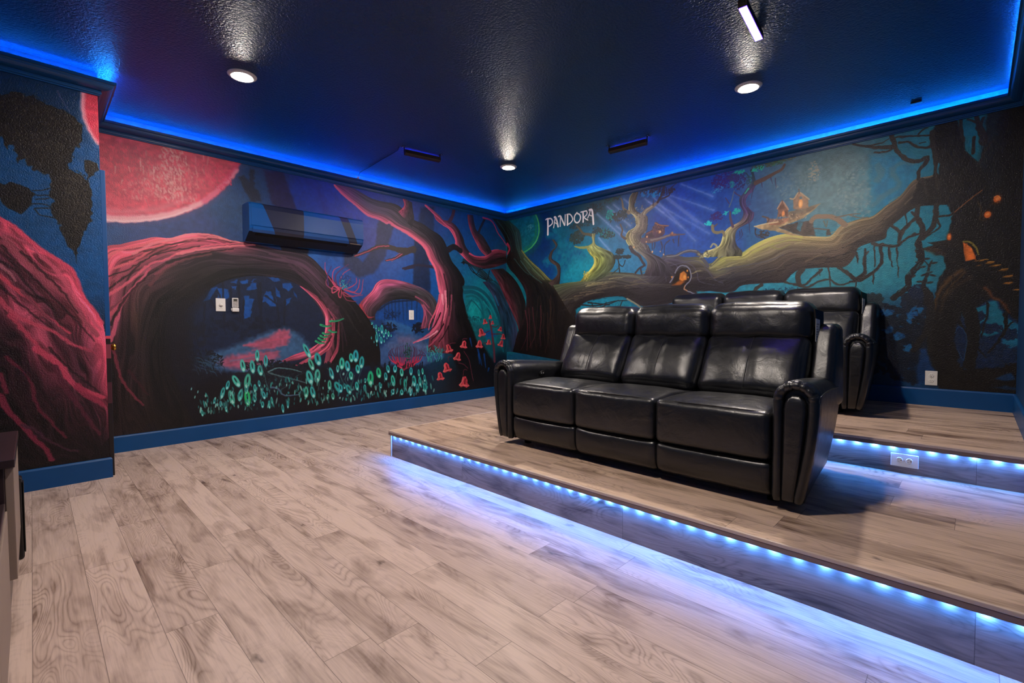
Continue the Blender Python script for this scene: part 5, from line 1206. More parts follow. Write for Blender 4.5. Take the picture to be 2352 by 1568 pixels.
MURAL_B = [
["wash",[[114,2495,"16404a"],[708,2527,"04305c"],[747,2162,"04306a"],[785,1799,"063e80"],[1016,2246,"085e78"],[1127,1886,"0a6c88"],[1444,1855,"1188a2"],[1271,1701,"10809c"],[1127,2575,"0e4258"],[1608,2545,"26505e"],[1801,2033,"2a78a4"],[2045,1797,"2f86b4"],[2042,2262,"22588a"],[2378,2505,"1e5490"],[2538,2233,"2454b4"],[2881,2500,"0f52b4"],[2739,2342,"1450b8"],[3112,2231,"1c52a8"],[2887,1900,"2c5cb4"],[3246,1856,"2c58a4"],[3528,2159,"345c8c"],[3492,1911,"2c6496"],[3715,2330,"44708c"],[3892,2412,"52757c"],[4065,2181,"5c8088"],[4226,2150,"628488"],[4190,2420,"58767a"],[4381,1937,"1f7f9c"],[4494,2134,"107aa4"],[4375,2304,"2f7e92"],[4602,2323,"157a9a"],[4707,2401,"14788c"],[4477,1489,"2a8ca0"],[4269,1431,"2a8494"],[4076,1522,"338c9c"],[4674,1402,"1f8298"],[4829,1459,"1c7286"],[4666,1787,"1f8398"],[4822,1799,"167a94"],[4704,1191,"0f4a70"],[4398,1053,"10304c"],[4685,839,"0e1c30"],[4635,588,"0a3a64"],[4934,1183,"0e3a5c"],[4980,2428,"107088"],[5130,853,"0c2a4c"],[5224,601,"0a2c50"],[1804,1285,"14708c"],[3336,1366,"2a88a4"],[3729,1387,"2f8ca0"],[1480,961,"0b3040"],[3343,796,"0b2a3c"],[2393,464,"0a1c28"]]],  # strong blues opposite the bar light include its glow, painted in
["poly",[-210,2819,335,2786,611,2664,715,2496,731,2314,667,2172,544,2065,375,2008,-216,2015],"0a4f5c",61.9,0.8,3,0.15],
["poly",[-115,2757,335,2712,578,2609,651,2476,667,2323,618,2220,528,2140,410,2086,315,2065,-120,2085],"0b6c7a",18.6,1,3,0.2],
["line",[570,2622,635,2491,651,2343,602,2229,511,2148,401,2099,298,2079],24.5,"52c060",0.9,18.4,12.2,0,2],
["line",[554,2576,594,2454,586,2304,519,2202,384,2132],42.8,"1c8a5c",0.7,30.6,30.6,0,2],
["cloud",436,2355,135,185,60,55.6,["137a88","1c8a96","0a5c6c"],0.5,0.35,0.4],
["cloud",478,2429,67,37,12,30.7,["6ab0b0"],0.5,0.4,0.4],
["cloud",1127,2116,117,80,26,74.7,["065a80","0a4a7c","0a6c90","0c7c98"],0.35,0.6,None],
["cloud",978,1958,121,82,26,76.1,["065a80","0a4a7c","0a6c90","0c7c98"],0.35,0.6,None],
["cloud",1199,1964,115,80,26,74.3,["065a80","0a4a7c","0a6c90","0c7c98"],0.35,0.6,None],
["cloud",1053,1835,119,81,26,75.6,["065a80","0a4a7c","0a6c90","0c7c98"],0.35,0.6,None],
["cloud",1284,2096,113,79,26,73.4,["065a80","0a4a7c","0a6c90","0c7c98"],0.35,0.6,None],
["cloud",903,2261,122,82,26,76.5,["065a80","0a4a7c","0a6c90","0c7c98"],0.35,0.6,None],
["cloud",1341,1921,111,79,26,73.1,["065a80","0a4a7c","0a6c90","0c7c98"],0.35,0.6,None],
["cloud",840,1913,124,83,26,77.3,["065a80","0a4a7c","0a6c90","0c7c98"],0.35,0.6,None],
["poly",[1053,1660,1270,1928,1478,1852,1578,1732,1444,1632],"1590a8",89.9,0.6,8,0.15],
["poly",[-120,2006,460,1826,665,1322,663,711,-324,544],"0c7482",50.8,0.9,5,0.15],
["ribbon",[-1012,2136,-735,2037,-420,1835,-196,1649],[-1012,2082,-762,1969,-498,1772,-271,1551],[[0,["14303e","1c3a48"]],[1,["1c3a48","14303e"]]],0.25,10,0.05,1],
["ribbon",[-524,1721,-321,1519,-198,1310,-114,1055,-81,633],[-244,1720,-51,1573,89,1302,203,1053,269,646],[[0,["3a3050","24304c","154258","0f5060"]],[1,["0f5060","154258","24304c","3a3050"]]],0.25,10,0.05,1],
["line",[-99,1609,112,1301,203,1070],19.4,"0f7a88",0.6,None,6.5,0,2],
["ribbon",[-343,1898,-171,1681,-40,1472,123,1218,248,972,269,646],[-73,1892,114,1761,250,1621,350,1455,393,1293,337,972,380,650],[[0,["6a3040","30242a","1c1718"]],[0.5,["7a3444","2c2022","181312"]],[1,["3a2226","1a1514","120f0e"]]],0.28,12,0.05,1],
["ribbon",[-300,2684,-165,2520,-46,2371,12,2231,35,2097,-1,2001,69,1879,206,1754,339,1600,405,1452,393,1261,338,1117,225,906,132,641],[26,2607,254,2427,309,2259,341,2096,514,1943,701,1794,852,1668,960,1638,1027,1559,1112,1406,1205,1255,1278,1151,1296,903,1315,539],[[0,["1a2224","1c2c2c","22423f","244a48"]],[0.2,["171314","1a1c1a","233430","2a4440"]],[0.38,["141011","17130f","20241c","40503c","5a6a48"]],[0.5,["2a1a1a","15120f","191612","3c4030","6e6e40"]],[0.62,["30191d","15110f","14110f","181411","221d17"]],[1,["0f0c0b","120e0c","100d0b","0f0c0b"]]],0.26,30,0.07,1],
["line",[-516,2724,-362,2668,-263,2585,-178,2438,-70,2324,0,2232],26.4,"d03a62",0.85,13.2,6.6,0.2,2],
["line",[24,2246,70,2175,23,2098],45.1,"c83858",0.85,22.6,6.4,0.2,2],
["line",[95,2531,186,2340,208,2207,297,2004],15.8,"35605a",0.85,7.9,6.3,0.2,2],
["line",[-189,2624,-45,2470,71,2289,116,2121],16.2,"2c5450",0.85,8.1,6.5,0.2,2],
["line",[319,2114,471,1955,660,1813,842,1661],24.5,"8a8a4c",0.85,12.2,6.1,0.2,2],
["line",[363,1998,535,1839,742,1668],18.4,"5a7a60",0.85,9.2,6.1,0.2,2],
["line",[297,1972,492,1764,701,1625],18.5,"40605a",0.85,9.3,6.2,0.2,2],
["line",[209,2401,253,2202,275,2103],12.6,"3f6a64",0.85,6.3,6.3,0.2,2],
["line",[162,2018,384,1805,556,1728],18.8,"2f4a48",0.85,9.4,6.3,0.2,2],
["line",[804,1209,807,1025,810,825,761,653],14.5,"3a2420",0.75,6.0,6.0,0.3,2],
["line",[635,1447,618,1260,590,1056,714,885],14.7,"2c1e1c",0.75,6.1,6.1,0.3,2],
["line",[531,1280,538,1091,576,885,594,712],14.8,"2c1e1c",0.75,6.2,6.2,0.3,2],
["line",[865,1442,852,1260,868,1061,838,893],14.4,"3a2420",0.75,6.0,6.0,0.3,2],
["line",[534,1304,524,1114,556,909,585,736],14.9,"2c1e1c",0.75,6.2,6.2,0.3,2],
["line",[439,1466,439,1275,491,1067,504,892],15.0,"221a17",0.75,6.2,6.2,0.3,2],
["line",[674,1451,688,1265,697,1063,748,892],14.6,"2c1e1c",0.75,6.1,6.1,0.3,2],
["line",[731,1201,734,1015,753,814,766,644],14.6,"2c1e1c",0.75,6.1,6.1,0.3,2],
["line",[867,1312,854,1130,807,930,910,764],14.4,"3a2420",0.75,6.0,6.0,0.3,2],
["line",[694,1264,737,1077,649,874,690,703],14.6,"2c1e1c",0.75,6.1,6.1,0.3,2],
["line",[676,1309,684,1122,666,919,682,748],14.7,"6a303c",0.75,6.1,6.1,0.3,2],
["line",[389,1246,425,1054,426,846,415,669],15.1,"6a303c",0.75,6.3,6.3,0.3,2],
["line",[375,1250,429,1057,400,848,293,668],15.1,"5a2833",0.75,6.3,6.3,0.3,2],
["line",[836,1385,870,1201,789,1002,898,835],14.4,"33261e",0.75,6.0,6.0,0.3,2],
["line",[917,1241,891,1060,930,862,903,694],14.3,"2c221c",0.75,6.0,6.0,0.3,2],
["line",[455,1278,465,1087,474,880,495,705],15.0,"5a2833",0.75,6.2,6.2,0.3,2],
["line",[524,1292,552,1102,571,896,459,719],14.9,"5a2833",0.75,6.2,6.2,0.3,2],
["line",[610,1365,614,1177,591,973,635,801],14.8,"221a17",0.75,6.1,6.1,0.3,2],
["line",[875,1406,849,1224,890,1026,876,858],14.3,"2c221c",0.75,6.0,6.0,0.3,2],
["line",[873,1286,853,1104,820,904,830,735],14.4,"33261e",0.75,6.0,6.0,0.3,2],
["ribbon",[882,2202,950,2103,862,2038,826,1951,882,1885,960,1833,979,1726,901,1657,822,1617],[921,2197,979,2115,902,2034,882,1945,960,1893,1027,1827,1027,1678,1008,1575,998,1485],[[0,["3c3230","4c4440","2a2624"]],[1,["4a3c38","3a302e","221e1c"]]],0.2,6,0.05,1],
["line",[2583,2471,3063,2226],41.8,"7a9ae0",0.3,60.3,32.5,0.3,2],
["line",[2583,2471,3063,2226],15.8,"a8c4f4",0.38,18.6,11.6,0.4,2],
["line",[2382,2489,2870,1935],43.0,"7a9ae0",0.3,62.1,33.4,0.3,2],
["line",[2382,2489,2870,1935],16.2,"a8c4f4",0.38,19.1,11.9,0.4,2],
["line",[2278,2488,2714,2105],43.7,"7a9ae0",0.3,63.1,34.0,0.3,2],
["line",[2278,2488,2714,2105],16.5,"a8c4f4",0.38,19.4,12.1,0.4,2],
["line",[2440,2395,3017,1993],42.4,"7a9ae0",0.3,61.2,33.0,0.3,2],
["line",[2440,2395,3017,1993],16.0,"a8c4f4",0.38,18.8,11.8,0.4,2],
["line",[1857,2500,1974,2391],47.0,"7a9ae0",0.3,67.9,36.6,0.3,2],
["line",[1857,2500,1974,2391],17.8,"a8c4f4",0.38,20.9,13.1,0.4,2],
["line",[2710,2567,3052,2371],41.4,"7a9ae0",0.3,59.8,32.2,0.3,2],
["line",[2710,2567,3052,2371],15.6,"a8c4f4",0.38,18.4,11.5,0.4,2],
["line",[1765,2494,2087,2208],47.0,"7a9ae0",0.3,67.9,36.5,0.3,2],
["line",[1765,2494,2087,2208],17.7,"a8c4f4",0.38,20.9,13.0,0.4,2],
["line",[1616,2428,2000,2078],47.7,"7a9ae0",0.3,68.9,37.1,0.3,2],
["line",[1616,2428,2000,2078],18.0,"a8c4f4",0.38,21.2,13.3,0.4,2],
["line",[1644,2125,1807,1945],48.3,"7a9ae0",0.3,69.8,37.6,0.3,2],
["line",[1644,2125,1807,1945],18.3,"a8c4f4",0.38,21.5,13.4,0.4,2],
["line",[1897,2236,2113,2052],46.6,"7a9ae0",0.3,67.4,36.3,0.3,2],
["line",[1897,2236,2113,2052],17.6,"a8c4f4",0.38,20.7,13.0,0.4,2],
["line",[2550,2457,2968,2078],42.2,"7a9ae0",0.3,61.0,32.8,0.3,2],
["line",[2550,2457,2968,2078],15.9,"a8c4f4",0.38,18.8,11.7,0.4,2],
["line",[2506,2476,2888,2129],42.5,"7a9ae0",0.3,61.5,33.1,0.3,2],
["line",[2506,2476,2888,2129],16.1,"a8c4f4",0.38,18.9,11.8,0.4,2],
["line",[1998,2540,2110,2443],46.2,"7a9ae0",0.3,66.7,35.9,0.3,2],
["line",[1998,2540,2110,2443],17.4,"a8c4f4",0.38,20.5,12.8,0.4,2],
["line",[2325,2447,2508,2290],44.2,"7a9ae0",0.3,63.8,34.3,0.3,2],
["line",[2325,2447,2508,2290],16.7,"a8c4f4",0.38,19.6,12.3,0.4,2],
["poly",[2495,2488,2658,2507,3102,2134,3018,1877,2767,1968],"2c58c4",186.4,0.3,10,0.15],
["poly",[4107,2511,4358,2480,4391,2039,4361,1966,4116,2007,4085,2191],"60848c",59.9,0.6,8,0.15],  # pale grey haze: downlight glare on the wall, put into the paint
["poly",[4365,2455,4654,2375,4658,2205,4484,2038,4423,2018,4376,2197],"107ca4",43.0,0.75,8,0.15],
["line",[4655,2338,4567,2344,4515,2304,4540,2231,4565,2173,4506,2125,4428,2094],39.1,"3c7c8c",0.85,39.1,17.8,0,6],
["line",[4423,2356,4442,2290,4419,2242],50.7,"3c7c8c",0.85,50.7,18.1,0,6],
["line",[4391,2039,4452,2089],43.6,"3c7c8c",0.85,43.6,18.2,0,6],
["cloud",4258,2069,139,337,240,26.2,["7a9498","6c8c94","86a0a0"],0.35,0.6,None],  # grey specks painting the downlight's reflection on rough plaster
["cloud",3859,2340,212,159,200,23.9,["6a8a92","5a7c88"],0.35,0.6,None],
["cloud",3961,2416,48,94,50,23.5,["a09c84","8c9288"],0.6,0.5,None],
["cloud",4485,1089,144,109,260,40.1,["0e1a2a","12202f","0c1626"],0.85,0.6,None],
["cloud",4678,1192,81,141,260,38.7,["101c30","0e1a2c","14202e"],0.85,0.6,None],
["cloud",4394,1238,74,52,120,40.7,["1a2c34","142430"],0.85,0.6,None],
["cloud",4683,910,135,176,420,38.8,["0c1420","101826","0e1a2c"],0.85,0.6,None],
["cloud",4661,661,136,107,200,39.1,["0c1626","0a1a30"],0.85,0.6,None],
["cloud",4490,833,173,219,300,40.2,["0c1626","0e1c30"],0.85,0.6,None],
["cloud",4702,1296,53,49,80,38.4,["10203a"],0.85,0.6,None],
["cloud",4504,1136,34,29,16,32.7,["0f5c90","14649a","0c4c84"],0.7,0.6,None],
["cloud",4653,1086,22,50,16,31.8,["0f5c90","14649a","0c4c84"],0.7,0.6,None],
["cloud",4692,1138,32,35,16,31.6,["0f5c90","14649a","0c4c84"],0.7,0.6,None],
["cloud",4515,987,34,22,16,32.7,["0f5c90","14649a","0c4c84"],0.7,0.6,None],
["cloud",4590,937,33,32,16,32.3,["0f5c90","14649a","0c4c84"],0.7,0.6,None],
["cloud",4644,838,16,32,16,32.0,["0f5c90","14649a","0c4c84"],0.7,0.6,None],
["ribbon",[902,1582,1127,1597,1348,1605,1512,1649,1702,1679,1834,1684,2092,1653,2286,1633,2531,1813,2768,1769,2921,1753,3019,1675,3179,1736,3340,1741,3445,1811,3578,1866,3729,1887,3884,1850,4064,1818,4113,1835,4173,1899,4297,1936,4393,1947,4485,2021,4573,2083,4658,2192,4773,2208,4825,2270],[1257,1103,1306,1216,1390,1310,1566,1365,1773,1383,1964,1385,2047,1350,2129,1321,2277,1250,2562,1270,2873,1363,3022,1392,3165,1366,3273,1374,3360,1431,3600,1437,3735,1436,3789,1502,3871,1548,4069,1546,4205,1542,4269,1615,4296,1691,4365,1723,4475,1749,4494,1822,4547,1875,4662,1969,4788,1971,4881,1957],[[0,["4c5a40","4a4c40","3a3632","2a2624","221e1c"]],[0.15,["6a7450","55584a","44423c","302c2c","282426"]],[0.3,["5a5c58","4a4650","383238","2c282c","28242a"]],[0.42,["54546a","3c3440","302832","2a2228","28222a"]],[0.55,["c0c068","7a7a54","4c4a4c","38343c","2c282e"]],[0.66,["c4b870","7c7258","5c5248","443a36","33292a"]],[0.8,["9a8660","76664e","5a4c40","443830","382e2a"]],[1,["5c5244","463c34","342c26","241e1b","1c1815"]]],0.2,34,0.06,1],
["line",[1410,1579,1803,1607,2162,1530,2596,1478],13.0,"6a6a58",0.75,6.5,10.4,0.25,2],
["line",[1545,1625,1926,1650,2219,1577],13.2,"747a60",0.75,6.6,10.6,0.25,2],
["line",[1271,1360,1803,1500,2276,1497,2596,1453],13.0,"54504a",0.75,6.5,10.4,0.25,2],
["line",[3344,1732,3453,1801,3590,1856,3744,1877,3873,1840],33.4,"c4c468",0.75,16.7,8.3,0.25,2],
["line",[3446,1747,3602,1800,3759,1826,3867,1813],20.7,"b0b060",0.75,10.3,8.3,0.25,2],
["line",[3610,1787,3686,1753,3778,1791],16.5,"8c8c50",0.75,8.2,8.2,0.25,2],
["line",[3119,1603,3333,1620,3574,1649,3724,1696],17.1,"55545c",0.75,8.6,8.6,0.25,2],
["line",[4173,1895,4307,1927,4399,1942,4490,2017],14.8,"a08c64",0.75,7.4,7.4,0.25,2],
["line",[3905,1617,4073,1678,4233,1736,4383,1827,4553,1981],15.1,"6e5e4c",0.75,7.5,7.5,0.25,2],
["line",[2984,1523,3335,1498,3651,1558],17.5,"2c2a34",0.75,8.7,8.7,0.25,2],
["line",[2594,1695,2889,1715,3075,1516,3164,1465],11.5,"5c5a72",0.75,5.8,9.2,0.25,2],
["line",[2437,1808,2793,1701,2890,1599,2915,1504,3076,1448],9.4,"66647c",0.75,4.7,9.4,0.25,2],
["line",[2542,1749,2670,1679,2646,1547],9.6,"66647c",0.75,4.8,9.6,0.25,2],
["line",[2426,1784,2517,1678,2544,1529],9.8,"5c5a72",0.75,4.9,9.8,0.25,2],
["line",[4006,1724,4201,1759,4383,1864],11.4,"84725a",0.75,5.7,7.6,0.25,2],
["line",[1926,1598,2104,1626,2331,1519],10.3,"7a7c6a",0.75,5.1,10.3,0.25,2],
["line",[3801,1730,3832,1735,3864,1732],13.4,"6c6450",0.6,4.0,4.8,0.35,4],
["line",[3374,1448,3449,1471,3522,1486],12.8,"1c1818",0.6,4.3,5.2,0.35,4],
["line",[1841,1415,1952,1427,2059,1427],18.1,"241e1e",0.6,5.3,6.3,0.35,4],
["line",[3472,1681,3508,1692,3543,1695],14.6,"6c6450",0.6,4.2,5.1,0.35,4],
["line",[2217,1382,2335,1392,2451,1393],16.2,"2c2626",0.6,5.0,6.0,0.35,4],
["line",[1615,1454,1753,1467,1887,1469],19.2,"1c1818",0.6,5.4,6.5,0.35,4],
["line",[3468,1731,3544,1748,3618,1757],12.1,"9c9468",0.6,4.2,5.1,0.35,4],
["line",[4288,1720,4326,1734,4364,1740],8.8,"241e1e",0.6,3.7,4.5,0.35,4],
["line",[2871,1603,2905,1613,2940,1613],11.9,"b0a878",0.6,4.6,5.6,0.35,4],
["line",[2863,1442,2965,1465,3065,1479],17.0,"241e1e",0.6,4.6,5.5,0.35,4],
["line",[1167,1315,1239,1326,1309,1326],15.3,"1c1818",0.6,5.7,6.9,0.35,4],
["line",[2640,1441,2752,1460,2861,1468],14.1,"1c1818",0.6,4.7,5.7,0.35,4],
["line",[1394,1490,1451,1499,1507,1497],13.7,"5c5648",0.6,5.6,6.7,0.35,4],
["line",[4173,1757,4230,1772,4285,1779],11.1,"6c6450",0.6,3.8,4.5,0.35,4],
["line",[3541,1483,3605,1499,3668,1507],9.5,"1c1818",0.6,4.2,5.0,0.35,4],
["line",[2495,1429,2576,1440,2655,1442],18.9,"1c1818",0.6,4.9,5.8,0.35,4],
["line",[1514,1311,1573,1321,1631,1320],15.7,"1c1818",0.6,5.5,6.6,0.35,4],
["line",[1941,1384,2046,1395,2148,1395],11.7,"1c1818",0.6,5.2,6.2,0.35,4],
["line",[1619,1565,1748,1576,1872,1575],11.5,"8a8468",0.6,5.4,6.5,0.35,4],
["line",[2801,1526,2879,1542,2956,1549],17.7,"5c5648",0.6,4.7,5.6,0.35,4],
["line",[1611,1484,1743,1497,1870,1498],18.3,"6c6450",0.6,5.4,6.5,0.35,4],
["line",[4074,1618,4109,1627,4145,1628],13.5,"241e1e",0.6,3.9,4.6,0.35,4],
["line",[3478,1519,3511,1531,3544,1534],11.4,"1c1818",0.6,4.3,5.1,0.35,4],
["line",[3903,1568,3970,1576,4036,1576],13.4,"241e1e",0.6,4.0,4.7,0.35,4],
["line",[1267,1372,1335,1383,1402,1382],12.7,"5c5648",0.6,5.7,6.8,0.35,4],
["line",[4440,1885,4473,1904,4506,1916],8.9,"241e1e",0.6,3.6,4.3,0.35,4],
["line",[4092,1845,4144,1855,4194,1857],13.4,"8a8468",0.6,3.8,4.6,0.35,4],
["line",[2275,1464,2312,1470,2349,1467],16.4,"1c1818",0.6,5.0,6.0,0.35,4],
["line",[4593,1982,4629,2014,4664,2038],8.7,"241e1e",0.6,3.5,4.2,0.35,4],
["line",[1692,1516,1734,1523,1775,1520],17.0,"7a6c56",0.6,5.4,6.5,0.35,4],
["line",[2782,1432,2884,1453,2983,1464],15.8,"241e1e",0.6,4.7,5.6,0.35,4],
["line",[4122,1632,4179,1646,4234,1652],13.7,"241e1e",0.6,3.8,4.6,0.35,4],
["line",[2597,1582,2636,1590,2675,1588],14.6,"7a6c56",0.6,4.8,5.8,0.35,4],
["line",[2417,1709,2475,1715,2532,1712],16.6,"9c9468",0.6,4.9,5.9,0.35,4],
["line",[1735,1561,1818,1570,1900,1568],16.1,"8a8468",0.6,5.3,6.4,0.35,4],
["line",[3636,1814,3704,1824,3771,1826],11.1,"9c9468",0.6,4.1,4.9,0.35,4],
["line",[3594,1788,3677,1801,3758,1805],14.8,"9c9468",0.6,4.1,5.0,0.35,4],
["line",[4255,1667,4290,1679,4325,1684],14.3,"2c2626",0.6,3.7,4.5,0.35,4],
["line",[1262,1257,1361,1271,1458,1274],20.9,"1c1818",0.6,5.7,6.8,0.35,4],
["line",[1065,1369,1229,1387,1387,1393],13.4,"6c6450",0.6,5.7,6.9,0.35,4],
["line",[4191,1647,4220,1657,4250,1659],14.9,"1c1818",0.6,3.8,4.5,0.35,4],
["line",[2110,1511,2228,1520,2343,1519],19.3,"6c6450",0.6,5.1,6.1,0.35,4],
["line",[1632,1534,1724,1544,1815,1543],19.9,"5c5648",0.6,5.4,6.5,0.35,4],
["line",[4086,1684,4119,1692,4152,1693],9.4,"241e1e",0.6,3.9,4.6,0.35,4],
["line",[4602,2014,4659,2066,4715,2111],10.6,"7a6c56",0.6,3.5,4.2,0.35,4],
["line",[3065,1476,3122,1493,3179,1501],18.0,"2c2626",0.6,4.5,5.4,0.35,4],
["line",[1698,1425,1817,1437,1934,1438],11.1,"241e1e",0.6,5.3,6.4,0.35,4],
["line",[3054,1663,3104,1677,3154,1682],16.5,"9c9468",0.6,4.5,5.4,0.35,4],
["line",[4167,1585,4192,1594,4217,1595],8.2,"2c2626",0.6,3.8,4.6,0.35,4],
["line",[1680,1409,1733,1418,1786,1416],15.5,"1c1818",0.6,5.4,6.5,0.35,4],
["line",[3442,1537,3496,1554,3550,1561],13.9,"1c1818",0.6,4.3,5.1,0.35,4],
["line",[4591,1982,4628,2015,4664,2040],8.2,"241e1e",0.6,3.5,4.2,0.35,4],
["line",[3971,1572,4045,1583,4117,1587],9.9,"241e1e",0.6,3.9,4.7,0.35,4],
["line",[3094,1625,3127,1636,3159,1638],12.2,"9c9468",0.6,4.5,5.4,0.35,4],
["line",[1563,1392,1634,1402,1703,1402],19.1,"1c1818",0.6,5.5,6.6,0.35,4],
["line",[2283,1417,2384,1426,2483,1425],13.2,"241e1e",0.6,5.0,6.0,0.35,4],
["line",[1458,1431,1592,1444,1723,1447],21.4,"7a6c56",0.6,5.5,6.6,0.35,4],
["line",[3023,1506,3056,1517,3088,1519],10.1,"6c6450",0.6,4.5,5.5,0.35,4],
["line",[2010,1501,2101,1510,2190,1508],16.5,"6c6450",0.6,5.2,6.2,0.35,4],
["line",[1420,1289,1476,1299,1531,1298],20.9,"2c2626",0.6,5.6,6.7,0.35,4],
["line",[2579,1594,2664,1606,2748,1608],14.0,"7a6c56",0.6,4.8,5.7,0.35,4],
["line",[3408,1679,3466,1696,3524,1704],10.3,"b0a878",0.6,4.3,5.1,0.35,4],
["line",[2990,1519,3052,1535,3113,1543],14.7,"5c5648",0.6,4.5,5.5,0.35,4],
["line",[2767,1576,2817,1587,2866,1588],12.4,"6c6450",0.6,4.7,5.6,0.35,4],
["line",[1955,1449,2091,1460,2222,1461],13.0,"1c1818",0.6,5.2,6.2,0.35,4],
["line",[1342,1384,1498,1401,1649,1406],17.9,"2c2626",0.6,5.6,6.7,0.35,4],
["line",[2095,1541,2176,1548,2257,1546],18.1,"5c5648",0.6,5.1,6.1,0.35,4],
["line",[3734,1592,3800,1601,3865,1602],14.2,"2c2626",0.6,4.1,4.9,0.35,4],
["line",[4500,2043,4531,2065,4562,2079],9.6,"9c9468",0.6,3.6,4.3,0.35,4],
["line",[2291,1367,2343,1374,2396,1372],13.8,"2c2626",0.6,5.0,6.0,0.35,4],
["line",[2389,1720,2492,1727,2592,1725],17.3,"8a8468",0.6,4.9,5.9,0.35,4],
["line",[1817,1507,1866,1515,1914,1511],16.1,"6c6450",0.6,5.3,6.4,0.35,4],
["line",[2080,1359,2138,1367,2196,1365],11.9,"241e1e",0.6,5.1,6.2,0.35,4],
["line",[3296,1423,3387,1453,3476,1474],14.7,"2c2626",0.6,4.3,5.2,0.35,4],
["line",[3879,1735,3932,1740,3985,1737],10.4,"5c5648",0.6,4.0,4.8,0.35,4],
["line",[2003,1422,2125,1433,2243,1433],15.1,"2c2626",0.6,5.1,6.2,0.35,4],
["line",[3491,1498,3525,1510,3558,1513],11.2,"2c2626",0.6,4.2,5.1,0.35,4],
["line",[3573,1563,3644,1578,3712,1585],10.9,"2c2626",0.6,4.2,5.0,0.35,4],
["line",[2141,1459,2182,1466,2224,1463],16.7,"1c1818",0.6,5.1,6.1,0.35,4],
["line",[3202,1558,3259,1578,3315,1588],11.2,"7a6c56",0.6,4.4,5.3,0.35,4],
["line",[3542,1556,3576,1567,3610,1569],11.1,"2c2626",0.6,4.2,5.0,0.35,4],
["line",[1800,1602,1891,1611,1981,1608],14.7,"b0a878",0.6,5.3,6.3,0.35,4],
["line",[2722,1379,2793,1394,2863,1399],13.5,"2c2626",0.6,4.7,5.7,0.35,4],
["line",[1490,1357,1536,1365,1582,1363],11.1,"1c1818",0.6,5.5,6.6,0.35,4],
["line",[1466,1549,1614,1561,1758,1563],21.4,"9c9468",0.6,5.5,6.6,0.35,4],
["line",[4552,1945,4577,1966,4602,1979],13.0,"2c2626",0.6,3.5,4.3,0.35,4],
["line",[3956,1620,4023,1630,4087,1631],9.0,"241e1e",0.6,3.9,4.7,0.35,4],
["line",[2218,1341,2284,1350,2349,1348],15.3,"1c1818",0.6,5.1,6.1,0.35,4],
["line",[3303,1629,3378,1653,3453,1667],16.5,"7a6c56",0.6,4.3,5.2,0.35,4],
["line",[3861,1718,3923,1722,3984,1719],11.5,"6c6450",0.6,4.0,4.8,0.35,4],
["line",[4301,1793,4328,1804,4354,1807],12.6,"6c6450",0.6,3.7,4.5,0.35,4],
["line",[4063,1589,4125,1602,4186,1607],13.2,"241e1e",0.6,3.9,4.6,0.35,4],
["line",[1447,1534,1590,1546,1729,1548],16.7,"b0a878",0.6,5.5,6.6,0.35,4],
["line",[4183,1744,4232,1757,4281,1763],13.0,"5c5648",0.6,3.8,4.5,0.35,4],
["line",[2138,1556,2237,1564,2335,1561],15.7,"7a6c56",0.6,5.1,6.1,0.35,4],
["line",[1536,1368,1602,1378,1668,1377],21.6,"241e1e",0.6,5.5,6.6,0.35,4],
["line",[4295,1806,4325,1818,4356,1822],13.4,"7a6c56",0.6,3.7,4.5,0.35,4],
["line",[3899,1561,3962,1568,4023,1568],8.6,"1c1818",0.6,4.0,4.8,0.35,4],
["line",[1696,1542,1793,1552,1887,1550],14.7,"7a6c56",0.6,5.4,6.4,0.35,4],
["line",[4346,1839,4412,1865,4476,1884],9.7,"5c5648",0.6,3.7,4.4,0.35,4],
["line",[1332,1280,1457,1296,1578,1300],16.7,"1c1818",0.6,5.6,6.7,0.35,4],
["line",[4038,1807,4110,1819,4180,1822],13.4,"b0a878",0.6,3.8,4.6,0.35,4],
["line",[3028,1627,3074,1640,3120,1644],18.0,"b0a878",0.6,4.5,5.4,0.35,4],
["line",[1355,1451,1488,1465,1618,1467],17.1,"7a6c56",0.6,5.6,6.7,0.35,4],
["line",[4403,1895,4457,1921,4510,1940],11.4,"6c6450",0.6,3.6,4.3,0.35,4],
["line",[2024,1475,2115,1484,2204,1482],10.6,"5c5648",0.6,5.2,6.2,0.35,4],
["line",[3096,1602,3160,1621,3223,1630],12.6,"b0a878",0.6,4.5,5.4,0.35,4],
["line",[3678,1825,3711,1832,3743,1830],8.9,"8a8468",0.6,4.1,4.9,0.35,4],
["line",[4182,1705,4202,1713,4221,1713],13.2,"1c1818",0.6,3.8,4.6,0.35,4],
["line",[2238,1654,2338,1661,2435,1657],11.4,"9c9468",0.6,5.0,6.0,0.35,4],
["line",[3207,1651,3287,1675,3365,1691],17.0,"8a8468",0.6,4.4,5.3,0.35,4],
["line",[4215,1719,4286,1739,4355,1752],13.4,"1c1818",0.6,3.7,4.5,0.35,4],
["line",[4315,1813,4379,1835,4441,1849],10.7,"5c5648",0.6,3.7,4.4,0.35,4],
["line",[3181,1469,3208,1481,3236,1484],15.0,"1c1818",0.6,4.4,5.3,0.35,4],
["line",[3815,1788,3880,1792,3944,1788],10.9,"b0a878",0.6,4.0,4.8,0.35,4],
["line",[1438,1566,1497,1575,1556,1572],14.6,"9c9468",0.6,5.5,6.7,0.35,4],
["line",[3251,1451,3330,1479,3408,1497],11.2,"2c2626",0.6,4.4,5.2,0.35,4],
["line",[3108,1400,3166,1420,3224,1430],14.9,"241e1e",0.6,4.5,5.4,0.35,4],
["line",[3516,1783,3558,1794,3599,1796],10.9,"b0a878",0.6,4.2,5.0,0.35,4],
["line",[1501,1380,1632,1394,1758,1397],12.4,"1c1818",0.6,5.5,6.6,0.35,4],
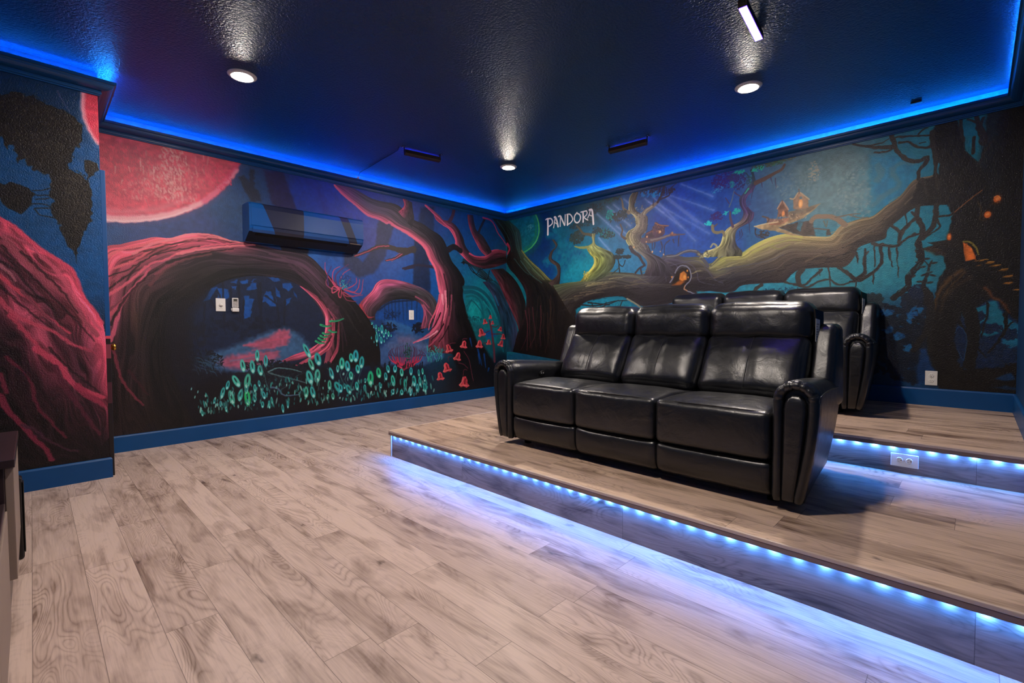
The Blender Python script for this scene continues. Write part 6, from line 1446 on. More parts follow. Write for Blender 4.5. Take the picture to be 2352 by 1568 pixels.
["line",[3925,1590,3948,1595,3971,1592],9.9,"1c1818",0.6,4.0,4.8,0.35,4],
["line",[2441,1417,2555,1431,2666,1435],11.6,"1c1818",0.6,4.9,5.8,0.35,4],
["line",[3980,1634,4043,1643,4105,1645],11.3,"2c2626",0.6,3.9,4.7,0.35,4],
["line",[3610,1495,3670,1509,3730,1514],13.9,"1c1818",0.6,4.1,5.0,0.35,4],
["line",[3673,1544,3714,1553,3754,1554],14.4,"1c1818",0.6,4.1,4.9,0.35,4],
["line",[2996,1438,3059,1456,3120,1465],15.1,"2c2626",0.6,4.5,5.5,0.35,4],
["line",[3079,1523,3160,1546,3239,1559],17.4,"7a6c56",0.6,4.5,5.4,0.35,4],
["line",[3541,1483,3593,1497,3643,1503],13.4,"241e1e",0.6,4.2,5.0,0.35,4],
["line",[3198,1689,3230,1701,3262,1704],17.6,"8a8468",0.6,4.4,5.3,0.35,4],
["line",[4029,1671,4063,1679,4097,1678],9.1,"1c1818",0.6,3.9,4.7,0.35,4],
["line",[2820,1587,2889,1602,2957,1607],14.8,"b0a878",0.6,4.6,5.6,0.35,4],
["line",[4068,1613,4088,1619,4109,1618],11.5,"241e1e",0.6,3.9,4.6,0.35,4],
["line",[4137,1821,4201,1835,4264,1842],9.5,"8a8468",0.6,3.8,4.5,0.35,4],
["line",[3188,1446,3266,1472,3341,1489],15.4,"241e1e",0.6,4.4,5.3,0.35,4],
["line",[4466,1956,4485,1969,4503,1975],13.7,"7a6c56",0.6,3.6,4.3,0.35,4],
["line",[3382,1460,3426,1476,3468,1483],10.7,"1c1818",0.6,4.3,5.2,0.35,4],
["line",[1018,1225,1154,1244,1287,1250],21.9,"2c2626",0.6,5.8,6.9,0.35,4],
["line",[4195,1881,4251,1896,4306,1902],13.0,"8a8468",0.6,3.8,4.5,0.35,4],
["line",[4522,2004,4539,2018,4557,2025],10.0,"6c6450",0.6,3.6,4.3,0.35,4],
["line",[1120,1290,1258,1307,1392,1312],20.4,"2c2626",0.6,5.7,6.9,0.35,4],
["line",[3213,1627,3299,1654,3383,1671],15.9,"b0a878",0.6,4.4,5.3,0.35,4],
["line",[4460,1867,4502,1893,4544,1911],10.9,"2c2626",0.6,3.6,4.3,0.35,4],
["line",[1264,1410,1359,1422,1451,1423],16.5,"7a6c56",0.6,5.6,6.8,0.35,4],
["line",[3110,1627,3177,1646,3243,1656],11.2,"9c9468",0.6,4.5,5.4,0.35,4],
["line",[3419,1762,3477,1778,3535,1785],9.6,"b0a878",0.6,4.3,5.1,0.35,4],
["line",[1538,1564,1620,1573,1701,1571],12.8,"b0a878",0.6,5.5,6.6,0.35,4],
["line",[4039,1738,4090,1747,4140,1748],12.4,"7a6c56",0.6,3.9,4.6,0.35,4],
["line",[2790,1398,2876,1416,2961,1425],10.0,"241e1e",0.6,4.7,5.6,0.35,4],
["line",[3284,1560,3324,1575,3364,1582],16.0,"5c5648",0.6,4.4,5.2,0.35,4],
["line",[1566,1358,1665,1370,1763,1371],21.7,"1c1818",0.6,5.4,6.5,0.35,4],
["line",[2503,1801,2621,1789,2721,1823,2810,1834,2891,1811,2941,1749,2992,1681,3006,1652],28.1,"5c5c64",1,37.5,4.7,0,2],
["line",[2551,1800,2660,1800,2751,1834,2817,1841,2883,1823],9.5,"9a9c9c",0.9,None,4.7,0,2],
["line",[3037,1655,3131,1733,3187,1774,3269,1751,3340,1730],26.7,"6e6e54",1,26.7,4.4,0,2],
["line",[3047,1662,3131,1740,3196,1781,3287,1756],8.9,"aaa878",0.9,None,4.5,0,2],
["poly",[2613,1497,2644,1597,2697,1684,2770,1682,2822,1623,2823,1533,2762,1467,2624,1475],"20130e",9.5,1,2,0.15],
["poly",[2693,1532,2708,1602,2745,1624,2781,1586,2782,1526,2730,1509],"e08838",14.2,0.95,2,0.15],
["poly",[2613,1476,2698,1522,2761,1502,2709,1475],"b86420",19.1,0.9,4,0.15],
["dab",2756,1558,43,29,1.57,"f0a850",0.9,9],
["dab",2786,1621,24,19,1.57,"f0a040",1,7],
["dab",2797,1550,24,15,1.57,"e09048",1,7],
["dab",2614,1579,63,25,1.57,"d07428",1,7],
["dab",2612,1574,34,15,1.57,"f0a050",1,7],
["line",[2591,1508,2639,1587,2660,1636,2702,1678,2760,1678,2812,1634,2828,1572,2818,1513,2772,1471,2752,1437,2773,1411,2926,1344],16.6,"84869a",1,11.8,4.7,0,2],
["line",[2762,1462,2752,1432,2783,1405],11.8,"c08860",0.9,None,4.7,0,2],
["line",[2665,1626,2718,1662,2770,1657],9.5,"48484e",1,None,4.8,0,2],
["poly",[1285,1234,1445,1325,1773,1372,1988,1353,2118,1265,2222,1170,2222,1068,1342,1074],"1682a0",21.4,0.95,4,0.15],
["cloud",1804,1253,251,43,40,26.8,["125a78","1c4a5c"],0.6,0.5,None],
["line",[1376,1299,1612,1281,1866,1326,2047,1329],18.9,"26262a",0.95,10.8,5.4,0,2],
["line",[1445,1230,1677,1262,1928,1334],19.0,"26262a",0.95,10.9,5.4,0,2],
["line",[1710,1223,1754,1319],18.9,"26262a",0.95,10.8,5.4,0,2],
["line",[1928,1218,1988,1332],18.4,"26262a",0.95,10.5,5.3,0,2],
["line",[1479,1324,1804,1285],19.1,"26262a",0.95,10.9,5.5,0,2],
["line",[1579,1226,1533,1327],19.3,"26262a",0.95,11.1,5.5,0,2],
["line",[2047,1350,2164,1284,2278,1209],20.5,"8a8a78",1,None,5.1,0,2],
["poly",[2277,1239,2598,1259,2893,1343,3077,1380,3078,1244,2387,1206],"2a86a8",14.3,0.9,4,0.15],
["poly",[2892,1397,3182,1367,3309,1355,3414,1429,3583,1427,3743,1426,4071,1372,4301,1342,4303,1278,2893,1342],"2c8ea8",16.8,0.9,4,0.15],
["cloud",3692,1356,225,25,100,24.9,["15415c","1c5470"],0.8,0.5,None],
["poly",[3743,1443,3789,1501,3864,1538,3820,1438,3805,1405],"2a90a8",12.2,0.95,4,0.15],
["poly",[3911,1432,3953,1514,3990,1519,3969,1470],"2a90a8",11.9,0.95,4,0.15],
["line",[3879,1545,3842,1480,3859,1401],56.4,"3a322e",0.95,36.3,6.0,0,4],
["line",[4033,1532,3962,1462,3889,1399,3735,1435],24.0,"3a322e",0.95,16.0,6.0,0,4],
["line",[4082,1544,4094,1453,4099,1354],15.5,"3a322e",0.95,7.8,5.8,0,4],
["line",[4158,1538,4240,1466,4293,1422,4383,1455,4456,1542,4450,1690],29.8,"3a322e",0.95,22.3,5.6,0,4],
["line",[3813,1404,3926,1380,4013,1425,4091,1437,4161,1383,4274,1408],15.6,"3a322e",0.95,15.6,5.9,0,4],
["line",[4410,1702,4419,1530],11.0,"3a322e",0.95,7.3,5.5,0,4],
["line",[4508,1691,4530,1513],10.8,"3a322e",0.95,5.4,5.4,0,4],
["line",[4557,1662,4573,1418],10.7,"3a322e",0.95,5.4,5.4,0,4],
["line",[4459,1704,4551,1678,4603,1717,4667,1760],17.8,"3a322e",0.95,17.8,5.3,0,4],
["line",[4568,1706,4590,1778,4664,1887],24.7,"3a322e",0.95,21.2,5.3,0,4],
["line",[4523,1848,4590,1778],24.9,"3a322e",0.95,17.8,5.3,0,4],
["line",[4367,1653,4336,1593,4351,1473,4293,1422],14.9,"3a322e",0.95,26.0,5.6,0,4],
["line",[4673,1426,4638,1406,4628,1339,4588,1273],17.7,"3a322e",0.95,24.8,5.3,0,4],
["line",[3533,1421,3483,1388,3450,1326],34.2,"3a322e",0.95,34.2,6.4,0,4],
["line",[4402,1454,4406,1375],11.0,"3a322e",0.95,3.7,5.5,0,4],
["line",[4287,1423,4288,1359],11.3,"3a322e",0.95,3.8,5.6,0,4],
["line",[4011,1534,4019,1475],11.8,"3a322e",0.95,3.9,5.9,0,4],
["line",[4289,1653,4301,1557],15.0,"3a322e",0.95,5.6,5.6,0,4],
["line",[4397,1719,4435,1699,4466,1703],25.5,"3a322e",0.95,21.9,5.5,0,4],
["ribbon",[2128,2605,2076,2545,2067,2460,2067,2382,2139,2315,2157,2250,2153,2188,2060,2147,2024,2081,2052,1998,2141,1925,2254,1835,2306,1768,2306,1707,2273,1609],[2189,2585,2164,2512,2138,2440,2165,2373,2234,2323,2302,2289,2311,2211,2295,2122,2236,2068,2253,2012,2321,1943,2372,1853,2471,1797,2583,1690,2662,1573],[[0,["7a7458","5c5444","3c342e"]],[0.2,["b8b078","7c7460","4a4440"]],[0.4,["c4bc84","a89c88","7a7068","544c4a"]],[0.55,["d0cc80","a49c78","7a7264","54505c"]],[0.7,["8a8878","6c6a68","55545c","484450"]],[1,["342c34","322a36","342e3c","38323e"]]],0.32,16,0.08,1],
["line",[2243,2306,2285,2345,2352,2379,2433,2424],64.5,"8a8070",1,34.7,7.4,0.1,2],
["line",[2260,2318,2293,2359,2368,2391],14.9,"c8bc90",0.8,None,5.0,0,2],
["line",[2433,2424,2473,2484,2497,2539,2512,2595],29.1,"44323c",1,19.4,4.9,0,2],
["line",[2449,2444,2537,2464,2576,2479,2568,2532,2622,2572,2661,2593],19.2,"3a3040",1,7.2,4.8,0,2],
["line",[2376,2397,2384,2456],14.8,"54464c",1,4.9,4.9,0,2],
["line",[2068,2366,2013,2407,1986,2451,1977,2516,1958,2559],41.3,"7c7260",1,15.5,5.2,0,2],
["line",[2024,2065,1969,2112,1978,2182,1950,2250],31.2,"5c5048",1,15.6,5.2,0,2],
["line",[2238,2391,2242,2421],10.0,"8a7c68",1,None,5.0,0,2],
["line",[2088,1962,2123,1903,2203,1840,2246,1774,2280,1724],45.8,"423c44",1,25.4,5.1,0,2],
["line",[2272,1725,2203,1693,2160,1649],25.4,"3c3840",1,None,5.1,0,2],
["line",[2229,1690,2238,1628],20.3,"3c3840",1,None,5.1,0,2],
["cloud",2166,2194,148,305,90,20.3,["b4ac94","8a8070","5c5448"],0.5,0.6,None],
["cloud",2182,2347,102,71,40,20.2,["b4ac94","54483e"],0.5,0.6,None],
["cloud",2236,1968,101,71,40,20.2,["9a9284","54483e"],0.5,0.6,None],
["cloud",2324,2555,98,45,60,29.7,["1a84d8","1490d0","0f60a8"],0.85,0.5,None],
["cloud",2405,2520,64,39,20,29.4,["18a0d8"],0.85,0.5,None],
["cloud",1800,2378,56,64,40,31.8,["12a49c","10b0a0","0c7c80"],0.85,0.5,None],
["cloud",1719,2177,89,54,50,32.2,["2c3a3c","16807c","24464c"],0.85,0.5,None],
["cloud",1824,2575,124,42,50,31.6,["26383a","1c5a54","2c3c3a"],0.85,0.5,None],
["cloud",1582,2506,144,65,90,32.6,["2a3a40","26363c","31444a"],0.85,0.5,None],
["cloud",1953,2353,108,62,80,31.2,["33424a","2c3a3c"],0.85,0.5,None],
["cloud",1874,2340,86,53,30,31.5,["2c3a3c"],0.85,0.5,None],
["cloud",1305,2178,119,84,170,33.8,["33423c","3c4a44","2c3a38"],0.85,0.5,None],
["cloud",1284,2322,113,34,50,33.8,["2c3e40"],0.85,0.5,None],
["cloud",1609,2220,78,43,50,32.6,["384a4c","2c3c40"],0.85,0.5,None],
["cloud",1788,2141,88,43,50,31.9,["2a3a3c","2a7c78"],0.85,0.5,None],
["cloud",1443,2354,136,55,60,33.2,["283c40","30464a"],0.85,0.5,None],
["cloud",1949,1926,54,37,50,31.4,["2c383c"],0.85,0.5,None],
["cloud",1913,1862,85,21,50,31.6,["2c383c"],0.85,0.5,None],
["cloud",2045,1848,53,21,30,31.1,["2c383c"],0.85,0.5,None],
["cloud",2378,2579,162,39,60,29.5,["2c2c3c","34304a"],0.85,0.5,None],
["cloud",2536,2523,103,39,40,28.9,["342c40"],0.85,0.5,None],
["line",[1944,1675,1932,1781,1913,1862],21.0,"2c3438",1,13.1,5.3,0,2],
["line",[1932,1781,1986,1740,2021,1809],13.1,"2c3438",1,None,5.2,0,2],
["line",[1834,1658,1938,1728],13.2,"3c4440",1,None,5.3,0,2],
["ribbon",[1526,2187,1547,2079,1462,2031,1505,1944,1576,1866,1562,1798,1505,1732,1434,1679,1361,1601],[1589,2190,1589,2062,1699,1991,1834,1920,1881,1836,1867,1770,1821,1706,1741,1644,1618,1595],[[0,["8a8a58","6a6848"]],[0.25,["a8b06a","7c885a"]],[0.5,["c4c458","8a9850","667048","4a5444"]],[0.75,["b8b454","7c8a4c","5c6844","44503c"]],[1,["a09c4c","6a7444","505840","3c4238"]]],0.3,14,0.08,1],
["line",[1540,2173,1476,2194,1404,2215,1345,2283,1300,2325],38.9,"5c5642",1,22.2,5.6,0,2],
["line",[1476,2029,1360,2037,1271,2065],39.2,"8c9658",1,16.8,5.6,0,2],
["line",[1547,2184,1561,2101,1561,2042],16.4,"b0b47c",0.8,None,5.5,0,2],
["line",[1576,1890,1576,1796,1520,1731],27.5,"d4d070",0.7,16.5,11.0,0.2,2],
["cloud",1441,1679,41,50,26,27.9,["b0a448","8a7c30","c8c060"],0.9,0.5,None],
["poly",[2287,2092,2370,2126,2402,2197,2419,2202,2468,2165,2564,2143,2524,2119,2525,2060,2485,2035,2338,2009,2270,2041],"5c3e46",9.8,0.9,3,0.3],
["line",[2253,2020,2338,2002,2461,2008,2580,2030,2756,2020],63.5,"6a5a62",1,9.8,4.9,0,2],
["line",[2354,2007,2469,2015,2580,2033],19.6,"9a948c",0.7,None,4.9,0,2],
["line",[2402,2193,2468,2161,2564,2139],12.2,"c07850",0.8,None,4.9,0,2],
["line",[2295,2083,2378,2110],9.9,"9a5c50",0.8,None,5.0,0,2],
["cloud",2436,2117,85,49,50,19.6,["7c4c4c","44303c","a06a58"],0.7,0.5,None],
["dab",2464,2087,34,30,1.57,"f0a868",0.95,10],
["dab",2464,2087,17,15,1.57,"ffe6b8",0.9,5],
["dab",2611,2051,29,24,1.57,"f0a868",0.95,10],
["dab",2611,2051,14,12,1.57,"ffe6b8",0.9,5],
["dab",2304,2052,25,22,1.57,"f0a868",0.95,10],
["dab",2304,2052,12,11,1.57,"ffe6b8",0.9,5],
["dab",2372,1872,25,22,1.57,"f0a868",0.95,10],
["dab",2372,1872,12,11,1.57,"ffe6b8",0.9,5],
["dab",2511,1827,20,17,1.57,"f0a868",0.95,10],
["dab",2511,1827,10,8,1.57,"ffe6b8",0.9,5],
["dab",2136,1953,20,18,1.57,"f0a868",0.95,10],
["dab",2136,1953,10,9,1.57,"ffe6b8",0.9,5],
["dab",2296,1995,18,15,1.57,"f0a868",0.95,10],
["dab",2296,1995,9,8,1.57,"ffe6b8",0.9,5],
["dab",2470,1865,15,13,1.57,"f0a868",0.95,10],
["dab",2470,1865,7,6,1.57,"ffe6b8",0.9,5],
["poly",[2580,2052,2611,2066,2650,2042,2658,2019,2580,2030],"a86850",7.2,0.6,4,0.15],
["line",[2404,1970,2396,1903],14.8,"443c50",0.9,9.9,4.9,0,2],
["line",[2477,1976,2494,1915,2478,1871],14.7,"443c50",0.9,9.8,4.9,0,2],
["line",[2581,1978,2526,1933,2519,1830],14.6,"443c50",0.9,9.7,4.9,0,2],
["line",[2371,1975,2372,1899],14.9,"443c50",0.9,9.9,5.0,0,2],
["line",[2620,1980,2635,1942],14.4,"443c50",0.9,9.6,4.8,0,2],
["line",[2689,2008,2682,1900],14.3,"443c50",0.9,9.5,4.8,0,2],
["ribbon",[3435,2444,3385,2382,3350,2334,3320,2303,3325,2229,3357,2150,3327,2072,3220,2024,3166,1965,3121,1848,2987,1806,2948,1751],[3478,2417,3437,2345,3394,2308,3378,2238,3439,2145,3456,2134,3432,2056,3310,2001,3280,1931,3295,1837,3349,1766,3340,1725],[[0,["3a4c58","44345c"]],[0.35,["4a3c64","44345c"]],[0.55,["a89c6c","7a6a58","443450"]],[0.7,["cccc84","9c9c70","5c5850"]],[0.85,["c8c480","a09c6c","6a6854","40404c"]],[1,["b4b078","8c8c64","5c5c4c","54543c"]]],0.3,14,0.08,1],
["line",[3402,2379,3368,2340],17.1,"2fc08c",0.8,12.9,4.3,0.1,2],
["line",[3453,2422,3443,2496,3425,2554],29.7,"2c4450",1,21.2,4.2,0,2],
["line",[3418,2430,3422,2501],10.6,"28b088",0.8,None,4.3,0,2],
["line",[3469,2423,3536,2440,3625,2473,3696,2501,3719,2539],45.5,"5a463c",1,20.7,4.1,0.1,2],
["line",[3374,2539,3409,2486],10.7,"2a5058",1,None,4.3,0,2],
["line",[3052,2067,3062,2008,3110,1987,3156,1990,3175,1945],31.4,"8c8464",1,26.9,4.5,0,2],
["line",[3256,2028,3233,2115,3228,2181],26.4,"5c4a5c",1,17.6,4.4,0,2],
["line",[3218,2230,3244,2299,3266,2388],13.1,"5c7080",1,8.8,4.4,0,2],
["line",[3217,2267,3180,2330],8.8,"4a3c64",1,None,4.4,0,2],
["line",[3320,2322,3270,2368],13.0,"4c4068",1,None,4.3,0,2],
["line",[3071,2055,3099,2079],13.5,"6c5a5c",1,None,4.5,0,2],
["cloud",2987,1776,92,41,50,22.9,["a09c70","c0bc84","54544c"],0.7,0.5,None],
["line",[3035,1848,3063,1879,3097,1851,3083,1828],18.1,"b8b488",0.9,None,4.5,0,2],
["line",[3439,2145,3423,2048],10.7,"3c3454",0.8,4.3,4.3,0,2],
["line",[3445,2370,3429,2274],10.6,"3c3454",0.8,4.3,4.3,0,2],
["line",[3337,1988,3347,1922,3303,1882],10.9,"3c3454",0.8,4.3,4.3,0,2],
["line",[3320,1972,3329,1915],10.9,"3c3454",0.8,4.3,4.3,0,2],
["line",[3642,2426,3647,2329],10.3,"3c3454",0.8,4.1,4.1,0,2],
["line",[3601,2444,3618,2379],10.3,"3c3454",0.8,4.1,4.1,0,2],
["line",[3520,2408,3529,2362],10.5,"3c3454",0.8,4.2,4.2,0,2],
["line",[3467,1978,3485,1895,3577,1874],10.6,"3c3454",0.8,4.2,4.2,0,2],
["line",[3406,2078,3421,1931],10.7,"3c3454",0.8,4.3,4.3,0,2],
["cloud",3169,2510,139,88,260,22.1,["3a2a74","2e2a80","442c6a"],0.85,0.5,None],
["cloud",3089,2157,71,45,80,22.4,["3c2a78","44306c"],0.85,0.5,None],
["cloud",3314,2452,67,69,60,21.6,["3a3470","34305c"],0.85,0.5,None],
["cloud",3304,2559,58,17,40,21.6,["18b49c","1cc8a4"],0.85,0.5,None],
["cloud",3485,2551,55,21,40,21.1,["1cb890","20c89c"],0.85,0.5,None],
["cloud",3247,2456,21,35,20,21.8,["1c98a8","188c90"],0.85,0.5,None],
["cloud",3286,2176,42,26,30,21.8,["1cb4a4","14c4b0"],0.85,0.5,None],
["cloud",3184,2179,22,18,12,22.1,["20c8c0"],0.85,0.5,None],
["cloud",3005,2098,36,27,26,22.7,["28d8d8","30e8e0"],0.85,0.5,None],
["cloud",3095,2431,62,36,40,22.3,["2c58b0","2c78c0","3aa0c8"],0.85,0.5,None],
["cloud",3404,2233,24,26,20,21.4,["3a5080"],0.85,0.5,None],
["cloud",3409,2459,40,51,20,21.3,["2c5460"],0.85,0.5,None],
["cloud",3534,2582,117,33,70,20.9,["3c5448","2c6a54","4c4c3c"],0.85,0.5,None],
["cloud",3640,2575,90,29,50,20.6,["3c5c44","4c5c44","3a8054"],0.85,0.5,None],
["cloud",3742,2593,73,24,40,20.2,["4c5c54","5c6450"],0.85,0.5,None],
["cloud",3286,2522,84,43,60,21.7,["3c3a70","34406c"],0.85,0.5,None],
["poly",[3656,1969,3842,1984,3953,1983,3969,1897,3985,1837,3882,1846,3767,1909],"4c4038",12.0,0.95,4,0.3],
["poly",[3824,1918,3842,1984,3880,1978,3859,1896],"3a7488",8.0,0.8,4,0.15],
["poly",[3458,1998,3575,2012,3663,2020,3765,2039,4016,2122,3952,2067,3879,2012,3735,1974,3672,1957,3882,1846,3768,1875,3649,1926,3526,1961],"a8906a",8.2,1,3,0.25],
["poly",[3566,2062,3663,2038,3765,2039,3857,2032,3688,1981,3591,1996],"a06c54",8.2,0.8,3,0.3],
["poly",[3757,2092,3840,2103,4016,2122,3916,2057,3766,2004],"7c6c58",8.0,0.95,3,0.3],
["poly",[3663,2060,3670,2150,3704,2205,3752,2127,3761,2044],"7a5646",6.1,1,2,0.3],
["poly",[3799,2110,3793,2205,3842,2264,3917,2182,3919,2102,3841,2095],"8c7058",6.0,1,2,0.3],
["line",[3662,2134,3704,2196,3756,2113],12.3,"b48c74",0.9,None,4.1,0,2],
["line",[3770,2214,3801,2204,3842,2256,3925,2176],12.0,"b49c7c",0.9,None,4.0,0,2],
["line",[3705,2179,3704,2209],8.2,"6a4c40",1,None,4.1,0,2],
["line",[3842,2247,3841,2285],8.0,"6a5448",1,None,4.0,0,2],
["dab",3714,2080,57,26,1.57,"f09a58",0.95,8],
["dab",3856,2151,80,35,1.57,"f0a45c",0.95,8],
["dab",3855,2147,40,18,1.57,"ffc880",0.9,8],
["dab",3858,2202,24,21,1.57,"4c6c7c",0.9,8],
["line",[3532,2085,3590,2054,3575,2016],12.6,"5c4c44",1,16.7,4.2,0,2],
["line",[3458,1998,3575,2012,3672,2010],10.5,"d8c898",0.8,None,4.2,0,2],
["cloud",3765,2030,146,41,90,16.2,["c0a484","6a5444","8c7458"],0.6,0.5,None],
["cloud",3543,1914,55,34,40,21.0,["3c3434","54443c"],0.8,0.5,None],
["line",[3475,1977,3476,1923,3560,1871],8.5,"3c3434",1,None,4.2,0,2],
["line",[3946,1976,3968,2006,4025,2005,4095,1990,4151,1956,4199,1905],38.7,"84705c",1,42.6,5.8,0.1,3],
["line",[4130,1980,4231,1988,4310,1983],15.1,"6c6458",1,5.7,3.8,0,2],
["line",[4224,1989,4297,1953,4361,1943],11.2,"6c6458",0.9,7.4,3.7,0,2],
["line",[3969,1906,4083,1877],11.7,"5c5850",1,None,3.9,0,2],
["poly",[4063,1826,4062,1876,4083,1881,4098,1830],"4c443c",5.8,0.9,4,0.15],
["line",[4040,1962,4062,1909,4068,1957],9.7,"5c6860",1,None,3.9,0,2],
["poly",[4761,2556,4892,2600,5050,2594,5058,2471,5026,2235,4977,2305,4942,2406,4936,2479,4880,2577],"0f7086",9.8,1,3,0.15],
["poly",[4775,2619,4889,2618,4936,2479,4948,2355,4987,2297,5030,2234,5054,2408,5064,2612,5327,2604,5379,366,4849,484,4759,821,4765,939,4789,1133,4804,1283,4813,1368,4856,1464,4842,1563,4714,1635,4857,1690,4877,1791,4887,1886,4856,1982,4788,1971,4715,1987,4635,2002,4685,2183,4773,2194,4779,2412,4754,2517],"15110f",10.1,1,5,0.3],
["poly",[5050,2594,5135,2605,5119,2358,5059,2182,5026,2229],"1c2a30",44.8,0.8,8,0.15],
["cloud",4914,2117,122,199,300,29.9,["1c1816","241e1b","120f0e","2a231e"],0.5,0.4,1.0],
["cloud",5132,1753,112,383,400,28.8,["1a1613","0f0d0c","201a16"],0.5,0.4,1.0],
["poly",[5053,2472,5141,2352,5147,2068,5083,1921,5055,2151],"1c1e24",57.5,0.6,8,0.15],
["poly",[5025,1156,5107,1219,5147,1203,5189,1123,5239,1066,5279,981,5282,841,5246,769,5148,710,5045,696,4964,751,4917,903,4931,1024,4962,1128],"0d2344",13.0,1,5,0.3],
["poly",[5028,1152,5087,1183,5089,1067,5054,1031],"13708a",6.5,0.95,4,0.15],
["poly",[5102,1205,5137,1203,5185,1095,5187,980,5102,936,5055,965,5100,1067],"137088",12.9,0.9,4,0.15],
["poly",[5200,1080,5259,1023,5276,897,5224,853,5164,880,5202,981],"12688a",12.7,0.9,4,0.15],
["poly",[4951,1121,4972,1132,4984,1098,4968,1068],"12608c",10.0,0.9,4,0.15],
["cloud",5116,1002,59,32,90,25.9,["0c1c34","0e223e","142848"],0.85,0.6,None],
["cloud",5212,959,39,38,60,25.5,["0c1c34","0e223e","142848"],0.85,0.6,None],
["cloud",5058,1097,23,29,40,26.2,["0c1c34","0e223e","142848"],0.85,0.6,None],
["cloud",5176,801,80,84,160,25.7,["0c1c34","0e223e","142848"],0.85,0.6,None],
["cloud",5084,848,55,79,120,26.2,["0c1c34","0e223e","142848"],0.85,0.6,None],
["cloud",4991,756,48,67,50,26.7,["0c1c34","0e223e","142848"],0.85,0.6,None],
["line",[4982,1172,5017,1038,5020,906,5008,720],86.2,"15120f",1,66.3,5.0,0,4],
["line",[5094,1198,5096,1111,5075,1009,5069,936],13.0,"15120f",1,8.2,4.9,0,4],
["line",[5189,1109,5192,995,5163,923,5110,820],22.5,"15120f",1,12.9,4.8,0,4],
["line",[5192,995,5225,1052],9.5,"15120f",1,9.5,4.8,0,4],
["line",[4918,1129,4947,1039,4997,964],26.8,"15120f",1,10.0,5.0,0,4],
["line",[5053,847,5096,783],9.8,"15120f",1,9.8,4.9,0,4],
["line",[4919,964,4948,1016,4987,935,4975,755],6.0,"1f4c7c",0.7,None,3.3,0,2],
["line",[4935,844,4970,755],5.0,"1f4c7c",0.6,None,3.4,0,2],
["poly",[5145,626,5223,682,5249,627,5180,614],"0e3a6a",12.8,0.8,4,0.15],
["poly",[5121,559,5201,580,5289,560,5251,549],"0c3460",12.8,0.7,4,0.15],
["poly",[4725,837,4760,838,4792,700,4827,655,4713,537,4698,663],"0c3c74",21.0,0.8,4,0.15],
["line",[4950,1448,4896,1400,4847,1336,4815,1254,4797,1147],30.5,"5c4022",0.8,15.3,17.0,0.35,4],
["line",[4994,1386,4925,1331,4861,1236,4835,1131],26.9,"3c2c1e",0.7,13.5,16.8,0.35,4],
["line",[4795,1132,4775,978,4783,823],27.7,"2a2622",0.8,13.8,17.3,0.35,4],
["line",[5079,1307,5127,1225,5167,1195,5209,1116],22.5,"6a3c1c",0.8,11.2,16.1,0.35,4],
["line",[4966,1425,4897,1340,4844,1237],13.5,"7a5428",0.6,6.7,16.8,0.35,4],
["line",[5032,1332,5074,1286],13.1,"3c2c1e",0.6,6.5,16.3,0.35,4],
["poly",[4948,1666,4972,1644,4994,1605,5022,1551,5028,1513,5022,1521,4974,1541,4962,1608],"c8601c",6.6,1,2,0.15],
["poly",[4957,1647,4978,1637,4997,1620,5013,1575,5016,1545,5012,1524,4975,1512,4964,1550,4958,1603],"e8742c",6.6,1,2,0.2],
["line",[4950,1665,4988,1657,5020,1616,5032,1579,5026,1595,5037,1557],13.1,"8c7c30",0.9,9.8,3.3,0.2,2],
["line",[4972,1645,4962,1602,4972,1516],9.9,"b05a20",0.8,None,3.3,0,2],
["poly",[5011,1507,5030,1514,5065,1513,5068,1506,5047,1502],"8c5c24",6.5,0.95,2,0.35],
["poly",[5072,1486,5088,1494,5119,1494,5121,1486,5103,1482],"8c5c24",6.5,0.95,2,0.35],
["poly",[5095,1462,5113,1471,5147,1470,5150,1462,5129,1458],"8c5c24",6.4,0.95,2,0.35],
["poly",[5140,1425,5159,1435,5194,1435,5196,1426,5175,1421],"8c5c24",6.4,0.95,2,0.35],
["poly",[5166,1379,5185,1391,5219,1392,5222,1382,5201,1375],"8c5c24",6.3,0.95,2,0.35],
["poly",[5167,1329,5186,1341,5220,1343,5223,1332,5202,1325],"8c5c24",6.3,0.95,2,0.35],
["poly",[5219,1279,5233,1287,5259,1288,5261,1281,5245,1277],"8c5c24",6.3,0.95,2,0.35],
["poly",[5023,1473,5034,1478,5055,1478,5056,1473,5044,1471],"8c5c24",6.5,0.95,2,0.35],
["line",[5090,1495,5121,1496],6.5,"c88c3c",0.8,None,3.2,0,2],
["line",[5126,1468,5156,1469],6.4,"c88c3c",0.8,None,3.2,0,2],
["line",[5160,1436,5194,1438],6.4,"c88c3c",0.8,None,3.2,0,2],
["line",[5049,1513,5090,1514],6.5,"c88c3c",0.8,None,3.2,0,2],
["dab",5128,1952,81,57,1.57,"5a2c14",0.6,16],
["dab",5128,1952,54,38,1.57,"e06a28",1,6],
["dab",5128,1955,22,19,1.57,"ff9c50",0.9,6],
["dab",5080,1847,73,55,1.57,"5a2c14",0.6,16],
["dab",5080,1847,48,37,1.57,"e06a28",1,6],
["dab",5080,1850,19,18,1.57,"ff9c50",0.9,6],
["dab",4873,1709,81,37,1.57,"5a2c14",0.6,17],
["dab",4873,1709,54,25,1.57,"e06a28",1,7],
["dab",4873,1712,22,12,1.57,"ff9c50",0.9,7],
["line",[5110,1970,5128,1977,5143,1956],4.8,"ff9c50",1,None,3.2,0,2],
["line",[4791,1868,4819,1878,4864,1875,4897,1895,4965,1961,5048,2032,5062,2065],16.6,"2c221c",1,10.0,3.3,0,2],
["line",[4902,1898,4965,1961,5045,2033],7.2,"8a5428",0.9,6.6,3.3,0.2,2],
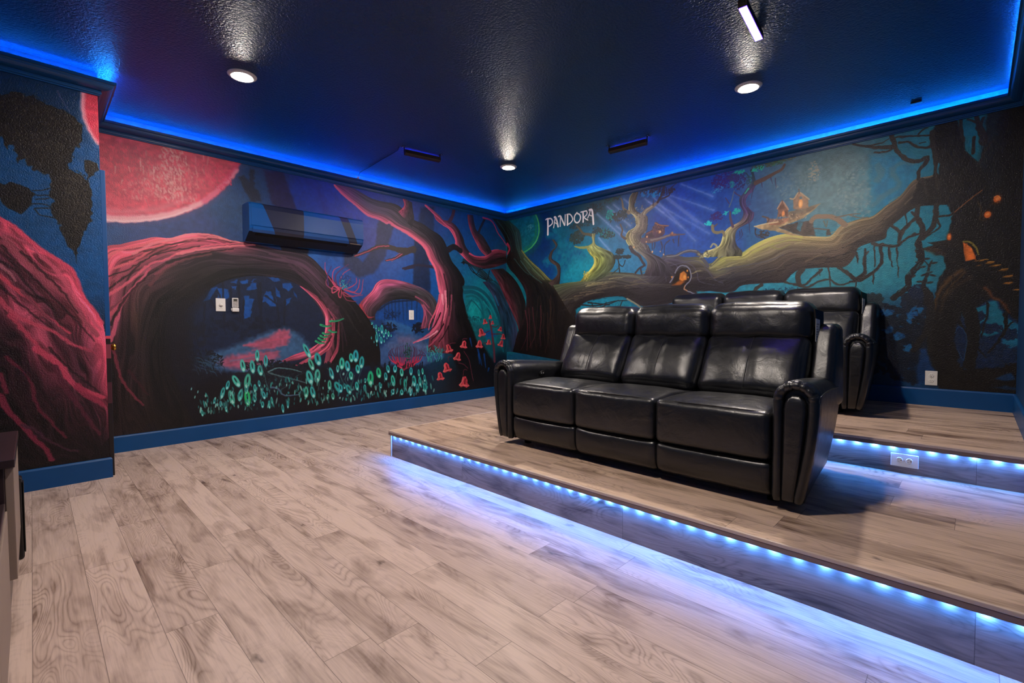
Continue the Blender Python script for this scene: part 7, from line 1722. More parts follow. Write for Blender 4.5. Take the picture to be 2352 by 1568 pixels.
["line",[5024,1950,5046,1896,5042,1817,5073,1805],13.0,"4a3820",0.7,6.5,3.2,0.3,2],
["line",[5091,1916,5141,1936],9.6,"4a3018",0.7,None,3.2,0,2],
["line",[4508,2584,4535,2474,4573,2409,4617,2360,4689,2334,4724,2364,4735,2346,4719,2304,4684,2266,4680,2190],31.3,"2b2421",0.97,24.3,4.2,0,4],
["line",[4553,2516,4590,2510,4626,2504,4651,2467,4710,2436,4768,2436],17.3,"2b2421",0.97,17.3,4.2,0,4],
["line",[4245,2587,4347,2539,4427,2510,4528,2491],14.5,"2b2421",0.97,32.7,4.4,0,4],
["line",[4347,2547,4426,2543,4489,2565],14.4,"2b2421",0.97,7.2,4.3,0,4],
["line",[4533,2565,4613,2551,4661,2541,4761,2521],13.9,"2b2421",0.97,13.9,4.2,0,4],
["line",[4673,2553,4696,2577,4731,2582],13.7,"2b2421",0.97,10.3,4.1,0,4],
["line",[4686,2473,4721,2479],8.6,"2b2421",0.97,6.9,4.1,0,4],
["line",[4395,2478,4479,2465,4522,2485],14.3,"2b2421",0.97,17.9,4.3,0,4],
["line",[4684,1974,4680,1897,4711,1815,4713,1738,4690,1694,4698,1585],31.3,"2b2421",0.97,38.2,4.2,0,4],
["line",[4674,1882,4615,1829,4579,1779,4568,1725],21.2,"2b2421",0.97,17.6,4.2,0,4],
["line",[4522,1843,4579,1779],17.8,"2b2421",0.97,14.3,4.3,0,4],
["line",[4712,1761,4629,1733,4556,1679,4461,1690],14.2,"2b2421",0.97,17.7,4.3,0,4],
["line",[4795,1969,4791,1879,4775,1805,4719,1721],34.2,"2b2421",0.97,34.2,4.1,0,4],
["line",[4803,1854,4815,1792,4765,1746,4713,1714],13.7,"2b2421",0.97,13.7,4.1,0,4],
["line",[4920,2586,4927,2496,4937,2428],23.0,"2b2421",0.97,16.4,3.9,0,4],
["line",[5005,2582,5022,2498,5044,2427,5045,2384],29.0,"2b2421",0.97,45.2,3.9,0,4],
["line",[5041,2571,5027,2496],16.1,"2b2421",0.97,19.3,3.9,0,4],
["line",[4958,2582,5006,2538],13.0,"2b2421",0.97,13.0,3.9,0,4],
["line",[4997,2440,4993,2391,4992,2319],9.8,"2b2421",0.97,19.5,3.9,0,4],
["line",[5028,2238,5052,2311,5076,2361,5101,2383],19.3,"2b2421",0.97,12.8,3.9,0,4],
["line",[4649,1941,4680,1881],17.4,"2b2421",0.97,14.0,4.2,0,4],
["line",[4704,2185,4729,2103,4741,2055],24.1,"2b2421",0.97,17.2,4.1,0,4],
["line",[4768,2428,4788,2303,4784,2213,4798,2105],33.9,"2b2421",0.97,27.1,4.1,0,4],
["line",[4607,1940,4621,1844],14.1,"2b2421",0.97,7.0,4.2,0,4],
["line",[4760,2544,4762,2437],34.0,"2b2421",0.97,34.0,4.1,0,4],
["poly",[4796,2301,4808,2290,4804,2201,4792,2226],"157a98",5.1,0.9,4,0.15],
["poly",[4987,2428,5008,2452,5025,2361,5012,2271,4982,2303],"11768c",6.5,0.6,4,0.15],
["line",[4997,2440,4993,2391,4992,2319],19.5,"2b2421",1,None,3.3,0,2],
["line",[4696,1679,4711,1546,4670,1472,4635,1412,4637,1348,4595,1303,4546,1250],38.8,"1d1a1a",0.97,42.3,4.2,0,4],
["line",[4448,1685,4457,1546,4393,1470,4307,1410,4244,1465],18.5,"27211f",0.97,18.5,4.4,0,4],
["line",[4245,1406,4307,1410],18.8,"27211f",0.97,18.8,4.5,0,4],
["line",[4349,1680,4345,1557,4346,1482,4286,1420],14.9,"27211f",0.97,29.8,4.5,0,4],
["line",[4506,1670,4514,1581,4535,1507],10.8,"27211f",0.97,5.4,4.3,0,4],
["line",[4409,1665,4415,1518],9.2,"27211f",0.97,5.5,4.4,0,4],
["line",[4560,1664,4570,1432],8.9,"27211f",0.97,3.6,4.3,0,4],
["line",[4407,1461,4408,1371],11.0,"27211f",0.97,3.7,4.4,0,4],
["line",[4759,1194,4751,1287,4729,1343,4754,1434,4761,1502],48.5,"1d1a1a",0.97,13.8,4.2,0,4],
["line",[4769,1271,4777,1132,4763,993],41.5,"1d1a1a",0.97,55.4,4.2,0,4],
["line",[4722,1545,4758,1495],6.9,"27211f",0.97,6.9,4.2,0,4],
["line",[4282,1655,4297,1570],15.0,"27211f",0.97,5.6,4.5,0,4],
["line",[4681,1533,4717,1537],10.5,"27211f",0.97,10.5,4.2,0,4],
["line",[4287,1395,4288,1328],11.3,"27211f",0.97,3.8,4.5,0,4],
["line",[4757,978,4677,819],49.1,"1d1a1a",0.97,35.1,4.2,0,4],
["dab",4769,1517,51,13,1.22,"27211f",0.97,5],
["dab",4790,1517,40,17,0.09,"27211f",0.97,5],
["dab",4720,1491,41,17,0.09,"27211f",0.97,5],
["dab",4761,1445,41,17,0.17,"27211f",0.97,5],
["dab",4731,1428,44,16,0.35,"27211f",0.97,5],
["dab",4783,1420,43,16,-0.35,"27211f",0.97,5],
["dab",4767,1364,41,17,0.17,"27211f",0.97,5],
["dab",4705,1375,40,17,0.0,"27211f",0.97,5],
["dab",4746,1554,39,17,0.0,"27211f",0.97,5],
["poly",[4714,1646,4796,1644,4853,1592,4854,1562,4780,1585,4715,1623],"4a3420",10.3,0.5,4,0.4],
["poly",[4749,1679,4862,1688,4950,1669,4952,1602,4807,1649],"1f1812",6.7,0.9,4,0.15],
["cloud",4618,1477,165,177,60,28.3,["2f8e9c","3a8c94"],0.4,0.4,None],
["line",[774,2488,795,2497,823,2496],17.7,"f6f0f0",1,None,4.2,0,0],
["line",[811,2491,813,2406,811,2279],29.0,"f6f0f0",1,None,4.2,0,0],
["line",[818,2495,864,2490,892,2457,891,2422,864,2402,832,2389],20.4,"f6f0f0",1,None,4.1,0,0],
["line",[914,2359,928,2427,942,2491],16.0,"f6f0f0",1,None,4.1,0,0],
["line",[928,2497,946,2494,969,2445,991,2362],26.4,"f6f0f0",1,None,4.1,0,0],
["line",[933,2426,973,2399],13.2,"f6f0f0",1,None,4.1,0,0],
["line",[1027,2360,1029,2425,1031,2487],17.2,"f6f0f0",1,None,4.1,0,0],
["line",[1000,2496,1031,2496,1066,2430,1101,2366],22.7,"f6f0f0",1,None,4.0,0,0],
["line",[1108,2365,1111,2430,1112,2501],15.0,"f6f0f0",1,None,4.0,0,0],
["line",[1151,2362,1151,2495],26.5,"f6f0f0",1,None,4.0,0,0],
["line",[1140,2498,1188,2495,1226,2452,1232,2411,1196,2379,1145,2363],17.6,"f6f0f0",1,None,4.0,0,0],
["line",[1306,2496,1272,2465,1262,2420,1277,2382,1310,2365,1343,2380,1362,2424,1347,2464,1314,2483],19.4,"f6f0f0",1,None,3.9,0,0],
["line",[1368,2492,1417,2493,1453,2494],17.2,"f6f0f0",1,None,3.9,0,0],
["line",[1401,2487,1404,2423,1403,2361],23.1,"f6f0f0",1,None,3.9,0,0],
["line",[1453,2494,1465,2469,1453,2442,1417,2421],15.1,"f6f0f0",1,None,3.9,0,0],
["line",[1417,2415,1449,2390,1477,2373],14.5,"f6f0f0",1,None,3.9,0,0],
["line",[1473,2399,1497,2441,1515,2490],13.1,"f6f0f0",1,None,3.8,0,0],
["line",[1501,2498,1537,2491,1551,2426,1563,2309],26.7,"f6f0f0",1,None,3.8,0,0],
["line",[1497,2435,1537,2415],13.0,"f6f0f0",1,None,3.8,0,0]]
MURAL_D = [
["wash",[[5103,2521,"082a4c"],[4915,2533,"0a2f54"],[4722,2057,"0d4880"],[4935,1790,"0c477c"],[5082,1977,"0b4478"],[4704,1481,"0d4f8c"],[4840,1581,"0d4880"],[5016,1668,"0c477c"],[4959,902,"241418"],[5163,375,"120c0e"],[4767,308,"160e12"],[5224,1945,"0b4478"],[5261,654,"120c0e"]]],
["line",[4849,2560,4825,2498,4795,2443],8.4,"5a5078",0.7,4.2,5.6,0.2,2],
["poly",[4698,2622,4637,2623,4642,2235,4668,2249,4706,2311,4736,2396,4745,2493,4729,2592],"5a6a98",34.7,0.7,4,0.15],
["poly",[4727,2612,4637,2623,4642,2256,4659,2275,4701,2335,4725,2428,4733,2525],"d83c54",8.7,1,4,0.15],
["line",[4725,2585,4729,2498,4719,2407,4695,2340,4659,2275],23.1,"f2a2b0",0.85,17.3,14.4,0.25,2],
["poly",[5133,2430,5068,2472,5020,2491,4991,2477,4957,2489,4943,2466,4913,2462,4898,2446,4873,2461,4832,2446,4790,2431,4759,2397,4735,2346,4737,2273,4769,2214,4792,2143,4820,2079,4799,2069,4746,2052,4714,2015,4699,1945,4699,1834,4710,1736,4734,1681,4746,1642,4769,1580,4781,1535,4792,1461,4797,1533,4829,1566,4848,1628,4860,1684,4882,1731,4897,1750,4897,1743,4889,1851,4908,1904,4891,1971,4895,2005,4955,2013,4989,2047,5007,2090,5026,2079,5036,2049,5045,2108,5057,2159,5082,2119,5100,2141,5107,2199,5139,2197],"1c1713",6.9,1,9,0.35],
["cloud",4996,2399,134,97,150,13.5,["2e2822","3a332b","15110f","463d33"],0.5,0.6,None],
["cloud",4862,2304,122,139,150,13.9,["2e2822","3a332b","15110f","463d33"],0.5,0.6,None],
["cloud",4945,2171,118,110,150,13.7,["2e2822","3a332b","15110f","463d33"],0.5,0.6,None],
["cloud",4787,1986,76,86,150,14.3,["2e2822","3a332b","15110f","463d33"],0.5,0.6,None],
["cloud",4771,1818,60,143,150,14.3,["2e2822","3a332b","15110f","463d33"],0.5,0.6,None],
["poly",[5134,1906,5092,1911,5059,1928,5026,1922,4993,1901,4974,1877,4980,1820,4996,1783,5031,1739,5055,1745,5087,1760,5114,1796,5135,1859],"171210",6.7,1,9,0.3],
["cloud",5053,1837,64,70,80,13.4,["2e2822","120e0c"],0.5,0.6,None],
["poly",[4733,2143,4699,2155,4671,2143,4664,2100,4685,2051,4714,2023,4723,2072],"221d18",5.8,1,7,0.3],
["line",[4978,1897,4938,1905,4897,1931],7.2,"161a20",0.9,None,2.8,0,2],
["line",[4974,1870,4903,1880],7.2,"161a20",0.9,None,2.8,0,2],
["line",[4985,1812,4930,1819,4890,1808],7.2,"161a20",0.9,None,2.8,0,2],
["line",[4971,1787,4890,1802],7.2,"161a20",0.9,None,2.8,0,2],
["line",[4976,1783,4947,1749,4887,1741],7.2,"161a20",0.9,None,2.8,0,2],
["line",[4965,1844,4909,1861],7.2,"161a20",0.9,None,2.8,0,2],
["ribbon",[5179,1723,5126,1708,5090,1684,5043,1643,4992,1582,4938,1525,4863,1468,4817,1430,4791,1372,4776,1301,4745,1221,4708,1146,4668,1064,4652,890,4648,590,4644,287],[5254,913,5258,757,5245,599,5215,437,5183,325,5149,237,5132,193,5114,162,5096,144,5058,122,5020,99,4981,90,4941,81,4901,72,4858,91,4816,82],[[0,["e0506c","7a3444","4a2430","983f54","3a1c26","201216","1a0f12","120c0e"]],[0.4,["e4546f","a04458","4a2430","8a3a4c","3a1c26","241318","180e12","120c0e"]],[0.65,["dc4f6a","6a3040","3a1e28","40202a","241318","241318","180e12","120c0e"]],[0.85,["8a3448","3a1e28","2a161c","1c1016","180e12","120c0e"]],[1,["40202c","20141a","1a1014","120c0e","120c0e"]]],0.38,26,0.1,1],
["line",[5126,1700,5090,1678,5043,1637,4992,1575,4939,1518,4863,1461,4816,1422,4791,1366,4777,1293,4746,1213,4703,1139,4671,1064],27.8,"e24e6c",0.85,17.7,8.4,0.25,4],
["line",[5136,1355,5068,1271,4997,1197,4949,1121,4884,1050,4833,998],21.3,"d84a62",0.85,13.5,8.3,0.25,4],
["line",[5140,1213,5086,1126,5011,1064,4927,1021,4840,940,4776,895],27.5,"d04e68",0.85,17.5,8.3,0.25,4],
["line",[5096,1112,5050,1029,4990,930],30.0,"c84660",0.85,19.1,8.2,0.25,4],
["line",[4949,1489,4900,1429,4860,1361,4810,1255,4758,1168,4683,1019],28.3,"d85a74",0.85,18.0,8.6,0.25,4],
["line",[5106,1581,5015,1440,4933,1334,4843,1239,4765,1094,4696,981],37.1,"a04a5a",0.85,23.6,8.4,0.25,4],
["line",[5134,1416,5098,1378,5071,1326],20.6,"b86a78",0.85,13.1,8.0,0.25,4],
["line",[5128,1619,5035,1576,4940,1475],17.9,"c0506a",0.85,11.4,8.1,0.25,4],
["line",[4990,903,4936,844,4881,783,4846,700,4805,637,4750,602,4681,557],41.1,"d84a68",0.85,26.1,8.6,0.25,4],
["line",[4804,645,4773,597,4718,546,4685,511],45.3,"a03450",0.85,28.8,8.8,0.25,4],
["line",[5156,623,5122,523,5067,425,5006,316,4958,235,4939,180],33.4,"8a2c46",0.85,21.2,8.3,0.25,4],
["line",[5153,746,5136,683,5128,634],29.5,"7a2a40",0.85,18.8,8.0,0.25,4],
["line",[5122,853,5043,759,5018,693,5000,550,4942,434,4867,313],21.4,"6a2438",0.85,13.6,8.3,0.25,4],
["line",[4907,777,4849,605,4797,510,4755,414,4701,307],32.0,"5a2436",0.85,20.4,8.7,0.25,4],
["line",[5067,425,5004,379,4961,315,4869,239,4816,207],18.6,"4a2638",0.85,11.9,8.5,0.25,4],
["line",[5044,1265,4949,1121,4849,984],18.4,"7a3c4c",0.85,11.7,8.4,0.25,4],
["line",[4765,895,4716,863,4674,823],19.5,"b0445c",0.85,12.4,8.8,0.25,4],
["line",[4970,1290,4897,1179,4793,1094],18.6,"4a2028",0.85,11.9,8.5,0.25,4],
["line",[5122,1532,5040,1417,4969,1318,4896,1215,4819,1108,4713,944],16.7,"1c1014",0.7,8.4,8.4,0.3,4],
["line",[5133,1443,5065,1381,4995,1268,4908,1150],16.3,"1c1014",0.7,8.2,8.2,0.3,4],
["line",[5037,1507,4942,1376,4863,1274,4792,1131],16.8,"1c1014",0.7,8.4,8.4,0.3,4],
["line",[5137,1294,5046,1175,4941,1057],16.3,"1c1014",0.7,8.2,8.2,0.3,4],
["line",[5120,908,5057,794,4963,603,4885,433],16.6,"1c1014",0.7,8.3,8.3,0.3,4],
["line",[4930,901,4829,750,4694,589],17.3,"1c1014",0.7,8.7,8.7,0.3,4]]

# ---------------------------------------------------------------- materials
MATS = {}
def new_mat(name):
    m = bpy.data.materials.new(name); m.use_nodes = True; nt = m.node_tree
    b = nt.nodes['Principled BSDF']; MATS[name] = m
    return m, nt, b
def lin(h):
    c = [int(h[i:i+2], 16) / 255 for i in (0, 2, 4)]
    return tuple(((x + .055) / 1.055) ** 2.4 if x > .04045 else x / 12.92 for x in c) + (1,)
def node(nt, t, **k):
    n = nt.nodes.new(t)
    for a, v in k.items():
        if a.startswith('i_'): n.inputs[a[2:].replace('_', ' ')].default_value = v
        else: setattr(n, a, v)
    return n
def mth(nt, op, a, b=None, c=None):
    n = nt.nodes.new('ShaderNodeMath'); n.operation = op
    for i, v in enumerate((a, b, c)):
        if v is None: continue
        if isinstance(v, (int, float)): n.inputs[i].default_value = v
        else: nt.links.new(v, n.inputs[i])
    return n.outputs[0]
def add_bump(nt, b, scale, strength, dist=.002, detail=2, coords=None, noise='noise'):
    tc = node(nt, 'ShaderNodeTexCoord'); n = node(nt, 'ShaderNodeTexNoise'); n.inputs['Scale'].default_value = scale; n.inputs['Detail'].default_value = detail
    nt.links.new(tc.outputs['Object'], n.inputs['Vector'])
    bm_ = node(nt, 'ShaderNodeBump'); bm_.inputs['Strength'].default_value = strength; bm_.inputs['Distance'].default_value = dist
    nt.links.new(n.outputs['Fac'], bm_.inputs['Height']); nt.links.new(bm_.outputs['Normal'], b.inputs['Normal']); return n
def plain(name, col, rough=.5, metal=0, bump=None, spec=.5, coat=0, var=0):
    m, nt, b = new_mat(name); c = lin(col) if isinstance(col, str) else tuple(col) + (1,)
    b.inputs['Base Color'].default_value = c; b.inputs['Roughness'].default_value = rough; b.inputs['Metallic'].default_value = metal
    b.inputs['Specular IOR Level'].default_value = spec; b.inputs['Coat Weight'].default_value = coat
    if bump: add_bump(nt, b, *bump)
    if var:
        tc = node(nt, 'ShaderNodeTexCoord'); n = node(nt, 'ShaderNodeTexNoise', i_Scale=6.0, i_Detail=4.0); nt.links.new(tc.outputs['Object'], n.inputs['Vector'])
        mx = node(nt, 'ShaderNodeMix', data_type='RGBA'); mx.inputs[6].default_value = tuple(x * (1 - var) for x in c[:3]) + (1,); mx.inputs[7].default_value = tuple(min(1, x * (1 + var)) for x in c[:3]) + (1,)
        nt.links.new(n.outputs['Fac'], mx.inputs[0]); nt.links.new(mx.outputs[2], b.inputs['Base Color'])
    return m
def glow(name, col, strength):
    m, nt, b = new_mat(name); b.inputs['Base Color'].default_value = (.8, .8, .8, 1)
    b.inputs['Emission Color'].default_value = tuple(col) + (1,); b.inputs['Emission Strength'].default_value = strength; return m

def mural_mat(name, canvas):
    m, nt, b = new_mat(name)
    img = bpy.data.images.new(name, canvas.w, canvas.h, alpha=False)
    px = np.ones((canvas.h, canvas.w, 4), np.float32); px[..., :3] = np.clip(canvas.a, 0, 1)
    img.pixels.foreach_set(px.ravel()); img.update(); img.pack()
    t = node(nt, 'ShaderNodeTexImage'); t.image = img; t.extension = 'EXTEND'
    uv = node(nt, 'ShaderNodeUVMap'); uv.uv_map = 'wall'; nt.links.new(uv.outputs[0], t.inputs[0])
    g = node(nt, 'ShaderNodeBrightContrast'); nt.links.new(t.outputs[0], g.inputs[0]); nt.links.new(g.outputs[0], b.inputs['Base Color'])
    b.inputs['Roughness'].default_value = .35; b.inputs['Specular IOR Level'].default_value = .42
    plaster(nt, b, .75); return m
def plaster(nt, b, strength, s1=210.0, s2=105.0, dist=.0030):              # sprayed orange-peel plaster under semi-gloss paint
    tc = node(nt, 'ShaderNodeTexCoord'); n1 = node(nt, 'ShaderNodeTexNoise', i_Scale=s1, i_Detail=2.0); n2 = node(nt, 'ShaderNodeTexNoise', i_Scale=s2, i_Detail=3.0)
    for n in (n1, n2): nt.links.new(tc.outputs['Object'], n.inputs['Vector'])
    s = mth(nt, 'ADD', mth(nt, 'MULTIPLY', n1.outputs['Fac'], .45), mth(nt, 'MULTIPLY', mth(nt, 'SMOOTH_MIN', n2.outputs['Fac'], .56, .1), 1.4))
    bm_ = node(nt, 'ShaderNodeBump'); bm_.inputs['Strength'].default_value = strength; bm_.inputs['Distance'].default_value = dist
    nt.links.new(s, bm_.inputs['Height']); nt.links.new(bm_.outputs['Normal'], b.inputs['Normal'])

def wood(name, light, dark, knot, axis=0, W_=.158, L_=1.22, off=(0, 0), rough=.42):
    # grey-oak laminate boards: long axis = axis (0: X), rows stacked along the other horizontal/vertical axis
    m, nt, b = new_mat(name); tc = node(nt, 'ShaderNodeTexCoord'); sp = node(nt, 'ShaderNodeSeparateXYZ'); nt.links.new(tc.outputs['Object'], sp.inputs[0])
    X = sp.outputs[0]; Y = sp.outputs[1] if axis == 0 else sp.outputs[2]
    if axis == 1: X = sp.outputs[1]; Y = sp.outputs[2]
    yr = mth(nt, 'DIVIDE', mth(nt, 'ADD', Y, off[1]), W_); row = mth(nt, 'FLOOR', yr); fy = mth(nt, 'FRACT', yr)
    wr = node(nt, 'ShaderNodeTexWhiteNoise', noise_dimensions='1D'); nt.links.new(row, wr.inputs['W'])
    xr = mth(nt, 'ADD', mth(nt, 'DIVIDE', mth(nt, 'ADD', X, off[0]), L_), mth(nt, 'MULTIPLY', wr.outputs['Value'], 7.3)); col = mth(nt, 'FLOOR', xr); fx = mth(nt, 'FRACT', xr)
    cell = node(nt, 'ShaderNodeCombineXYZ'); nt.links.new(row, cell.inputs[0]); nt.links.new(col, cell.inputs[1])
    wn = node(nt, 'ShaderNodeTexWhiteNoise', noise_dimensions='3D'); nt.links.new(cell.outputs[0], wn.inputs['Vector'])
    rnd_ = wn.outputs['Value']
    # local plank coordinates, shifted per board
    v = node(nt, 'ShaderNodeCombineXYZ'); nt.links.new(mth(nt, 'MULTIPLY', X, 1.0), v.inputs[0]); nt.links.new(mth(nt, 'MULTIPLY', Y, 4.2), v.inputs[1]); nt.links.new(mth(nt, 'MULTIPLY', rnd_, 60.0), v.inputs[2])
    big = node(nt, 'ShaderNodeTexNoise', i_Scale=2.6, i_Detail=5.0, i_Distortion=.8); nt.links.new(v.outputs[0], big.inputs['Vector'])
    # cathedral rings: contour lines of a stretched noise
    rg = node(nt, 'ShaderNodeTexNoise', i_Scale=1.35, i_Detail=1.2, i_Distortion=1.1); nt.links.new(v.outputs[0], rg.inputs['Vector'])
    ring = mth(nt, 'ABSOLUTE', mth(nt, 'SUBTRACT', mth(nt, 'FRACT', mth(nt, 'MULTIPLY', rg.outputs['Fac'], 26.0)), .5))
    ring = mth(nt, 'POWER', mth(nt, 'MULTIPLY', ring, 2.0), 2.5)
    ms = node(nt, 'ShaderNodeTexNoise', i_Scale=.9, i_Detail=1.0); nt.links.new(v.outputs[0], ms.inputs['Vector'])
    rmask = mth(nt, 'MULTIPLY', mth(nt, 'SUBTRACT', ms.outputs['Fac'], .40), 4.0); rmask = mth(nt, 'MINIMUM', mth(nt, 'MAXIMUM', rmask, .12), 1.0)
    # fine grain
    gv = node(nt, 'ShaderNodeCombineXYZ'); nt.links.new(mth(nt, 'MULTIPLY', X, 6.0), gv.inputs[0]); nt.links.new(mth(nt, 'MULTIPLY', Y, 150.0), gv.inputs[1]); nt.links.new(mth(nt, 'MULTIPLY', rnd_, 30.0), gv.inputs[2])
    fg = node(nt, 'ShaderNodeTexNoise', i_Scale=1.0, i_Detail=3.0); nt.links.new(gv.outputs[0], fg.inputs['Vector'])
    # knots
    kv = node(nt, 'ShaderNodeCombineXYZ'); nt.links.new(mth(nt, 'MULTIPLY', X, 2.7), kv.inputs[0]); nt.links.new(mth(nt, 'MULTIPLY', Y, 5.6), kv.inputs[1]); nt.links.new(mth(nt, 'MULTIPLY', rnd_, 41.0), kv.inputs[2])
    dn = node(nt, 'ShaderNodeTexNoise', i_Scale=5.0, i_Detail=2.0); nt.links.new(kv.outputs[0], dn.inputs['Vector'])
    kv2 = node(nt, 'ShaderNodeVectorMath', operation='ADD'); nt.links.new(kv.outputs[0], kv2.inputs[0]); 
    dsc = node(nt, 'ShaderNodeVectorMath', operation='SCALE'); nt.links.new(dn.outputs['Color'], dsc.inputs[0]); dsc.inputs['Scale'].default_value = .28; nt.links.new(dsc.outputs[0], kv2.inputs[1])
    vo = node(nt, 'ShaderNodeTexVoronoi', i_Scale=1.0); nt.links.new(kv2.outputs[0], vo.inputs['Vector'])
    kn = mth(nt, 'MAXIMUM', mth(nt, 'SUBTRACT', 1.0, mth(nt, 'DIVIDE', vo.outputs['Distance'], .095)), 0.0)
    halo = mth(nt, 'MAXIMUM', mth(nt, 'SUBTRACT', 1.0, mth(nt, 'DIVIDE', vo.outputs['Distance'], .30)), 0.0)
    # combine darkness
    d = mth(nt, 'MULTIPLY', mth(nt, 'MAXIMUM', mth(nt, 'SUBTRACT', big.outputs['Fac'], .47), 0.0), 2.6)
    d = mth(nt, 'ADD', d, mth(nt, 'MULTIPLY', mth(nt, 'MULTIPLY', ring, rmask), .46))
    d = mth(nt, 'ADD', d, mth(nt, 'MULTIPLY', mth(nt, 'SUBTRACT', fg.outputs['Fac'], .5), .75))
    d = mth(nt, 'ADD', d, mth(nt, 'MULTIPLY', halo, .32)); d = mth(nt, 'ADD', d, mth(nt, 'MULTIPLY', mth(nt, 'SUBTRACT', rnd_, .5), .38))
    d = mth(nt, 'MINIMUM', mth(nt, 'MAXIMUM', mth(nt, 'ADD', d, .10), 0.0), 1.0)
    c1 = node(nt, 'ShaderNodeMix', data_type='RGBA'); c1.inputs[6].default_value = lin(light); c1.inputs[7].default_value = lin(dark); nt.links.new(d, c1.inputs[0])
    c2 = node(nt, 'ShaderNodeMix', data_type='RGBA'); c2.inputs[7].default_value = lin(knot); nt.links.new(c1.outputs[2], c2.inputs[6]); nt.links.new(mth(nt, 'MULTIPLY', kn, .85), c2.inputs[0])
    # seams
    ey = mth(nt, 'MULTIPLY', mth(nt, 'MINIMUM', fy, mth(nt, 'SUBTRACT', 1.0, fy)), W_); ex = mth(nt, 'MULTIPLY', mth(nt, 'MINIMUM', fx, mth(nt, 'SUBTRACT', 1.0, fx)), L_)
    seam = mth(nt, 'LESS_THAN', mth(nt, 'MINIMUM', ey, ex), .0011)
    c3 = node(nt, 'ShaderNodeMix', data_type='RGBA'); c3.inputs[7].default_value = lin(knot); nt.links.new(c2.outputs[2], c3.inputs[6]); nt.links.new(mth(nt, 'MULTIPLY', seam, .55), c3.inputs[0])
    nt.links.new(c3.outputs[2], b.inputs['Base Color'])
    b.inputs['Roughness'].default_value = rough; b.inputs['Specular IOR Level'].default_value = .4
    h = mth(nt, 'SUBTRACT', mth(nt, 'MULTIPLY', d, -.3), seam); bm_ = node(nt, 'ShaderNodeBump'); bm_.inputs['Strength'].default_value = .25; bm_.inputs['Distance'].default_value = .0012
    nt.links.new(h, bm_.inputs['Height']); nt.links.new(bm_.outputs['Normal'], b.inputs['Normal'])
    return m

wood_floor = wood('oak_laminate', 'cfb7ab', '7c655a', '382a26', off=(0, 5.036))
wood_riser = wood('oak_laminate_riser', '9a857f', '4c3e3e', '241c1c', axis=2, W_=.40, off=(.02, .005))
edge_mat = plain('laminate_edge', 'c4b0a4', .4, var=.1)
edge_dark = plain('laminate_edge_underside', '806a60', .5, var=.2)
m_blue = plain('wall_paint_blue', '06345f', .42, spec=.45); plaster(m_blue.node_tree, m_blue.node_tree.nodes['Principled BSDF'], .35)
m_base = plain('baseboard_blue', '024882', .38, spec=.4, var=.12)
m_crown = plain('crown_blue', '07457a', .33, spec=.5)
m_cove = plain('cove_blue', '0a3f78', .5)
m_ceil = plain('ceiling_navy', '043460', .36, spec=.45); plaster(m_ceil.node_tree, m_ceil.node_tree.nodes['Principled BSDF'], 1.0, 130.0, 62.0, .0062)
m_white = plain('white_plastic', 'e9e6e2', .35, spec=.4, var=.02); m_grey = plain('grey_plastic', '8a8580', .45, var=.05); m_dark = plain('black_plastic', '0c0c0e', .4, var=.2); m_slot = plain('slot_black', '050505', .7, var=.1)
m_brass = plain('polished_brass', 'c89a48', .22, 1.0, var=.05); m_screw = plain('screw_steel', 'b8b8bc', .3, 1.0, var=.05)
m_down = glow('downlight_lens', COL_DOWN, 1.0)
m_cled = glow('cove_led', COL_COVE, E_COVE); m_sled = glow('step_led', COL_STEP, E_STEP); m_tape = plain('led_tape', 'd8d8d8', .5, var=.05); m_uv = glow('violet_led', COL_UV, E_UV); m_uvhot = glow('violet_led_cell', (.45, .35, 1.0), 9.0)

def leather():
    m, nt, b = new_mat('black_leather'); b.inputs['Base Color'].default_value = (.0055, .006, .0085, 1); b.inputs['Specular IOR Level'].default_value = .72
    tc = node(nt, 'ShaderNodeTexCoord'); vo = node(nt, 'ShaderNodeTexVoronoi', i_Scale=420.0); n2 = node(nt, 'ShaderNodeTexNoise', i_Scale=9.0, i_Detail=4.0, i_Distortion=.8); n3 = node(nt, 'ShaderNodeTexNoise', i_Scale=26.0, i_Detail=3.0)
    for n in (vo, n2, n3): nt.links.new(tc.outputs['Object'], n.inputs['Vector'])
    h = mth(nt, 'ADD', mth(nt, 'MULTIPLY', vo.outputs['Distance'], .035), mth(nt, 'ADD', mth(nt, 'MULTIPLY', n2.outputs['Fac'], 1.0), mth(nt, 'MULTIPLY', n3.outputs['Fac'], .18)))
    bm_ = node(nt, 'ShaderNodeBump'); bm_.inputs['Strength'].default_value = .55; bm_.inputs['Distance'].default_value = .008; nt.links.new(h, bm_.inputs['Height']); nt.links.new(bm_.outputs['Normal'], b.inputs['Normal'])
    r = mth(nt, 'ADD', mth(nt, 'MULTIPLY', n3.outputs['Fac'], .18), .25); nt.links.new(r, b.inputs['Roughness']); return m
m_leather = leather()
m_seam = plain('seam_thread', '2a2a2e', .5, var=.1)

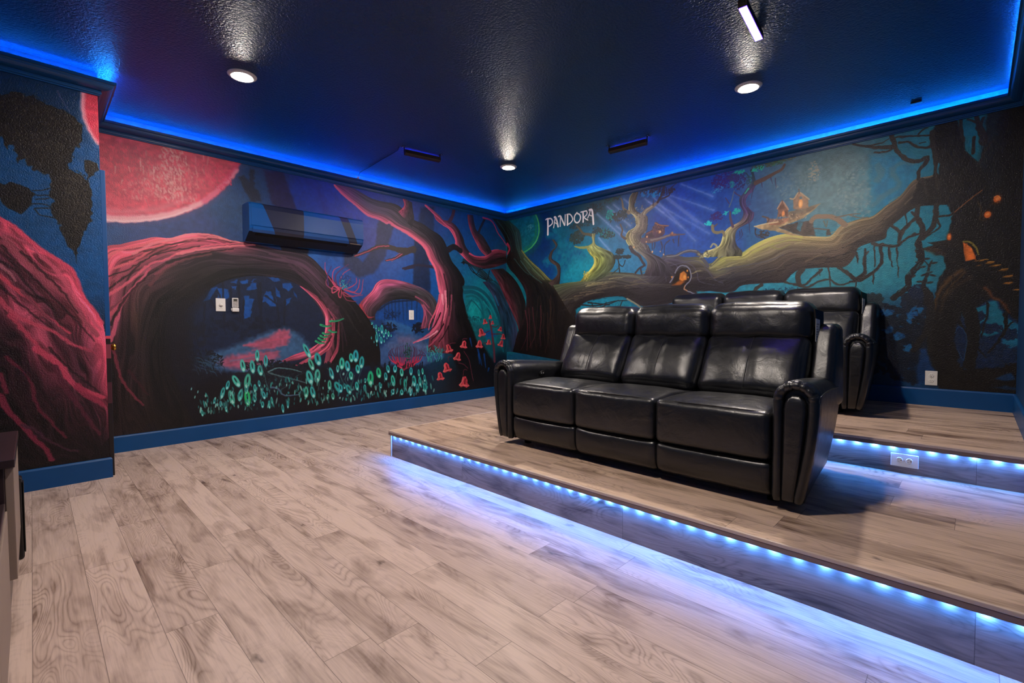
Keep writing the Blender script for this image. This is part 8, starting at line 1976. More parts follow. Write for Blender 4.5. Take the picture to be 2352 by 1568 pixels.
# ---------------------------------------------------------------- mesh helpers
def obj(name, bm, mat, parent=None, loc=(0, 0, 0), smooth=False):
    me = bpy.data.meshes.new(name); bmesh.ops.recalc_face_normals(bm, faces=bm.faces); bm.to_mesh(me); bm.free()
    mats = mat if isinstance(mat, (list, tuple)) else [mat]
    for q in mats: me.materials.append(q)
    if smooth: me.polygons.foreach_set('use_smooth', [True] * len(me.polygons))
    o = bpy.data.objects.new(name, me); C.objects.link(o); o.location = loc
    if parent: o.parent = parent
    return o
def tag(o, label=None, cat=None, group=None, kind=None):
    if label: o['label'] = label
    if cat: o['category'] = cat
    if group: o['group'] = group
    if kind: o['kind'] = kind
    return o
def thing(name, label, cat, loc=(0, 0, 0), group=None):
    o = bpy.data.objects.new(name, None); o.empty_display_size = .1; C.objects.link(o); o.location = loc; return tag(o, label, cat, group)
def box(bm, x0, x1, y0, y1, z0, z1, bev=0, seg=2, mi=0):
    vs_ = [bm.verts.new(p) for p in ((x0, y0, z0), (x1, y0, z0), (x1, y1, z0), (x0, y1, z0), (x0, y0, z1), (x1, y0, z1), (x1, y1, z1), (x0, y1, z1))]
    fs = [bm.faces.new([vs_[i] for i in f]) for f in ((3, 2, 1, 0), (4, 5, 6, 7), (0, 1, 5, 4), (1, 2, 6, 5), (2, 3, 7, 6), (3, 0, 4, 7))]
    for f in fs: f.material_index = mi
    if bev:
        es = list({e for f in fs for e in f.edges}); bmesh.ops.bevel(bm, geom=es, offset=bev, segments=seg, affect='EDGES', profile=.6)
    return bm
def B_(): return bmesh.new()
def tube(bm, pts, r, n=10, cap=True, rfn=None):
    pts = [Vector(p) for p in pts]; rings = []
    up = None
    for i, p in enumerate(pts):
        t = (pts[min(i + 1, len(pts) - 1)] - pts[max(i - 1, 0)]).normalized()
        if up is None: up = t.orthogonal().normalized()
        up = (up - t * up.dot(t)).normalized(); sd = t.cross(up)
        rr = rfn(i / (len(pts) - 1)) * r if rfn else r
        rings.append([bm.verts.new(p + (up * math.cos(a) + sd * math.sin(a)) * rr) for a in [2 * PI * k / n for k in range(n)]])
    for a, b in zip(rings, rings[1:]):
        for k in range(n): bm.faces.new((a[k], a[(k + 1) % n], b[(k + 1) % n], b[k]))
    if cap: bm.faces.new(rings[0][::-1]); bm.faces.new(rings[-1])
    return bm
def lathe(bm, prof, n=32, M=Matrix()):
    rings = [[bm.verts.new(M @ Vector((r * math.cos(2 * PI * k / n), r * math.sin(2 * PI * k / n), z))) for k in range(n)] if r > 1e-5 else [bm.verts.new(M @ Vector((0, 0, z)))] for r, z in prof]
    for a, b in zip(rings, rings[1:]):
        for k in range(n):
            q = [a[k % len(a)], a[(k + 1) % len(a)], b[(k + 1) % len(b)], b[k % len(b)]]; q2 = []
            for v in q:
                if v not in q2: q2.append(v)
            if len(q2) > 2:
                try: bm.faces.new(q2)
                except ValueError: pass
    return bm
def prism(bm, poly, d0, d1, fn):       # polygon (a,b) extruded from d0 to d1; fn(a,b,d) -> point
    A = [bm.verts.new(fn(a, b, d0)) for a, b in poly]; D = [bm.verts.new(fn(a, b, d1)) for a, b in poly]
    n = len(poly)
    for i in range(n): bm.faces.new((A[i], A[(i + 1) % n], D[(i + 1) % n], D[i]))
    bm.faces.new(A[::-1]); bm.faces.new(D); return bm
def puff(sx, sy, sz, r, bul=(0, 0, 0), n=14, fn=None, bm=None, wr=.0, seed=0):
    bm = bm or bmesh.new(); H = Vector((sx / 2, sy / 2, sz / 2)); cache = {}
    ts = [math.sin(PI / 2 * (2 * i / n - 1)) * .55 + (2 * i / n - 1) * .45 for i in range(n + 1)]
    from mathutils import noise
    def V(a, b, c):
        k = (round(a, 5), round(b, 5), round(c, 5))
        if k in cache: return cache[k]
        q = Vector((a * H.x, b * H.y, c * H.z)); inn = Vector([max(-(H[i] - r), min(H[i] - r, q[i])) for i in range(3)]); d = q - inn
        if d.length > 1e-9: q = inn + d.normalized() * r
        q.x += bul[0] * a * (1 - b * b) * (1 - c * c) if abs(a) > .2 else 0
        q.y += bul[1] * b * (1 - a ** 4) * (1 - c * c); q.z += bul[2] * c * (1 - a ** 4) * (1 - b * b)
        if wr: q += Vector([noise.noise(Vector((q.x * 9 + seed, q.y * 9, q.z * 9 + i * 7.1))) * wr for i in range(3)])
        if fn: q = Vector(fn(q.x, q.y, q.z, a, b, c))
        cache[k] = bm.verts.new(q); return cache[k]
    for ax in range(3):
        for sgn in (-1, 1):
            for i in range(n):
                for j in range(n):
                    P = []
                    for di, dj in ((0, 0), (1, 0), (1, 1), (0, 1)):
                        t = [0, 0, 0]; t[ax] = sgn; t[(ax + 1) % 3] = ts[i + di]; t[(ax + 2) % 3] = ts[j + dj]; P.append(V(*t))
                    if len(set(P)) == 4:
                        try: bm.faces.new(P if sgn > 0 else P[::-1])
                        except ValueError: pass
    return bm

# ---------------------------------------------------------------- the room shell
canv_a = Canvas(0, 4.70, 0, ZC, 400, 1); paint(canv_a, MURAL_A)
canv_b = Canvas(0, 5.26, 0, ZC, 400, 2); paint(canv_b, MURAL_B)
canv_d = Canvas(4.65, 5.70, 0, ZC, 400, 3); paint(canv_d, MURAL_D)
def struct(o): o['kind'] = 'structure'; return o
def uv_wall(o, fn):
    me = o.data; l = me.uv_layers.new(name='wall')
    for lp in me.loops: l.data[lp.index].uv = fn(me.vertices[lp.vertex_index].co)
T = .12
o = struct(obj('wall_left', box(B_(), -T, 0, YD - T, T, 0, ZC), mural_mat('mural_left', canv_a))); uv_wall(o, lambda c: (-c.y / 4.70, c.z / ZC))
o = struct(obj('wall_back', box(B_(), 0, XC + T, 0, T, 0, ZC), mural_mat('mural_back', canv_b))); uv_wall(o, lambda c: (c.x / 5.26, c.z / ZC))
o = struct(obj('wall_projection', box(B_(), XD - T, XD, YF - T, YD, 0, ZC), mural_mat('mural_projection', canv_d))); uv_wall(o, lambda c: ((-c.y - 4.65) / 1.05, c.z / ZC))
struct(obj('wall_return', box(B_(), 0, XD - T, YD - T, YD, 0, ZC), m_blue))
struct(obj('wall_right', box(B_(), XC, XC + T, YF - T, 0, 0, ZC), m_blue))
struct(obj('wall_front', box(B_(), XD, XC, YF - T, YF, 0, ZC), m_blue))
struct(obj('floor', box(B_(), -T, XC + T, YF - T, T, -.1, 0), wood_floor))
struct(obj('ceiling', box(B_(), -T, XC + T, YF - T, T, ZC, ZC + .1), m_ceil))

# crown moulding: profile (distance from wall, height), one mitred length per wall
CROWN = [(0, ZM), (.010, ZM), (.012, ZM + .008), (.019, ZM + .010), (.021, ZM + .020), (.017, ZM + .023), (.019, ZM + .030)] + \
        [(.019 + .060 * math.sin(t), ZM + .030 + .033 * (1 - math.cos(t)) * 1.0) for t in [PI / 2 * i / 6 for i in range(1, 7)]] + \
        [(.083, ZM + .066), (.092, ZM + .068), (.092, ZM + .086), (.086, ZM + .086), (.084, ZM + .074), (0, ZM + .074)]
def sweep(prof, p0, p1, nrm, e0, e1):   # e0/e1: +1 inside mitre, -1 outside mitre, 0 square
    bm = B_(); d = Vector((p1[0] - p0[0], p1[1] - p0[1])).normalized(); A = []; D = []
    for a, z in prof:
        A.append(bm.verts.new((p0[0] + nrm[0] * a + d.x * a * e0, p0[1] + nrm[1] * a + d.y * a * e0, z)))
        D.append(bm.verts.new((p1[0] + nrm[0] * a - d.x * a * e1, p1[1] + nrm[1] * a - d.y * a * e1, z)))
    n = len(prof)
    for i in range(n): bm.faces.new((A[i], A[(i + 1) % n], D[(i + 1) % n], D[i]))
    bm.faces.new(A[::-1]); bm.faces.new(D); return bm
def run(name, prof, p0, p1, nrm, e0, e1, mat): return struct(obj(name, sweep(prof, p0, p1, nrm, e0, e1), mat))
LOOP = [((XC, YF), (XC, 0), (-1, 0), 1, 1), ((XC, 0), (0, 0), (0, -1), 1, 1), ((0, 0), (0, YD), (1, 0), 1, 1), ((0, YD), (XD, YD), (0, 1), 1, -1), ((XD, YD), (XD, YF), (1, 0), -1, 1), ((XD, YF), (XC, YF), (0, 1), 1, 1)]
for i, (a, b, n, e0, e1) in enumerate(LOOP): run('trim_%d' % (i + 1), CROWN, a, b, n, e0, e1, m_crown)
# baseboards
def bprof(z0): return [(0, z0), (.014, z0), (.014, z0 + HB - .012), (.009, z0 + HB - .002), (.006, z0 + HB), (0, z0 + HB)]
run('baseboard_left', bprof(0), (0, 0), (0, YD), (1, 0), 1, 1, m_base)
run('baseboard_projection', bprof(0), (XD, YD), (XD, YF), (1, 0), -1, 1, m_base)
run('baseboard_back', bprof(0), (X1 + .02, 0), (0, 0), (0, -1), 0, 1, m_base)
run('baseboard_back_upper', bprof(H2), (XC, 0), (X1, 0), (0, -1), 1, 0, m_base)
run('baseboard_right_upper', bprof(H2), (XC, Y2), (XC, 0), (-1, 0), 0, 1, m_base)
run('baseboard_right_middle', bprof(H1), (XC, Y1), (XC, Y2 + .02), (-1, 0), 0, 0, m_base)
run('baseboard_right', bprof(0), (XC, YF), (XC, Y1 + .02), (-1, 0), 1, 0, m_base)
run('baseboard_front', bprof(0), (XD, YF), (XC, YF), (0, 1), 1, 1, m_base)
# door in the return wall, seen edge-on: painted slab and casing, brass knob
def two_tone(name):                    # blue above, the mural's dark roots below
    m, nt, b = new_mat(name); tc = node(nt, 'ShaderNodeTexCoord'); sp = node(nt, 'ShaderNodeSeparateXYZ'); nt.links.new(tc.outputs['Object'], sp.inputs[0])
    cr = node(nt, 'ShaderNodeValToRGB'); e = cr.color_ramp.elements; cr.color_ramp.interpolation = 'CONSTANT'
    e[0].position = 0; e[0].color = lin('1c1416')
    for p_, c_ in ((.20, '4a2430'), (.26, '1c1416'), (.325, '7a3848'), (.365, '1c1416'), (.382, 'd84a5c'), (.388, '0a4a86')): q = e.new(p_); q.color = lin(c_)
    e[-1].position = .999; e[-1].color = lin('0a4a86')
    nt.links.new(mth(nt, 'DIVIDE', sp.outputs[2], 2.5), cr.inputs[0]); nt.links.new(cr.outputs[0], b.inputs['Base Color']); b.inputs['Roughness'].default_value = .4; return m
m_two = two_tone('door_paint')
door = struct(obj('door_1', box(B_(), .03, .66, YD + .001, YD + .010, .01, 2.02, .002), m_two))
bm = B_(); box(bm, .665, .755, YD + .001, YD + .028, .0, 2.11, .003); box(bm, .0, .664, YD + .001, YD + .028, 2.03, 2.11, .003); obj('casing', bm, m_two, door)
bm = B_(); lathe(bm, [(0, 0), (.026, 0), (.026, .006), (.011, .012), (.011, .028), (.020, .036), (.026, .048), (.024, .058), (.012, .062), (0, .062)], 24, Matrix.Translation((.60, YD + .010, .893)) @ Matrix.Rotation(-PI / 2, 4, 'X'))
obj('door_handle', bm, m_brass, door, smooth=True)

# LED strip lying in the cove on top of the crown, one run per wall
for i, (a, b, n, e0, e1) in enumerate(LOOP):
    side = ['right wall', 'back wall', 'left wall', 'short return beside the door', 'projecting left wall', 'front wall'][i]
    root = thing('led_strip', 'blue glowing LED strip hidden in the cove above the %s' % side, 'light strip', (0, 0, 0), 'cove light strips')
    obj('tape', sweep([(.0762, ZM + .0742), (.0855, ZM + .0742), (.0855, ZM + .0862), (.0815, ZM + .0862)], a, b, n, e0, e1), m_tape, root)
    obj('emitter', sweep([(.0765, ZM + .0762), (.0755, ZM + .0766), (.0800, ZM + .0862), (.0812, ZM + .0860)], a, b, n, e0, e1), m_cled, root)

# ---------------------------------------------------------------- seating platforms
def platform(y0, y1, z0, z1, label, led0, leds, outlet=None):
    root = thing('seating_platform', label, 'platform', (X1, y0, z0)); mv = Matrix.Translation((-X1, -y0, -z0))
    def part(name, bm, mat, par=root, **k):
        bm.transform(mv) if not k.get('keep') else None; return obj(name, bm, mat, par)
    # deck stays in world-aligned wood coordinates: its object space is offset, so shift the boards with it
    part('deck', box(B_(), X1 + .012, XC - .001, y0 + .012, y1, z1 - .024, z1 - .0001), wood_deck[z1])
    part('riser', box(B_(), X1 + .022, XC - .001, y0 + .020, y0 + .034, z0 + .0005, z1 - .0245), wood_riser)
    part('side_panel', box(B_(), X1 + .012, X1 + .022, y0 + .012, y1, z0 + .0005, z1 - .0245), edge_mat)
    bm = B_(); box(bm, X1, XC - .001, y0, y0 + .012, z1 - .014, z1 + .001, .003); part('nosing_cap', bm, edge_mat)
    bm = B_(); box(bm, X1 + .001, XC - .001, y0 + .002, y0 + .0075, z1 - .0355, z1 - .0145, .0015); part('nosing', bm, edge_dark)
    bm = B_(); box(bm, X1, X1 + .012, y0 + .012, y1, z1 - .034, z1 + .0015, .003); part('side_trim', bm, edge_lit)
    tp = part('led_tape', box(B_(), X1 + .03, XC - .02, y0 + .0078, y0 + .0195, z1 - .0320, z1 - .0245), m_tape)
    for k in range(leds):
        x = led0 + k * .0822
        if x > XC - .02: break
        bm = B_(); box(bm, x - .0035, x + .0035, y0 + .0085, y0 + .0135, z1 - .0340, z1 - .0322); bm.transform(mv); obj('led_chip', bm, m_sled, tp)
    return root
edge_lit = plain('platform_side_trim_lit', 'd8c4b4', .35, var=.05)  # lighter copy of the edge colour, painting in the trim's highlight
wood_deck = {H1: wood('oak_deck_lower', 'd0b49e', '644c3e', '32251f', off=(.35 + X1, Y1 + 5.9)), H2: wood('oak_deck_upper', 'd0b49e', '644c3e', '32251f', off=(.75 + X1, Y2 + 5.93))}
plat1 = platform(Y1, -.001, 0, H1, 'lower oak laminate platform carrying the front sofa, blue dots of light under its long edge', 1.790, 43)
plat2 = platform(Y2, -.001, H1 + .0005, H2, 'upper oak laminate platform carrying the rear sofa, against the back wall', 1.760, 43)

# ---------------------------------------------------------------- ceiling fittings
def downlight(x, y, label):
    r = thing('downlight', label, 'ceiling light', (x, y, ZC), 'recessed ceiling downlights')
    obj('trim_ring', lathe(B_(), [(.062, -.012), (.070, -.014), (.080, -.010), (.088, -.004), (.090, 0), (.060, 0), (.060, -.010), (.062, -.012)], 40), m_white, r, smooth=True)
    obj('lens', lathe(B_(), [(.0, -.020), (.030, -.0185), (.050, -.015), (.0605, -.010), (.0605, -.002), (0, -.002)][::-1], 40), m_down, r, smooth=True)
    return r
m_down.node_tree.nodes['Principled BSDF'].inputs['Emission Strength'].default_value = P_DOWN
DL = [(1.442, -3.959, 'lit round downlight over the open floor, left of the room'), (3.835, -1.356, 'lit round downlight above the two sofas, right of the room'), (1.409, -1.362, 'lit round downlight nearest the far corner of the room'), (3.84, -3.96, 'round downlight over the floor in front of the first platform')]
for x, y, l in DL: downlight(x, y, l)
def bar_light(loc, rotz, tilt, label, lit_cells):
    L = .37; r = thing('bar_light', label, 'bar light', loc, 'violet LED bar lights'); r.rotation_euler = (0, 0, rotz)
    M = Matrix.Translation((0, 0, -.052)) @ Matrix.Rotation(tilt, 4, 'X')
    def part(n, bm, m, smooth=False): bm.transform(M); return obj(n, bm, m, r, smooth=smooth)
    bm = B_(); prism(bm, [(-.022, -.018), (.022, -.018), (.022, -.012), (.019, -.010), (.022, -.006), (.022, .018), (.016, .026), (-.016, .026), (-.022, .018)], -L / 2, L / 2, lambda a, b, d: (d, a, b)); part('housing', bm, m_bar)
    part('lens', box(B_(), -L / 2 + .006, L / 2 - .006, -.0185, .0185, -.0205, -.0182), m_uv)
    for k in range(18):
        x = -L / 2 + .018 + k * (L - .036) / 17; part('led_cell', box(B_(), x - .0082, x + .0082, -.012, .012, -.0222, -.0207), m_uvhot)
    for s in (-1, 1):
        bm = B_(); box(bm, s * (L / 2 + .003) - .002, s * (L / 2 + .003) + .002, -.010, .010, -.055, -.0002, .001); box(bm, s * (L / 2 + .012) - .014, s * (L / 2 + .012) + .014, -.022, .022, -.0025, -.0002)
        br = obj('bracket', bm, m_dark, r)
        for q in (-1, 1):
            bm = B_(); lathe(bm, [(0, -.0055), (.004, -.005), (.005, -.0026), (0, -.0025)], 10, Matrix.Translation((s * (L / 2 + .012), q * .015, 0))); obj('screw', bm, m_screw, br, smooth=True)
    return r
m_bar = plain('bar_housing', '2a1d18', .5, var=.2)
bar_light((1.150, -2.29, ZC), math.radians(80), math.radians(80), 'dark violet bar light under the ceiling near the left wall, thin cord running from it', 0)
bar_light((2.695, -1.085, ZC), math.radians(6), math.radians(80), 'dark violet bar light under the ceiling facing the back wall', 0)
bar_light((4.128, -2.215, ZC), math.radians(95), math.radians(0), 'glowing violet bar light on the ceiling at the top edge of the photo', 1)
# cord of the first bar light, stapled to the ceiling and dropping behind the crown
P = [(1.09, -2.515, ZC - .006), (1.00, -2.47, ZC - .004), (.7, -2.45, ZC - .004), (.4, -2.425, ZC - .004), (.13, -2.41, ZC - .005), (.09, -2.405, ZC - .03), (.075, -2.405, ZM + .085)]
cord = tag(obj('power_cord', tube(B_(), P, .0028, 8), m_dark, smooth=True), 'thin black cord crossing the ceiling from the bar light to the left crown moulding', 'cord')
clip = thing('cable_clip', 'small white plastic clip holding the cord at the left crown moulding', 'clip', (.094, -2.415, ZM + .087))
bm = B_(); box(bm, -.008, .010, -.012, .012, -.0005, .010, .003); obj('base', bm, m_white, clip); bm = B_(); tube(bm, [(0, -.012, .008), (0, -.006, .018), (0, .006, .018), (0, .012, .008)], .0035, 8); obj('loop', bm, m_white, clip, smooth=True)
sen = thing('led_controller', 'small dark blue box on the ceiling near the right end of the back wall', 'controller', (4.674, -.20, ZC))
bm = B_(); box(bm, -.034, .034, -.022, .022, -.016, -.0002, .005, 3); obj('case', bm, m_crown, sen); bm = B_(); box(bm, -.028, .028, -.0235, -.0205, -.013, -.003); obj('front_slot', bm, m_slot, sen)

# ---------------------------------------------------------------- air conditioner on the left wall
def ac_mat():
    m, nt, b = new_mat('air_conditioner_paint'); tc = node(nt, 'ShaderNodeTexCoord'); sp = node(nt, 'ShaderNodeSeparateXYZ'); nt.links.new(tc.outputs['Object'], sp.inputs[0])
    y = mth(nt, 'ADD', sp.outputs[1], mth(nt, 'MULTIPLY', mth(nt, 'SUBTRACT', sp.outputs[2], .15), .42))
    def band(lo, hi, sl=0): 
        a = mth(nt, 'GREATER_THAN', y, lo); c = mth(nt, 'LESS_THAN', sp.outputs[1] if sl else y, hi); return mth(nt, 'MULTIPLY', a, c)
    f = mth(nt, 'MAXIMUM', band(.20, .50, 1), band(.955, 1.05)); f = mth(nt, 'MULTIPLY', f, .92)
    mx = node(nt, 'ShaderNodeMix', data_type='RGBA'); mx.inputs[6].default_value = lin('0a4c92'); mx.inputs[7].default_value = lin('221f2b'); nt.links.new(f, mx.inputs[0]); nt.links.new(mx.outputs[2], b.inputs['Base Color'])
    b.inputs['Roughness'].default_value = .3; return m
ac_y0, ac_y1 = -3.565, -2.42
ac = thing('air_conditioner', 'blue painted split air conditioner high on the left wall, dark tree trunks painted over it', 'air conditioner', (0, ac_y0, 1.845)); mac = ac_mat(); AL = ac_y1 - ac_y0
prof = [(.0, .03), (.0, .355), (.15, .355), (.178, .350), (.196, .335), (.203, .30), (.203, .135), (.199, .110), (.185, .085), (.172, .075), (.06, .006), (.03, .0)]
obj('body', prism(B_(), prof, 0, AL, lambda a, b, d: (a + .001, d, b)), mac, ac)
pn = [(.2035, .140), (.2035, .30), (.1965, .336), (.178, .3512), (.150, .356), (.150, .3585), (.180, .3545), (.200, .339), (.2075, .301), (.2075, .142), (.206, .136)]
obj('front_panel', prism(B_(), pn, .018, AL - .002, lambda a, b, d: (a + .001, d, b)), mac, ac)
fl = [(.198, .105), (.202, .130), (.2065, .132), (.2045, .103), (.186, .078), (.183, .082)]
lv = obj('louvre', prism(B_(), fl, .03, AL - .01, lambda a, b, d: (a + .001, d, b)), mac, ac)
obj('underside', prism(B_(), [(.1865, .0835), (.0610, .0045), (.0600, .0030), (.1885, .0820)], .004, AL - .004, lambda a, b, d: (a + .001, d, b)), plain('underside_shade', '07182a', .4, var=.1), ac)  # dark sheet added under the body, its colour standing for shade
obj('air_slot', prism(B_(), [(.172, .0735), (.1735, .0715), (.147, .0545), (.145, .057)], .06, AL - .17, lambda a, b, d: (a + .0015, d, b)), m_slot, ac)
obj('vane_edge', prism(B_(), [(.1735, .074), (.178, .0765), (.1765, .079), (.1725, .0765)], .05, AL - .16, lambda a, b, d: (a + .002, d, b)), plain('vane', '1c5a86', .25, var=.05), ac)
bm = B_(); box(bm, .188, .192, AL - .15, AL - .03, .080, .090); obj('display', bm, plain('display_tan', '8a7458', .4, var=.1), ac)
# ---------------------------------------------------------------- plates and remote
def wall_frame(ax, loc):               # local x right along wall, y up, z out of the wall
    if ax == 'A': M = Matrix(((0, 0, 1, 0), (1, 0, 0, 0), (0, 1, 0, 0), (0, 0, 0, 1)))
    else: M = Matrix(((1, 0, 0, 0), (0, 0, -1, 0), (0, 1, 0, 0), (0, 0, 0, 1)))
    return Matrix.Translation(loc) @ M
def plate_root(name, label, cat, ax, loc):
    r = thing(name, label, cat); r.matrix_world = wall_frame(ax, loc); return r
def receptacle(par, cx, cy, rot=0):
    M = Matrix.Translation((cx, cy, 0)) @ Matrix.Rotation(rot, 4, 'Z')
    bm = B_(); lathe(bm, [(0, .0095), (.0155, .0095), (.0165, .0085), (.0165, .005), (0, .005)], 24); bm.transform(M @ Matrix.Diagonal((1, .86, 1, 1))); f = obj('receptacle', bm, m_white, par)
    for x, y, w, h in ((-.0062, .0035, .0016, .0075), (.0062, .0035, .0016, .006), (0, -.0072, .0045, .0045)):
        bm = B_(); box(bm, x - w / 2, x + w / 2, y - h / 2, y + h / 2, .0094, .0098); bm.transform(M); obj('slot', bm, m_slot, f)
def plate(name, label, ax, loc, w, h, kind, cat):
    r = plate_root(name, label, cat, ax, loc); bm = B_(); box(bm, -w / 2, w / 2, -h / 2, h / 2, .0005, .0065, .0025, 2); obj('cover_plate', bm, m_white, r)
    if kind == 'v': receptacle(r, 0, .021); receptacle(r, 0, -.021)
    if kind == 'h': receptacle(r, -.021, 0, PI / 2); receptacle(r, .021, 0, PI / 2)
    bm = B_(); lathe(bm, [(0, .0078), (.0025, .0076), (.003, .0064), (0, .006)], 10)
    if kind in 'vh': obj('screw', bm, m_screw, r)
    else: bm.free()
    return r
sw = plate('dimmer_switch', 'white dimmer switch plate on the left wall beside the remote', 'A', (0, -3.766, 1.240), .080, .120, 's', 'switch')
bm = B_(); lathe(bm, [(0, .022), (.010, .021), (.0125, .016), (.014, .0066), (0, .006)], 24); obj('dimmer_knob', bm, m_white, sw, smooth=True)
for k in range(5):
    a = -PI / 2 + (k - 2) * .5; bm = B_(); box(bm, -.0016, .0016, -.003, .003, .0062, .0070); bm.transform(Matrix.Translation((math.cos(a) * .019, math.sin(a) * .019, 0)) @ Matrix.Rotation(a, 4, 'Z')); obj('dial_mark', bm, m_grey, sw)
bm = B_(); box(bm, -.016, .016, -.036, -.034, .0062, .0068); obj('brand_line', bm, m_grey, sw)
hold = plate_root('remote_holder', 'white wall cradle on the left wall holding the remote', 'holder', 'A', (0, -3.647, 1.198)); bm = B_(); box(bm, -.030, .030, -.022, .016, .0005, .030, .010, 3); box(bm, -.034, -.028, -.010, .012, .002, .012, .002); obj('cradle', bm, m_white, hold)
rem = plate_root('remote_control', 'white remote control with grey face, standing in its wall cradle', 'remote', 'A', (0, -3.647, 1.252))
bm = B_(); box(bm, -.027, .027, -.036, .056, .004, .022, .007, 3); obj('case', bm, m_white, rem)
bm = B_(); box(bm, -.020, .020, -.034, .049, .0218, .0228, .0006); fc = obj('face', bm, m_grey, rem); bm = B_(); box(bm, -.013, .013, .026, .044, .0226, .0232); obj('screen', bm, plain('lcd', '4a4a44', .2, var=.1), rem)
for i in range(5):
    for j in range(3):
        bm = B_(); box(bm, -.016 + j * .012, -.008 + j * .012, -.030 + i * .0105, -.0245 + i * .0105, .0226, .0238, .0006); obj('button', bm, m_white if (i + j) % 3 else m_tape, rem)
plate('outlet', 'white outlet on the left wall under the small painted arch', 'A', (0, -1.679, 1.172), .072, .118, 'v', 'outlet')
plate('outlet', 'upright white outlet on the back wall just above the baseboard', 'B', (4.792, 0, .607), .074, .114, 'v', 'outlet')
r_ = plate('outlet', 'sideways white outlet on the front of the upper platform', 'B', (4.770, Y2 + .020, .280), .120, .072, 'h', 'outlet')

# ---------------------------------------------------------------- media console and speaker at the left edge
m_ctop = plain('console_brown', '2c2024', .32, var=.3); m_cface = plain('console_taupe', '8c7a70', .5, var=.06); m_cblk = plain('console_black', '0d090b', .35, var=.3)
con = thing('media_console', 'dark topped console with taupe doors at the left edge, low unit nearer the camera', 'console', (2.05, -5.085, 0))
def cp(n, bm, m, par=con, sm=False): return obj(n, bm, m, par, smooth=sm)
X = 2.05
cp('tall_cabinet', box(B_(), .0, .62, -.42, -.004, .02, .556, .003), m_ctop)
cp('tall_top', box(B_(), -.01, .64, -.43, .022, .557, .585, .003), m_ctop)
d_ = cp('tall_door', box(B_(), .006, .616, -.0035, .018, .16, .553, .002), m_cface)
cp('low_cabinet', box(B_(), .645, 2.0, -.42, -.014, .02, .416, .003), m_ctop)
cp('low_top', box(B_(), .642, 2.02, -.43, -.004, .417, .440, .003), m_ctop)
for k in range(2): cp('low_door', box(B_(), .648 + k * .66, 1.302 + k * .66, -.0135, .0, .03, .414, .002), m_cface)
spk = thing('speaker', 'slim black speaker standing at the far end of the media console', 'speaker', (1.985, -5.09, 0))
bm = B_(); box(bm, -.03, .028, -.25, .032, .0, .37, .012, 3); obj('cabinet', bm, m_cblk, spk); bm = B_(); box(bm, -.026, .024, .0325, .036, .03, .345, .001); obj('grille', bm, m_dark, spk)

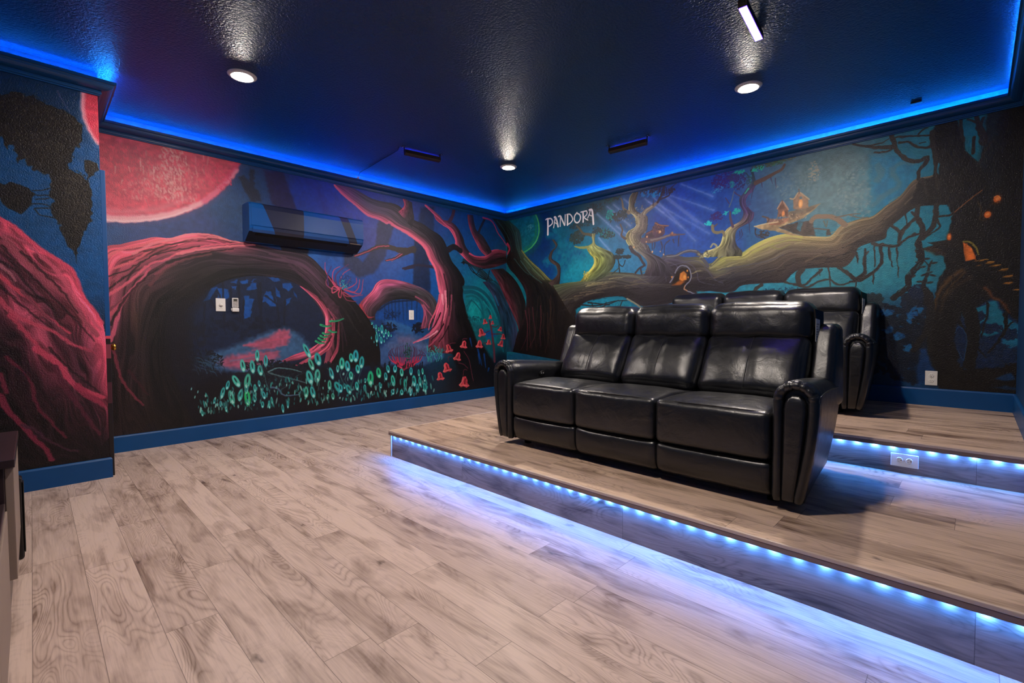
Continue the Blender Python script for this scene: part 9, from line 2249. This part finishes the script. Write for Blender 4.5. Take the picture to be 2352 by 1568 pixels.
# ---------------------------------------------------------------- reclining sofas
def make_sofa():
    W = 1.98; r = thing('recliner_sofa', '', 'sofa', (2.585, -2.70, H1))
    XS = [.182, .710, 1.245, 1.808]
    def part(n, bm, m=None, par=r, sm=True): return obj(n, bm, m or m_leather, par, smooth=sm)
    part('base_frame', box(B_(), .16, 1.82, .10, .84, .055, .22, .01), m_dark, sm=False)
    for x in (.20, 1.78):
        for y in (.14, .80):
            bm = B_(); lathe(bm, [(0, 0), (.024, 0), (.026, .05), (.030, .056), (0, .056)], 16, Matrix.Translation((x, y, 0))); part('foot', bm, m_dark)
    for i in range(3):
        a, b = XS[i] + .0015, XS[i + 1] - .0015; w = b - a; cx = (a + b) / 2
        # footrest panel
        def f(x, y, z, A, B, Cc): return (x + cx, y + .055 + (.028 * max(0, -Cc) ** 2 if B < 0 else 0), z + .1265)
        part('footrest', puff(w, .11, .163, .024, (.002, .012, .004), 16, f, wr=.0025, seed=i))
        # seat cushion: boxed front, crowned top
        def f(x, y, z, A, B, Cc):
            Z = z + .325 + (.026 * (1 - A ** 4) * math.sin(max(0, min(1, (y + .29) / .5)) * PI) if Cc > 0 else 0) - (.012 * (B + 1) * .5 if Cc > 0 else 0)
            return (x + cx, y + .285 + (.010 * (1 - A ** 4) * -1 if B < 0 else 0), Z)
        s = part('seat_cushion', puff(w, .585, .226, .028, (.002, .010, .006), 22, f, wr=.0035, seed=i + 3))
        # welt along the front top edge
        pts = [(cx + t * (w / 2 - .018), -.004 + .012 * abs(t) ** 4 * 2, .431 + .007 * (1 - t ** 4)) for t in [k / 10 - 1 for k in range(21)]]
        part('piping', tube(B_(), pts, .0032, 8), None, s)
        pts = [(cx + t * (w / 2 - .01), -.0095 + .016 * abs(t) ** 6, .236) for t in [k / 8 - 1 for k in range(17)]]
        part('stitch_line', tube(B_(), pts, .0018, 6), m_seam, s)
        # back cushion with a stitched centre line, leaning back
        th = math.radians(30); c_, s_ = math.cos(th), math.sin(th)
        def f(x, y, z, A, B, Cc):
            if B < 0:
                y += .011 * math.exp(-(x / .010) ** 2) * (1 - Cc ** 4)
                y -= .012 * (1 - A ** 2) * math.sin((Cc + 1) * PI / 2)
                y -= .020 * max(0, .4 - Cc) * (1 - A ** 4) * .8
            z2 = z; return (x + cx, .665 + y * c_ + z2 * s_, .565 - y * s_ + z2 * c_)
        bc = part('back_cushion', puff(w, .20, .385, .050, (.003, .026, .01), 24, f, wr=.006, seed=i + 7))
        pts = []
        for k in range(13):
            t = -.86 + 1.72 * k / 12; z = t * .192; y = -.10 - .026 * (1 - t * t) - .012 * math.sin((t + 1) * PI / 2) - .016 * max(0, .4 - t) + .0085
            pts.append((cx, .665 + y * c_ + z * s_, .565 - y * s_ + z * c_))
        part('seam', tube(B_(), pts, .0022, 6), m_seam, bc)
        # headrest
        def f(x, y, z, A, B, Cc): 
            return (x + cx, y + .778 + z * .12 + (.010 * math.exp(-((Cc + .85) / .12) ** 2) if B < 0 else 0), z + .838 + .004 * (1 - A * A))
        part('headrest', puff(w + .001, .205, .236, .062, (.003, .016, .012), 20, f, wr=.005, seed=i + 11))
    # back shell
    def f(x, y, z, A, B, Cc): return (x + .99, y + .825 + (z) * .10, z + .47)
    part('back_panel', puff(1.66, .20, .72, .05, (0, .004, .004), 12, f))
    for sgn, nm in ((-1, 'l'), (1, 'r')):
        # side wing behind the arm
        def f(x, y, z, A, B, Cc):
            k = (z + .23) / .46; yf = .40 * max(0, .5 - abs(k - .5)) * 0
            X = x * (1 - .06 * k) + (.122 if sgn < 0 else 1.858) + sgn * (.006 * (1 - k))
            Y = y + .800 + (.170 * (k - .5) if B < 0 else .03 * k)
            return (X, Y, z + .600)
        part('side_wing', puff(.120, .255, .46, .036, (.004, .006, .004), 18, f, wr=.003, seed=20 + sgn))
        # arm: cross-section swept from front to back
        W2, ZT, ZB_ = .170, .586, .045; cxl = W2 / 2
        def sect(y, inset=0.0):         # closed loop of (x, z), x measured from outer side inwards
            t = y / .90; top = ZT - .055 * max(0, min(1, (y - .05) / .75)) ** 1.3 - inset; out = -.014 + .080 * t ** .8 + inset; bulge = 0; inn = W2 - inset
            L = []
            zc = top - (inn - out) / 2; R = (inn - out) / 2; xm = (inn + out) / 2
            L.append((out + .055, ZB_ + inset)); 
            for k in range(1, 9):
                q = k / 8; z = ZB_ + inset + (zc - ZB_ - inset) * q; L.append((out + .055 * (1 - q) ** 1.5 - .006 * math.sin(q * PI) ** .8 * q, z))
            for k in range(1, 16): a = PI - PI * k / 16; L.append((xm + R * math.cos(a), zc + R * math.sin(a)))
            for k in range(0, 9): q = 1 - k / 8; L.append((inn, ZB_ + inset + (zc - ZB_ - inset) * q))
            return L
        mx = (lambda x: x) if sgn < 0 else (lambda x: W - x)
        bm = B_(); rings = []
        for y, ins in ((.030, .018), (.034, .006), (.045, .0), (.12, 0), (.22, 0), (.34, 0), (.48, 0), (.62, 0), (.76, 0), (.84, .0), (.875, .006), (.89, .03)):
            rings.append([bm.verts.new((mx(x), y, z)) for x, z in sect(y, ins)])
        n = len(rings[0])
        for a, b in zip(rings, rings[1:]):
            for k in range(n): bm.faces.new((a[k], a[(k + 1) % n], b[(k + 1) % n], b[k]))
        bm.faces.new(rings[0]); bm.faces.new(rings[-1])
        arm = part('arm', bm)
        # outer edge welt
        pts = [(mx(sect(y)[9][0] - .001), y, sect(y)[9][1]) for y in [.05 + .8 * k / 14 for k in range(15)]]
        part('welt', tube(B_(), pts, .0035, 8), None, arm)
        # padded U-shaped roll round the arm front, pleated over the top
        S = sect(.03); path = [(x, z) for x, z in S]
        out_l = [p for p in S]; rr = .0225
        # inset path
        ctr = []
        for k in range(len(S)):
            p = Vector(S[k]); a = Vector(S[max(k - 1, 0)]); b = Vector(S[min(k + 1, len(S) - 1)]); t = (b - a).normalized(); nrm = Vector((t.y, -t.x)); ctr.append(p + nrm * (rr * .95))
        # resample
        d = [0]
        for a, b in zip(ctr, ctr[1:]): d.append(d[-1] + (b - a).length)
        N = 170; fine = []
        for k in range(N + 1):
            s = d[-1] * k / N; j = max(0, min(len(ctr) - 2, next((i for i, v in enumerate(d) if v > s), len(d) - 1) - 1)); q = (s - d[j]) / (d[j + 1] - d[j] + 1e-9); fine.append(ctr[j].lerp(ctr[j + 1], q))
        zt = ZT - .11
        def rf(t):
            p = fine[int(round(t * N))]; 
            if p.y < zt: e = min(t, 1 - t); return 1.0 if e > .02 else .75 + 12.5 * e
            ang = math.atan2(p.y - (ZT - .09), p.x - .078); return 1.0 - .30 * max(0, math.cos(ang * 14)) ** 10
        tube_b = tube(B_(), [(mx(p.x), .022, p.y) for p in fine], rr, 14, rfn=rf)
        for v in tube_b.verts: v.co.y = .022 + (v.co.y - .022) * 1.25
        part('front_roll', tube_b, None, arm)
        for k in range(2, N - 1):       # stitched pleats over the top of the roll
            p = fine[k]
            if p.y < zt + .012: continue
            a0 = math.atan2(fine[k].y - (ZT - .09), fine[k].x - .078); a1 = math.atan2(fine[k + 1].y - (ZT - .09), fine[k + 1].x - .078)
            q0, q1 = a0 * 14 / (2 * PI), a1 * 14 / (2 * PI)
            if math.floor(q0) == math.floor(q1): continue
            t_ = (fine[k + 1] - fine[k - 1]).normalized(); nr = Vector((-t_.y, t_.x))
            pts = [(mx(p.x + nr.x * math.cos(w) * rr * .86), .022 - math.sin(w) * rr * 1.1, p.y + nr.y * math.cos(w) * rr * .86) for w in [PI * j / 10 for j in range(11)]]
            part('pleat', tube(B_(), pts, .0013, 6), m_seam, arm)
        # inner front panel
        xi0, xi1 = .064, .128
        def f(x, y, z, A, B, Cc):
            k = (Cc + 1) / 2; wd = 1 - (max(0, k - .86) / .14) ** 2 * .55
            return (mx(.079 + x * wd * (1 - .45 * (1 - k) ** 1.5) + .026 * (1 - k) ** 1.5), y + .020, z + .284)
        part('front_panel', puff(.098, .040, .474, .018, (0, .010, 0), 16, f), None, arm)
        if sgn < 0:
            bm = B_(); lathe(bm, [(0, .004), (.010, .0045), (.016, .006), (.0205, .004), (.021, 0), (0, 0)], 24, Matrix.Translation((W2 + .0015, .325, .475)) @ Matrix.Rotation(PI / 2, 4, 'Y') @ Matrix.Diagonal((1, 1.45, 1, 1)))
            sw_ = part('recline_switch', bm, m_dark, arm)
            for q in (-1, 1): bm = B_(); lathe(bm, [(0, .0085), (.005, .008), (.006, .004), (0, .004)], 14, Matrix.Translation((W2 + .0015, .325 + q * .011, .475)) @ Matrix.Rotation(PI / 2, 4, 'Y')); part('switch_button', bm, m_screw, sw_)
    # swing tag and dark flap at the right end of the row of headrests
    bm = B_(); prism(bm, [(.70, .955 - .04), (.79, .90), (.80, .76), (.755, .715)], 1.815, 1.822, lambda a, b, d: (d + (a - .7) * .25, a, b)); part('headrest_flap', bm, m_dark, sm=False)
    bm = B_(); prism(bm, [(.706, .735), (.706, .862), (.748, .855), (.748, .728)], 1.8235, 1.8245, lambda a, b, d: (d + (a - .7) * .25, a, b)); tg = part('hang_tag', bm, m_white, sm=False)
    for k in range(7):
        bm = B_(); prism(bm, [(.713, .745 + k * .014), (.713, .750 + k * .014), (.740 - .008 * (k % 3), .749 + k * .014), (.740 - .008 * (k % 3), .744 + k * .014)], 1.8246, 1.825, lambda a, b, d: (d + (a - .7) * .25, a, b)); part('printed_line', bm, m_grey, tg, sm=False)
    return r
sofa = make_sofa(); sofa['label'] = 'black leather three seat reclining sofa on the lower platform, in front of the other'
def copy_tree(o, parent=None):
    c = o.copy(); C.objects.link(c); c.parent = parent
    for ch in list(o.children): copy_tree(ch, c)
    return c
sofa2 = copy_tree(sofa); sofa2.location = (2.545, -.955, H2)
sofa2['label'] = 'black leather three seat reclining sofa on the upper platform, behind the front sofa'
for s_ in (sofa, sofa2): s_['group'] = 'black leather recliner sofas'
